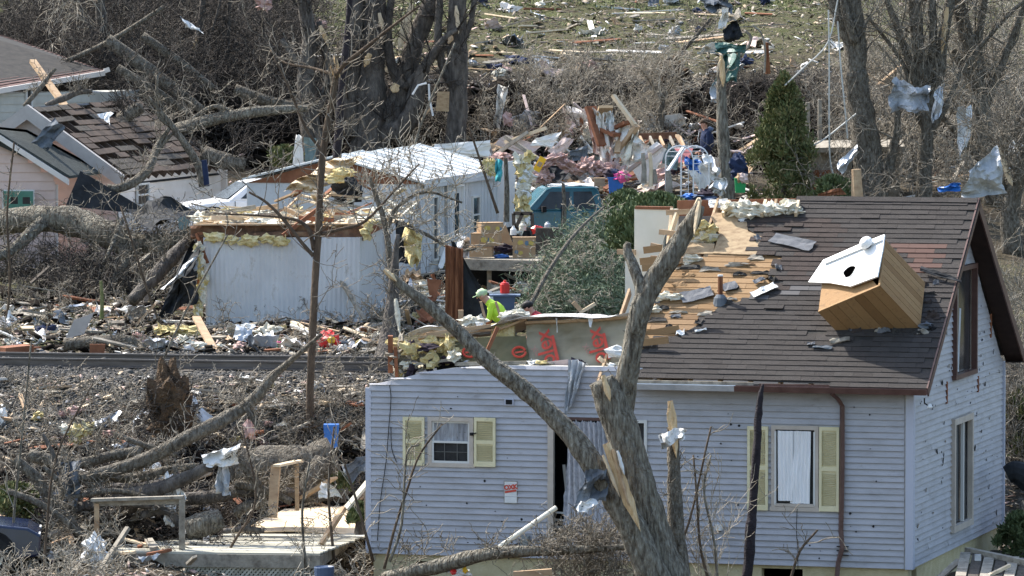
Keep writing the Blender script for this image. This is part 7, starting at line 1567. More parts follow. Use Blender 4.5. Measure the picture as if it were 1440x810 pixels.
SH('brown_board', 'brown board lying over the ridge behind the roof', 'board', [(1150, 272), (1182, 264), (1190, 273), (1150, 277)], 120, 'rust', 4, 3, .03, seed=17)
# rubble heap ---------------------------------------------------------
Yr = 138.0
rib = [((830, 150), (848, 205), .3, 'lumber_red', 'curved red brown rib at the left of the torn wall fan'), ((864, 222), (896, 177), .22, 'lumber', 'orange stud on the right edge of the torn wall fan'), ((862, 134), (893, 176), .12, 'lumber_pale', 'pale stud sticking up at an angle above the torn wall fan'), ((845, 180), (868, 190), .3, 'lumber_red', 'red brown cross piece inside the torn wall fan'), ((848, 165), (852, 150), .3, 'plywood', 'short tan end sticking up in the torn wall fan'),
       ((710, 192), (770, 232), .14, 'lumber_grey', 'long grey brown beam slanting across the pink wall sheets'), ((866, 180), (882, 172), .18, 'lumber_red', 'dark red block behind the torn wall fan'), ((884, 240), (930, 205), .14, 'pinkboard', 'pinkish rail running up to the green grey board'), ((872, 182), (868, 215), .12, 'lumber', 'second orange stud inside the torn wall fan'), ((700, 215), (742, 186), .08, 'lumber_grey', 'thin bare pole over the pink wall sheets'), ((710, 200), (768, 180), .1, 'lumber_pale', 'pale splintered pole above the pink wall sheets')]
for (a, c, w, m, lb) in rib: BR('broken_stud', lb, a[0], a[1], c[0], c[1], Yr - 1.6, Yr - 1.9, w * 1.15, .08, m, 'stud')
for i, (pts, m) in enumerate((([(840, 160), (847, 158), (852, 240), (843, 240)], 'drywall'), ([(872, 196), (880, 190), (868, 244), (858, 242)], 'pinkboard'), ([(884, 196), (893, 200), (884, 240), (872, 240)], 'drywall'), ([(851, 186), (863, 190), (860, 236), (850, 236)], 'pinkboard'), ([(826, 166), (834, 164), (842, 214), (836, 216)], 'pinkboard'))):
    SH('torn_drywall', ('narrow white strip', 'pink beige strip below the orange stud', 'right white strip below the cream edge', 'pink beige strip in the centre', 'far left pink beige strip')[i] + ' of the torn wall fan', 'drywall', pts, Yr - 1.7, m, 6, 12, .14, seed=i * 2.3, ragged=.15)
for pts, m, lb in (([(834, 153), (848, 153), (858, 215), (846, 212)], 'drywall', 'white torn drywall strip at the left of the wall fan'), ([(850, 156), (861, 152), (864, 185), (852, 190)], 'paper', 'short bright drywall flap between the studs'), ([(866, 182), (884, 174), (876, 220), (860, 222)], 'drywall', 'spotted white drywall sheet in the middle of the wall fan'), ([(895, 175), (898, 186), (878, 230), (870, 222)], 'drywall_cream', 'cream curled edge at the right of the wall fan'), ([(892, 190), (914, 205), (908, 225), (888, 228)], 'drywall', 'grey white sheet right of the wall fan')):
    SH('torn_drywall', lb, 'drywall', pts, Yr - 1.75, m, 8, 10, .16, seed=pts[0][0], ragged=.12)
for pts, m, lb in (([(880, 222), (925, 200), (940, 212), (905, 262)], 'white_lap', 'large white sheet sloping down left of the green grey board'), ([(930, 228), (940, 202), (954, 214), (952, 240)], 'green_board', 'green grey rounded board beside the wire arch'), ([(800, 212), (826, 204), (828, 224), (806, 226)], 'slate_sheet', 'blue grey panel beside the pink insulation roll'),
                   ([(770, 212), (794, 193), (808, 196), (786, 222)], 'pinkboard', 'pinkish wall sheet tilted up right of the beam'), ([(694, 202), (712, 188), (760, 206), (742, 222)], 'pinkboard', 'big pinkish wall sheet left of the slanting beam'), ([(755, 193), (790, 186), (775, 208), (745, 204)], 'drywall', 'white ribbed sheet behind the pinkish wall sheet'), ([(610, 203), (690, 198), (690, 222), (612, 216)], 'drywall', 'flat white panel behind the metal roof'), ([(965, 235), (980, 218), (1006, 250), (985, 270)], 'poly_white', 'white plastic bundle under the wire arch')):
    SH('wall_sheet', lb, 'sheet', pts, Yr + (.8 if pts[0][1] < 215 else -.5), m, 8, 8, .08, seed=pts[1][0])
for i, (x, y, rx, rz, lb) in enumerate(((775, 226, .42, .14, 'left stretch of the pink insulation roll'), (800, 234, .33, .16, 'drooping middle of the pink insulation roll'), (826, 234, .28, .22, 'pink insulation bulging against the wall fan'), (848, 238, .22, .2, 'tall pink insulation fold under the wall fan'), (864, 240, .26, .2, 'round pink insulation lump under the orange stud'), (705, 222, .3, .14, 'pink insulation tuft left of the long beam'), (765, 248, .25, .2, 'small pink lump above the truck roof'))):
    b = MB(); b.blob(P(x, y, Yr - 2.1), (rx * .85, .2, rz * .8), .42, 26, 16, 'batt_pink', i + 3, R=eul(0, (-.4, .5, -.5, .1, 0, 0, .2)[i], 0)); solo(b, 'pink_insulation', lb, 'insulation')
panel('roof_section', 'overturned dark red roof section beyond the wire arch', 'roof section', [(902, 212), (975, 208), (968, 228), (910, 230)], 140, .3, 'red_roof', (1.5, 1.5, 0, 0))
b = MB(); 
for i in range(5): b.bar(P(900 + i * 14, 193, 141), P(906 + i * 14, 206, 140.4), .05, .08, 'lumber_grey' if i % 2 else 'lumber')
b.bar(P(898, 192, 141.3), P(952, 190, 141.3), .05, .16, 'band_brown'); b.bar(P(952, 190, 141), P(962, 206, 140.6), .1, .05, 'lumber'); solo(b, 'truss_piece', 'brown framed roof truss piece above the dark red roof section', 'truss')
SH('dark_cloth', 'dark purple cloth draped below the pink insulation', 'cloth', [(835, 246), (862, 236), (858, 248), (838, 256)], Yr - 1.4, 'dark_cloth', amp=.15, seed=31)
SH('black_tarp', 'black tarp bulging behind the teal truck roof', 'tarp', [(757, 235), (800, 232), (796, 258), (758, 258)], Yr - .6, 'dark_sheet', amp=.3, seed=32)
b = MB(); b.box(P(759, 231, 134.5), (.17, .05, .36), eul(0, .5, 0), 'yellow_plastic'); b.box(P(759, 231, 134.4), (.1, .02, .12), eul(0, .5, 0), 'card'); solo(b, 'yellow_plate', 'small yellow plate hanging at the corner of the mobile home', 'plate')
for x, y0, y1, w, m, lb in ((905, 215, 258, .12, 'lumber_grey', 'grey split post in front of the white sheet'), (915, 215, 262, .1, 'lumber_pale', 'pale split post in front of the white sheet'), (921, 238, 258, .1, 'lumber_grey', 'short dark post stub before the white sheet'), (940, 240, 272, .16, 'lumber_grey', 'stout mossy post below the green grey board'), (793, 258, 322, .1, 'bark', 'wooden post standing in front of the teal truck'), (712, 222, 312, .12, 'bark', 'brown post at the end of the mobile home wall'), (143, 395, 448, .08, 'grass_post', 'short mossy green post in the left lawn')):
    Y = {793: 134.0, 712: 129.5, 143: 118.5}.get(x, 135.5); b = MB(); b.tube([P(x, y1, Y), P(x + .5, (y0 + y1) / 2, Y), P(x - 1, y0, Y)], [w * .55, w * .5, w * .4], 8, m, .2); solo(b, 'post', lb, 'post')


# wire arch trellis
arch = thing('wire_arch', 'white wire garden arch standing in the rubble near the man in navy', 'garden arch', P(965, 290, 136.5)); b = MB(); Ya = 136.5
for dx, dy in ((0, 0), (22, .5)):
    for x0, x1 in ((936, 975),):
        pts = [P(x0 + dx, 275, Ya + dy), P(x0 + dx, 222, Ya + dy)] + [P(x0 + dx + 19 - 19 * math.cos(t), 222 - 17 * math.sin(t), Ya + dy) for t in np.arange(.3, 3.1, .35)] + [P(x1 + dx, 222, Ya + dy), P(x1 + dx, 275, Ya + dy)]; b.tube(pts, .018, 6, 'white_paint')
b.build('hoop', None, arch); b = MB()
for k in range(8): t = k * .4 + .15; b.bar(P(955 - 19 * math.cos(t), 222 - 17 * math.sin(t), Ya), P(977 - 19 * math.cos(t), 222 - 17 * math.sin(t), Ya + .5), .015, .015, 'white_paint')
for k in range(5): b.bar(P(957, 232 + k * 9, Ya), P(968, 233 + k * 9, Ya), .015, .015, 'white_paint'); b.bar(P(975, 230 + k * 10, Ya), P(984, 230 + k * 10, Ya), .015, .015, 'white_paint')
for x in (957, 968, 984): b.bar(P(x, 228, Ya), P(x, 274, Ya), .015, .015, 'white_paint')
b.build('rung', None, arch)['kind'] = 'stuff'
BR('white_pole', 'white pole slanting through the wire arch', 938, 242, 962, 206, 136, 136.8, .06, .06, 'white_paint', 'pole')
SH('blue_cloth', 'bright blue sheet hung over the wire arch', 'cloth', [(962, 220), (985, 226), (984, 245), (966, 236)], 136.6, 'blue_plastic', amp=.15, seed=40)
SH('white_bag', 'crumpled white bags at the feet of the man in navy', 'bag', [(990, 215), (1012, 235), (1014, 262), (992, 250)], 137.5, 'poly_white', 10, 10, .4, seed=41)
SH('white_bag', 'white bag lying left of the green tub', 'bag', [(1000, 255), (1020, 250), (1022, 275), (1002, 275)], 134.5, 'poly_white', 8, 8, .25, seed=42)
def tub(name, label, px, py, Y, w, h, m, fill=None):
    o = P(px, py, Y); root = thing(name, label, 'tub', o); b = MB(); t = .02
    b.lathe(o, [(w * .42, 0), (w * .5, h), (w * .54, h), (w * .54, h + .03), (w * .5, h + .03), (w * .47, h * .9), (w * .38, .03)], 4, m, np.array([unit([1, 1, 0]), unit([-1, 1, 0]), Zv])); b.build('body', None, root)
    if fill:
        b = MB(); rr = random.Random(px)
        for i, f in enumerate(fill): b.blob(o + Zv * (h + .04) + np.array([rr.uniform(-.25, .25) * w * 1.6, rr.uniform(-.2, .1), rr.uniform(-.02, .08)]), (w * .28, w * .25, .12), .4, 10, 7, f, i)
        tag(b.build('contents', None, root))
    return root
tub('blue_tub', 'blue tub heaped with pink and dark clothes behind the juniper', 866, 272, 133.8, .52, .36, 'blue_plastic', ['pink_cloth', 'pink_cloth', 'dark_cloth', 'navy_cloth', 'pink_cloth', 'batt_pink'])
tub('green_tub', 'green tub standing between the pole and the evergreen', 1041, 271, 136.0, .38, .32, 'green_plastic', ['card', 'pinkboard'])
tub('slate_tub', 'slate blue storage tub with a red can on its lid beside the worker', 709, 447, 113.0, .62, .44, 'slate_plastic')
b = MB(); o = P(710, 413, 113.0); b.lathe(o, [(.08, 0), (.095, .02), (.095, .18), (.075, .22), (.03, .24), (.03, .27)], 14, 'red_plastic'); solo(b, 'red_can', 'red can standing on the slate blue tub', 'can')
b = MB(); b.box(o - np.array([0, 0, .03]), (.62, .5, .03), None, 'slate_plastic'); solo(b, 'tub_lid', 'flat lid under the red can', 'lid')
b = MB(); b.blob(P(1039, 236, 137.5), (.22, .2, .3), .3, 12, 10, 'navy_cloth', 3); solo(b, 'navy_bag', 'dark blue bag or bundle between the pole and the evergreen', 'bag')
b = MB(); b.blob(P(980, 281, 134.5), (.4, .25, .11), .5, 16, 10, 'slate_plastic', 4); b.blob(P(968, 277, 134.4), (.16, .15, .08), .4, 10, 8, 'blue_plastic', 8); b.blob(P(992, 272, 134.6), (.2, .2, .1), .4, 10, 8, 'dark_cloth', 6); solo(b, 'clothes_heap', 'heap of blue and dark clothes at the foot of the wire arch', 'clothes')
b = MB(); b.box(P(843, 256, 134.2), (.26, .2, .2), None, 'lumber'); solo(b, 'orange_box', 'small orange wooden box left of the blue tub', 'box')
# mobile home end: insulation column, teal cloth
b = MB(); rr = random.Random(2)
for i in range(22): b.blob(P(736 + rr.uniform(-8, 8) - i * .2, 222 + i * 4.6, 131.0), (.12, .1, .16), .6, 9, 7, rr.choice(['batt_yellow', 'batt_yellow', 'batt_cream', 'paper']), i)
solo(b, 'hanging_insulation', 'tall ragged column of yellow insulation at the end of the mobile home', 'insulation')
b = MB()
for i in range(7): b.blob(P(682 + i * 2.5, 233 + (i % 3) * 3, 131.2), (.1, .08, .13), .6, 9, 7, 'batt_yellow', i)
solo(b, 'hanging_insulation', 'short yellow insulation tuft left of the teal cloth', 'insulation')
SH('teal_cloth', 'narrow teal cloth hanging on the mobile home wall', 'cloth', [(696, 224), (707, 225), (705, 256), (697, 255)], 130.8, 'teal_cloth', 5, 8, .08, seed=50, fold=1)
panel('white_end_sheet', 'white end panel standing at the corner of the mobile home', 'panel', [(700, 228), (726, 226), (722, 318), (700, 322)], 132.5, .1, 'ivory_metal')
# table frame + things in front of the truck
b = MB(); 
for a, c in (((722, 300), (748, 300)), ((722, 300), (724, 345)), ((748, 300), (750, 345)), ((724, 322), (750, 322)), ((735, 300), (712, 348))): b.bar(P(*a, 126.5), P(*c, 126.5), .08, .08, 'sleeper')
solo(b, 'timber_stand', 'dark wooden frame standing on the box deck before the truck', 'frame')
b = MB(); b.box(P(772, 336, 126), (.6, .4, .5), None, 'sleeper'); solo(b, 'dark_cabinet', 'dark brown cabinet right of the cardboard boxes', 'cabinet')
b = MB(); b.blob(P(757, 324, 126), (.14, .12, .1), .3, 10, 8, 'red_plastic', 2); solo(b, 'red_bag', 'red cloth bundle on the dark cabinet', 'bag')
for x, y, w, h, m, lb in ((722, 324, .07, .2, 'paper', 'white jug inside the wooden frame'), (735, 318, .08, .2, 'batt_cream', 'cream bottle inside the wooden frame'), (770, 316, .07, .14, 'poly_grey', 'clear jug on the dark cabinet')): b = MB(); o = P(x, y, 126.2); b.lathe(o - Zv * h / 2, [(w, 0), (w, h * .6), (w * .4, h * .85), (w * .4, h)], 12, m); solo(b, 'jug', lb, 'jug')
def carton(px, py, Y, w, h, yaw, label, marks, open_=False, d=.34):
    o = P(px, py, Y); root = thing('cardboard_box', label, 'box', o, 'cardboard boxes on the deck'); R = eul(0, 0, yaw); b = MB(); b.box(o + Zv * h / 2, (w, d, h), R, 'card'); b.box(o + Zv * (h + .004), (w + .02, d + .02, .014), R, 'card'); b.build('carton', None, root)
    for k, (mx, mz, mw, mh, mm) in enumerate(marks): b = MB(); b.prism([o + R[0] * (mx + math.cos(t) * mw) - R[1] * (d / 2 + .003) + Zv * (mz + math.sin(t) * mh) for t in np.arange(.4 + mx * 9, 5.9 + mx * 9, 1.15)], -R[1] * .003, mm); b.build('printed_mark', None, root)
yb, bl_ = 'yellow_print', 'blue_print'
carton(689, 328, 124.9, .50, .23, .35, 'top box of the leaning left stack of cartons', [(-.12, .12, .08, .06, yb), (.12, .11, .06, .05, yb), (.19, .10, .03, .05, bl_)])
carton(684, 345, 124.8, .62, .26, -.25, 'middle box of the leaning left stack of cartons', [(.0, .13, .1, .07, yb), (.16, .12, .07, .07, yb), (.09, .13, .03, .05, bl_)])
carton(677, 361, 124.7, .50, .22, -.12, 'lowest brown box of the left stack on the deck', [])
carton(737, 348.5, 124.8, .50, .23, 0, 'upper of the two boxes in the right hand stack', [(-.08, .12, .07, .06, yb), (.16, .11, .06, .06, yb), (.06, .11, .05, .06, bl_)])
carton(737, 363, 124.8, .50, .22, 0, 'lower of the two boxes in the right hand stack', [(-.17, .14, .045, .05, bl_), (-.07, .12, .05, .05, yb)])
b = MB(); b.blob(P(705, 361, 124.8), (.18, .12, .05), .2, 12, 8, 'blue_plastic', 3); solo(b, 'blue_bag', 'small bright blue bundle between the two carton stacks', 'bag')
b = MB(); b.blob(P(708, 350, 125.1), (.24, .15, .1), .3, 12, 8, 'dark_cloth', 5); solo(b, 'dark_bundle', 'dark bundle between the two carton stacks', 'bundle')
SH('white_bag', 'white plastic bags piled left of the cardboard boxes', 'bag', [(638, 333), (662, 330), (665, 362), (640, 362)], 125, 'poly_white', 10, 10, .3, seed=52)
panel('pale_flap', 'pale cardboard flap standing between the carton stacks', 'cardboard', [(704, 314), (712, 318), (722, 345), (704, 345)], 125.6, .02, 'card')
for x0, x1, lb in ((676, 683, 'left orange lath standing before the worker'), (697, 706, 'right orange lath leaning before the worker')): BR('lath', lb, x1, 452, x0, 424, 109, 109, .06, .05, 'lumber', 'board')
# rusty standing panel
st = thing('rusty_metal_sheet', 'tall corrugated rusty panel with black torn side standing left of the worker', 'metal panel', P(645, 455, 112)); b = MB(); YY = 112.0
for i in range(6): x = 626 + i * 4.2; b.prism([P(x, 455, YY + (.06 if i % 2 else 0)), P(x + 4.3, 455, YY + (0 if i % 2 else .06)), P(x + 4.3, 345 + i, YY + (0 if i % 2 else .06)), P(x, 345 + i, YY + (.06 if i % 2 else 0))], np.array([0, .06, 0]), 'rust')
b.build('rusty_face', None, st); b = MB(); b.sheet(P(650, 458, YY + .02), P(706, 458, YY + .1), P(640, 343, YY + .12), P(635, 338, YY + .06), 10, 14, .06, .04, 'dark_sheet', 3); b.build('black_side', None, st)
for x, y0, y1, w, m, lb in ((648, 436, 458, .1, 'lumber', 'orange post stub at the foot of the rusty panel'), ): BR('post_stub', lb, x, y1, x, y0, 109, 109, w, w, m, 'post')
b = MB(); b.bar(P(878 - 60, 438, 108), P(806, 425, 108), .08, .08, 'lumber'); b.bar(P(815, 440, 108), P(837, 427, 108), .1, .06, 'lumber_pale'); solo(b, 'crossed_offcuts', 'two short crossed lumber offcuts behind the foil panel', 'board')
for x, y, lb in ((660, 452, 'pale insulation behind the plastic film left of the worker'), (672, 453, 'pale insulation lump at the worker feet'), (716, 444, 'cream insulation heap right of the worker'), (731, 443, 'cream insulation heap beside the crouching person')): b = MB(); b.blob(P(x, y, 107.5), (.16, .12, .09), .5, 14, 9, 'batt_cream', x); solo(b, 'insulation_heap', lb, 'insulation')
b = MB(); c0 = P(609, 404, 115.5)
for a, c in (((580, 396), (598, 394)), ((580, 396), (587, 412)), ((598, 394), (606, 410)), ((587, 412), (606, 410)), ((584, 402), (602, 401))): b.bar(P(*a, 116), P(*c, 116), .03, .03, 'lumber_pale')
solo(b, 'wooden_crate_side', 'small pale wooden frame lying left of the rusty panel', 'frame')
panel('brown_board', 'red brown board tilted between the small frame and rusty panel', 'board', [(600, 392), (622, 394), (612, 415), (604, 416)], 115.5, .04, 'lumber_red')
panel('white_board', 'white square board lying behind the worker', 'board', [(688, 412), (712, 407), (706, 420), (690, 424)], 116, .03, 'paper')
SH('tan_insulation', 'yellow tan insulation sheet hanging from the mobile home corner', 'insulation', [(572, 312), (592, 325), (592, 375), (574, 372)], 124, 'batt_yellow', 8, 10, .3, seed=61)
SH('opening_sheet', 'black sheet filling the dark opening between the two trailers', 'sheet', [(556, 310), (580, 316), (580, 375), (560, 368)], 125.5, 'dark_sheet', 6, 8, .1, seed=62)  # black sheet stands in for the dark of the opening
SH('dark_tarp', 'big black sheet hanging at the left corner of the ribbed trailer', 'tarp', [(272, 345), (279, 348), (276, 425), (215, 452)], 118.2, 'dark_sheet', 12, 12, .25, seed=63, fold=1)
SH('metal_strip', 'shining metal strip on the edge of the hanging black sheet', 'metal sheet', [(276, 358), (277, 378), (240, 398), (226, 408)], 118.0, 'metal_sheet', 8, 6, .1, seed=64)
SH('dark_tarp', 'slate grey tarp draped over the brush before the pink house', 'tarp', [(180, 300), (226, 280), (292, 292), (210, 328)], 126.5, 'dark_sheet', 12, 8, .3, seed=65, dY=(1, 1, .5, -1))
panel('black_roof_sheet', 'black triangular roof panel leaning before the pink house wall', 'roof panel', [(92, 290), (113, 240), (200, 292), (190, 300)], 130.2, .08, 'dark_sheet', (0, .3, 0, 0))
panel('green_shield', 'small green shield shaped piece beside the slate grey tarp', 'panel', [(250, 308), (258, 304), (268, 312), (260, 324), (252, 322)], 125.6, .03, 'green_board')
SH('slate_flap', 'dark slate flap lying over the rake of the pink house', 'roofing flap', [(78, 166), (91, 180), (66, 212), (44, 200)], 132.2, 'slate_sheet', 8, 8, .12, seed=66)
SH('white_bent', 'bent white metal piece caught at the back of the pink house roof', 'metal sheet', [(140, 160), (158, 162), (150, 185), (132, 178)], 137, 'poly_white', 8, 8, .3, seed=67)
BR('roof_beam', 'orange lumber beam leaning against the grey house wall', 46, 86, 92, 150, 140.5, 138.5, .16, .1, 'lumber', 'beam')
BR('navy_cloth_strip', 'dark blue cloth hanging on the limb at the pink house corner', 287, 225, 291, 262, 130.8, 130.8, .16, .12, 'navy_cloth', 'cloth')
SH('white_board_sheet', 'tall white boards standing behind the wrecked trailer', 'board', [(416, 190), (424, 190), (428, 238), (410, 238)], 139, 'drywall', 4, 6, .08, seed=68)
SH('white_board_sheet', 'shorter grey white board leaning right of the tall white boards', 'board', [(428, 192), (446, 194), (444, 236), (430, 238)], 139.3, 'green_board', 4, 6, .08, seed=69)
SH('striped_sheet', 'long crumpled striped sheet sliding off the near end of the metal roof', 'sheet', [(395, 265), (470, 222), (520, 222), (440, 272)], 126.5, 'lumber_pale', 24, 8, .22, seed=70, fold=5)
b = MB(); b.blob(P(488, 268, 124.5), (.32, .3, .3), .3, 14, 10, 'dark_sheet', 3); solo(b, 'black_bag', 'black bag on the wreckage between trailer roof and metal roof', 'bag')
for i, (x, y) in enumerate(((478, 246), (470, 252), (486, 242))): b = MB(); b.blob(P(x, y, 124), (.22, .14, .08), .5, 12, 8, 'batt_yellow', i); solo(b, 'insulation_roll', ('left', 'lower', 'upper')[i] + ' yellow insulation twist beside the black bag', 'insulation')
rr = random.Random(71)
for i in range(26):
    x, y = rr.uniform(380, 600), rr.uniform(250, 300); b = MB(); c = P(x, y, 123 + (300 - y) * .05); d = unit(np.array([rr.uniform(-1, 1), rr.uniform(-1, 1), rr.uniform(-.4, .3)])); l = rr.uniform(.4, 1.3); b.bar(c - d * l / 2, c + d * l / 2, rr.uniform(.05, .2), .04, rr.choice(['lumber', 'lumber_pale', 'lumber_red', 'lumber_grey', 'batt_cream'])); solo(b, 'wreck_board', 'board in the heap between the ribbed trailer and the metal roof', 'board', group='boards between the trailers')
# beyond-track objects
b = MB(); b.blob(P(463, 483, 112.5), (.26, .2, .2), .35, 12, 9, 'red_plastic', 3); b.blob(P(466, 478, 112.3), (.08, .05, .08), .3, 8, 6, 'yellow_plastic', 4); solo(b, 'red_bag', 'bright red and yellow bag lying beyond the track', 'bag')
for x, y, r, m, lb, nm in ((376, 494, .16, 'green_plastic', 'green crumpled cloth beyond the track', 'green_cloth'), (391, 489, .09, 'pink_cloth', 'small hot pink cloth beyond the track', 'pink_cloth'), (66, 472, .22, 'navy_cloth', 'navy cap like bundle at the left beyond the track', 'navy_bundle'), (232, 474, .3, 'batt_yellow', 'wide yellow insulation patch beyond the track', 'yellow_insulation'), (262, 473, .25, 'batt_yellow', 'second yellow insulation patch near the trailer corner', 'yellow_insulation'), (375, 474, .28, 'batt_cream', 'cream insulation heap below the ribbed wall', 'cream_insulation'), (480, 492, .2, 'slate_sheet', 'grey bundle right of the red bag', 'grey_bundle')):
    b = MB(); b.blob(P(x, y, G(x, y)[1] - .2) + Zv * .08, (r, r * .8, r * .5), .45, 14, 9, m, x); solo(b, nm, lb, 'cloth' if 'insul' not in nm else 'insulation')
panel('brown_block', 'red brown board standing at the track edge', 'board', [(126, 484), (148, 484), (146, 504), (126, 505)], 111, .05, 'lumber_red')
panel('grey_sheet', 'grey sheet propped up beyond the track at the left', 'panel', [(92, 476), (104, 450), (132, 440), (118, 470)], 114, .03, 'grey_board')
BR('torn_plank', 'long torn orange plank standing before the trailer corner', 276, 446, 304, 498, 113, 111.2, .16, .05, 'lumber', 'plank')
BR('plank', 'tan plank leaning left of the hanging black sheet', 192, 456, 218, 428, 115, 115, .14, .05, 'lumber', 'plank')
BR('brick_board', 'orange brown board lying at the far left track edge', 0, 494, 40, 490, 110.6, 111, .4, .15, 'lumber_red', 'board')
BR('lean_bar', 'pale bar leaning on the right part of the ribbed wall', 468, 375, 513, 450, 118.6, 117.6, .1, .05, 'lumber_grey', 'bar')
# gravel slope objects
BR('long_board', 'long red brown board on the gravel at the left edge', 0, 562, 95, 548, 105.4, 106, .1, .08, 'lumber_red', 'board')
b = MB(); o = P(466, 612, 101.8); b.lathe(o - Zv * .22, [(.15, 0), (.2, .4), (.19, .42)], 4, 'blue_plastic', np.array([unit([1, 1, 0]), unit([-1, 1, 0]), Zv])); solo(b, 'blue_bin', 'blue plastic bin on the slope left of the house corner', 'bin')
for i, (x, y, r) in enumerate(((108, 608, .16), (122, 603, .14), (106, 618, .1), (92, 604, .1))): b = MB(); b.blob(P(x, y, 101.5), (r, r * .7, r * .8), .45, 12, 9, 'batt_yellow' if i < 3 else 'batt_cream', i); solo(b, 'foam_lump', ('left yellow foam lump on the gravel slope', 'right yellow foam lump on the gravel slope', 'lowest yellow foam lump on the gravel slope', 'cream foam lump beside the yellow ones')[i], 'foam')
SH('green_white_sheet', 'pale green bent sheet beside the upturned root ball', 'metal sheet', [(262, 548), (272, 556), (312, 605), (270, 608)], 103.0, 'poly_grey', 10, 8, .2, seed=75)
SH('grey_plastic', 'grey plastic bag snagged on the gravel slope', 'plastic', [(128, 592), (172, 578), (160, 595), (134, 605)], 103, 'metal_sheet', 8, 6, .15, seed=76)
b = MB(); b.blob(P(352, 605, 101.6), (.1, .08, .16), .5, 10, 8, 'batt_pink', 2); solo(b, 'pink_tuft', 'pink and white tuft hanging beside the curved limb', 'insulation')
# log pile cloths
SH('dark_cloth', 'dark grey torn cloth hanging from a limb in the log pile', 'cloth', [(84, 650), (113, 652), (108, 710), (80, 700)], 96.9, 'slate_sheet', 10, 12, .15, seed=80, fold=2, ragged=.15)
SH('dark_cloth', 'lower tail of the dark hanging cloth', 'cloth', [(80, 695), (104, 700), (108, 735), (96, 735)], 96.8, 'lumber_grey', 8, 8, .1, seed=81, ragged=.15)
SH('white_sheet', 'grey white sheet draped over the limb pointing to the big log', 'sheet', [(281, 640), (335, 625), (333, 655), (290, 655)], 96.9, 'poly_white', 12, 8, .14, seed=82, ragged=.1)
SH('white_sheet', 'lower fold of the draped white sheet between the logs', 'sheet', [(306, 650), (318, 650), (326, 696), (304, 695)], 97.0, 'poly_grey', 8, 10, .12, seed=83, ragged=.1)
SH('white_sheet', 'white plastic sheet hanging behind the left deck post', 'sheet', [(233, 665), (252, 680), (262, 705), (230, 712)], 97.1, 'poly_white', 10, 10, .14, seed=84, ragged=.1)
SH('white_sheet', 'white plastic tail below the left deck rail', 'sheet', [(229, 708), (248, 708), (246, 740), (232, 738)], 97.1, 'poly_white', 8, 10, .1, seed=85, ragged=.1)
b = MB(); b.blob(P(133, 778, 94.8), (.2, .18, .26), .35, 16, 12, 'poly_white', 5); solo(b, 'white_bag', 'knotted white plastic bag at the left corner of the near deck', 'bag')
BR('grey_beam', 'long split branch plank leaning in front of the white bag', 128, 822, 180, 742, 94.0, 94.6, .09, .06, 'lumber_grey', 'plank')
BR('white_board', 'pale board lying across the left of the deck boards', 172, 757, 234, 774, 96.2, 95.8, .12, .03, 'lumber_pale', 'board')
BR('tan_board', 'orange tan board slanting up right of the deck railing', 425, 700, 470, 672, 98.6, 98.2, .2, .04, 'lumber', 'board')
SH('white_metal', 'white folded sheet right of the deck railing', 'sheet', [(448, 684), (462, 676), (482, 700), (450, 700)], 98, 'poly_white', 6, 6, .1, seed=86)
SH('slate_sheet', 'slate grey sheet leaning against the house corner', 'sheet', [(480, 655), (512, 640), (519, 660), (490, 680)], 98.6, 'slate_sheet', 6, 6, .1, seed=87)
b = MB(); o = P(456, 815, 94.2); b.lathe(o - Zv * .1, [(.15, 0), (.17, .3), (.16, .32), (.14, .3)], 16, 'slate_plastic'); solo(b, 'grey_bucket', 'grey plastic bucket at the bottom by the right deck corner', 'bucket')
for i, (x, y, lb) in enumerate(((648, 806, 'red and yellow wrapper at the foot of the wall'), )):
    b = MB(); b.blob(P(x, y, 92.4), (.16, .08, .06), .4, 10, 7, 'poly_white', 2); b.blob(P(x - 10, y - 2, 92.35), (.05, .04, .05), .4, 8, 6, 'red_plastic', 4); b.blob(P(x + 6, y - 4, 92.33), (.04, .03, .05), .4, 8, 6, 'yellow_plastic', 5); solo(b, 'wrapper', lb, 'wrapper')
BR('orange_log', 'peeled orange log end at the bottom under the brown bush', 722, 808, 776, 804, 91.5, 91.5, .12, .1, 'lumber', 'log')
# dark plank platform at the lower right
pl_ = thing('collapsed_planks', 'collapsed dark weathered plank platform at the lower right corner', 'platform', P(1400, 815, 92.0)); 
for i in range(7):
    b = MB(); b.bar(P(1350 + i * 17, 815 + (i % 2) * 3, 91.6), P(1358 + i * 17, 778 + i * 1.5, 94.4), .17, .04, 'sleeper' if i % 2 else 'lumber_grey'); b.build('plank', None, pl_)
BR('edge_beam', 'dark beam along the top of the collapsed plank platform', 1360, 774, 1445, 792, 94.6, 93.4, .12, .1, 'lumber_grey', 'beam')
BR('pale_stick', 'pale peeled stick lying on the collapsed planks', 1385, 812, 1420, 795, 92.0, 92.6, .05, .05, 'lumber_pale', 'stick')
BR('foundation_board', 'pale board leaning at the foundation by the collapsed planks', 1322, 812, 1350, 787, 93.6, 93.9, .16, .03, 'lumber_grey', 'board')
b = MB(); b.box(P(1375, 784, 93.6), (.1, .1, .1), None, 'metal_sheet'); solo(b, 'metal_box', 'small grey box on the collapsed plank platform', 'box')
b = MB(); b.tube([P(*p, 99.5) for p in ((1416, 668), (1426, 664), (1438, 668), (1450, 680))], [.16, .2, .22, .2], 12, 'dark_sheet', sub=3); solo(b, 'black_pipe', 'fat black curved pipe or tarp edge behind the gable corner', 'tarp')
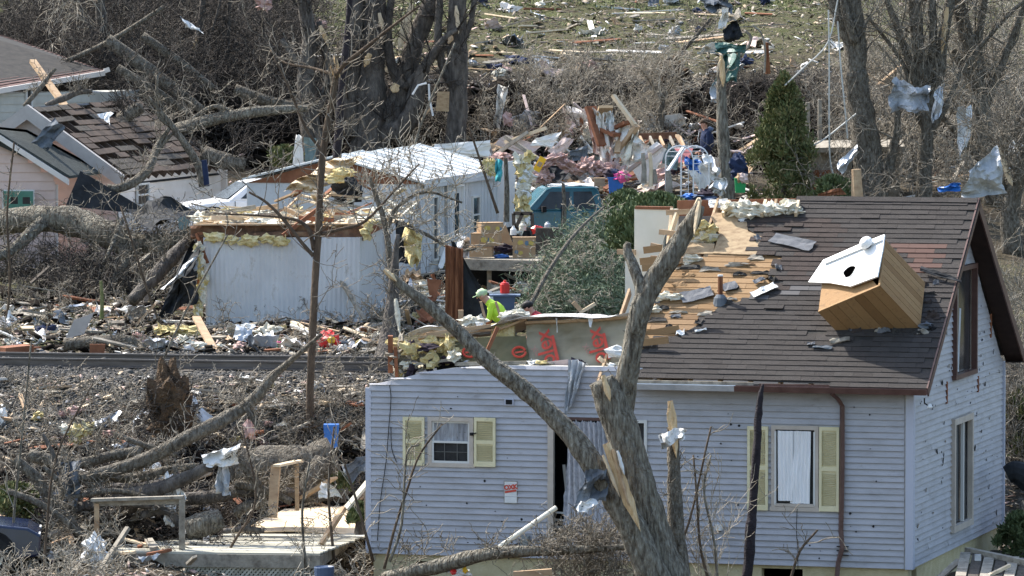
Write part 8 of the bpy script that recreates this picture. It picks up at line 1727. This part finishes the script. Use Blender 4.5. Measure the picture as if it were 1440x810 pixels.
# ================================================================ people
def person(name, label, base, yaw, J, cloth, r=None, extras=None, sc=1.0):
    """J: joint -> (x, y, z) metres, x to the person's left, y ahead; one continuous skinned body"""
    E = [('pelvis', 'chest'), ('chest', 'neck'), ('neck', 'head'), ('head', 'crown'), ('chest', 'shL'), ('shL', 'elL'), ('elL', 'wrL'), ('wrL', 'haL'), ('chest', 'shR'), ('shR', 'elR'), ('elR', 'wrR'), ('wrR', 'haR'), ('pelvis', 'hipL'), ('hipL', 'knL'), ('knL', 'anL'), ('anL', 'toL'), ('pelvis', 'hipR'), ('hipR', 'knR'), ('knR', 'anR'), ('anR', 'toR')]
    Rr = dict(pelvis=.15, chest=.17, neck=.06, head=.095, crown=.085, sh=.075, el=.05, wr=.035, ha=.03, hip=.10, kn=.065, an=.045, to=.04)
    names = list(J); base = np.asarray(base, float); R = eul(0, 0, yaw)
    me = bpy.data.meshes.new('body'); me.from_pydata([tuple(float(v) for v in np.asarray(J[n]) * sc) for n in names], [(names.index(a), names.index(b_)) for a, b_ in E], []); ob = bpy.data.objects.new('body', me); COL.objects.link(ob)
    md = ob.modifiers.new('skin', 'SKIN'); ob.modifiers.new('sub', 'SUBSURF').levels = 2
    if not me.skin_vertices: 
        bpy.context.view_layer.objects.active = ob
    for i, n in enumerate(names):
        k = n if n in Rr else n[:-1]; v = Rr[k] * sc; me.skin_vertices[0].data[i].radius = (v, v * (.75 if k in ('pelvis', 'chest') else 1)); me.skin_vertices[0].data[i].use_root = n == 'pelvis'
    dg = bpy.context.evaluated_depsgraph_get(); ev = bpy.data.meshes.new_from_object(ob.evaluated_get(dg)); bpy.data.objects.remove(ob)
    segs = [(np.asarray(J[a]) * sc, np.asarray(J[b_]) * sc, a, b_) for a, b_ in E]; ms = []
    for m in cloth.values():
        if m not in ms: ms.append(m)
    for m in ms: ev.materials.append(MATS[m])
    for p in ev.polygons:
        c = np.array(p.center); best = None
        for A, B, a, b_ in segs:
            d = B - A; t = np.clip((c - A) @ d / (d @ d), 0, 1); q = np.linalg.norm(c - A - d * t)
            if best is None or q < best[0]: best = (q, a, b_, t)
        _, a, b_, t = best; z = 'head' if b_ in ('head', 'crown') else 'hand' if b_[:2] == 'ha' else 'arm' if b_[:2] in ('el', 'sh') else 'forearm' if b_[:2] == 'wr' else 'shoe' if b_[:2] == 'to' else 'leg' if b_[:2] in ('kn', 'an', 'hi') else 'torso'
        p.material_index = ms.index(cloth[z]); p.use_smooth = True
    root = thing(name, label, 'person', base); root.rotation_euler = (0, 0, yaw); o = bpy.data.objects.new('body', ev); COL.objects.link(o); o.parent = root
    def child(n_, b): ORG[root.name] = np.zeros(3); q = b.build(n_, None, root, True); return q
    hd = np.asarray(J['head']) * sc; up = unit(np.asarray(J['crown']) - np.asarray(J['head'])); fw = unit(np.asarray(J.get('_look', (0, 1, 0)), float)) ; sd = unit(np.cross(up, fw)); fw = np.cross(sd, up)
    b = MB(); b.blob(hd + fw * .105 * sc + up * .02, (.018, .02, .025), .1, 6, 5, 'skin'); 
    for s_ in (-1, 1): b.blob(hd + sd * s_ * .1 * sc, (.015, .025, .035), .1, 6, 5, 'skin')
    child('face', b); b = MB()
    for s_ in (-1, 1): b.blob(hd + fw * .095 * sc + sd * s_ * .035 + up * .045, (.012, .008, .009), 0, 6, 5, 'hair_black')
    b.blob(hd + fw * .098 * sc - up * .035, (.028, .006, .007), 0, 6, 5, 'red_cloth'); child('eyes_and_mouth', b)
    for s_ in ('L', 'R'):       # fingers
        h = np.asarray(J['ha' + s_]) * sc; w = np.asarray(J['wr' + s_]) * sc; d = unit(h - w); sd2 = unit(np.cross(d, [0, 1, .2])); b = MB()
        for k in range(4): c0 = h + sd2 * (k - 1.5) * .02; b.tube([c0, c0 + d * .045, c0 + d * .07 + np.array([0, .02, -.01])], [.010, .009, .007], 6, 'skin')
        b.tube([w * .4 + h * .6, h + sd2 * .05 + d * .01, h + sd2 * .045 + d * .04], [.013, .011, .009], 6, 'skin'); child('fingers', b)
    if extras: extras(child, J, sc, hd, up, fw, sd)
    return root
def mir(**k): return k
stand = dict(pelvis=(0, 0, .95), chest=(0, .02, 1.32), neck=(0, .03, 1.5), head=(0, .07, 1.62), crown=(0, .06, 1.72), shL=(-.19, 0, 1.40), elL=(-.25, .02, 1.12), wrL=(-.2, .2, .95), haL=(-.18, .27, .92), shR=(.19, 0, 1.40), elR=(.25, -.02, 1.12), wrR=(.24, .1, .88), haR=(.23, .13, .80),
             hipL=(-.1, 0, .9), knL=(-.12, .03, .5), anL=(-.13, 0, .09), toL=(-.14, .14, .04), hipR=(.1, 0, .9), knR=(.12, .05, .5), anR=(.13, -.02, .09), toR=(.14, .12, .04))
def hair(m, cap=None):
    def f(child, J, sc, hd, up, fw, sd):
        b = MB(); c = hd + up * .065 - fw * .015; b.blob(c, (.108, .115, .085), .12, 14, 10, m, 2, R=np.array([sd, fw, up])); child('cap' if cap else 'hair', b)
        if cap: b = MB(); b.box(hd + up * .06 + fw * .13, (.13, .1, .012), np.array([sd, fw, up]), m); child('cap_brim', b)
    return f
pg_ = G(1000, 262); pz = P(993, 258, 144.5); pz[2] = P(993, 166, 144.5)[2] - 1.78
def navy_x(child, J, sc, hd, up, fw, sd):
    hair('hair_brown')(child, J, sc, hd, up, fw, sd); b = MB(); b.blob(np.array([0, -.02, 1.18]), (.24, .17, .3), .08, 14, 10, 'navy_cloth', 4); b.blob(np.array([0, -.1, 1.48]), (.13, .09, .08), .1, 12, 8, 'slate_plastic', 5); child('jacket', b)
    b = MB(); b.tube([(.05, .17, 1.45), (.07, .2, 1.25), (.03, .19, 1.15)], .008, 5, 'paper'); child('drawstring', b)
J1 = dict(stand); J1['_look'] = (0, 1, -.15)
J1.pop('_look'); person('person', 'man in a navy hooded jacket standing beside the broken pole looking left', pz, rad(105), J1, dict(head='skin', hand='skin', arm='navy_cloth', forearm='navy_cloth', torso='navy_cloth', leg='dark_cloth', shoe='black'), extras=navy_x)
bend = dict(pelvis=(0, -.16, .86), chest=(0, .06, 1.17), neck=(0, .18, 1.30), head=(0, .27, 1.38), crown=(0, .31, 1.47), shL=(-.17, .08, 1.22), elL=(-.2, .14, .94), wrL=(-.17, .3, .76), haL=(-.15, .36, .7), shR=(.17, .08, 1.22), elR=(.21, .12, .92), wrR=(.17, .28, .72), haR=(.15, .33, .64),
            hipL=(-.1, -.15, .82), knL=(-.14, -.02, .48), anL=(-.14, -.15, .09), toL=(-.15, 0, .04), hipR=(.1, -.15, .82), knR=(.14, .0, .48), anR=(.15, -.1, .09), toR=(.16, .04, .04))
pw_ = P(698, 470, 110.5); pw_[2] = P(688, 404, 110.5)[2] - 1.56
def hv_x(child, J, sc, hd, up, fw, sd):
    hair('green_cap', True)(child, J, sc, hd, up, fw, sd); b = MB(); b.blob(np.array([0, -.03, 1.06]), (.21, .26, .16), .06, 16, 12, 'hivis', 4, R=eul(.95, 0, 0)); child('vest', b)
J2 = dict(bend); person('person', 'worker in a bright yellow green vest and pale green cap bending forward', pw_, rad(88), J2, dict(head='skin', hand='skin', arm='hivis', forearm='orange_cloth', torso='hivis', leg='dark_cloth', shoe='black'), extras=hv_x)
crouch = dict(bend); pc_ = P(762, 480, 109.6); pc_[2] = P(758, 424, 109.6)[2] - 1.52
def cr_x(child, J, sc, hd, up, fw, sd): hair('hair_black')(child, J, sc, hd, up, fw, sd)
person('person', 'dark haired person in a red top bending down behind the foil panel', pc_, rad(80), dict(crouch), dict(head='skin', hand='skin', arm='red_cloth', forearm='skin', torso='red_cloth', leg='navy_cloth', shoe='black'), extras=cr_x)
print('objects', len(bpy.data.objects))
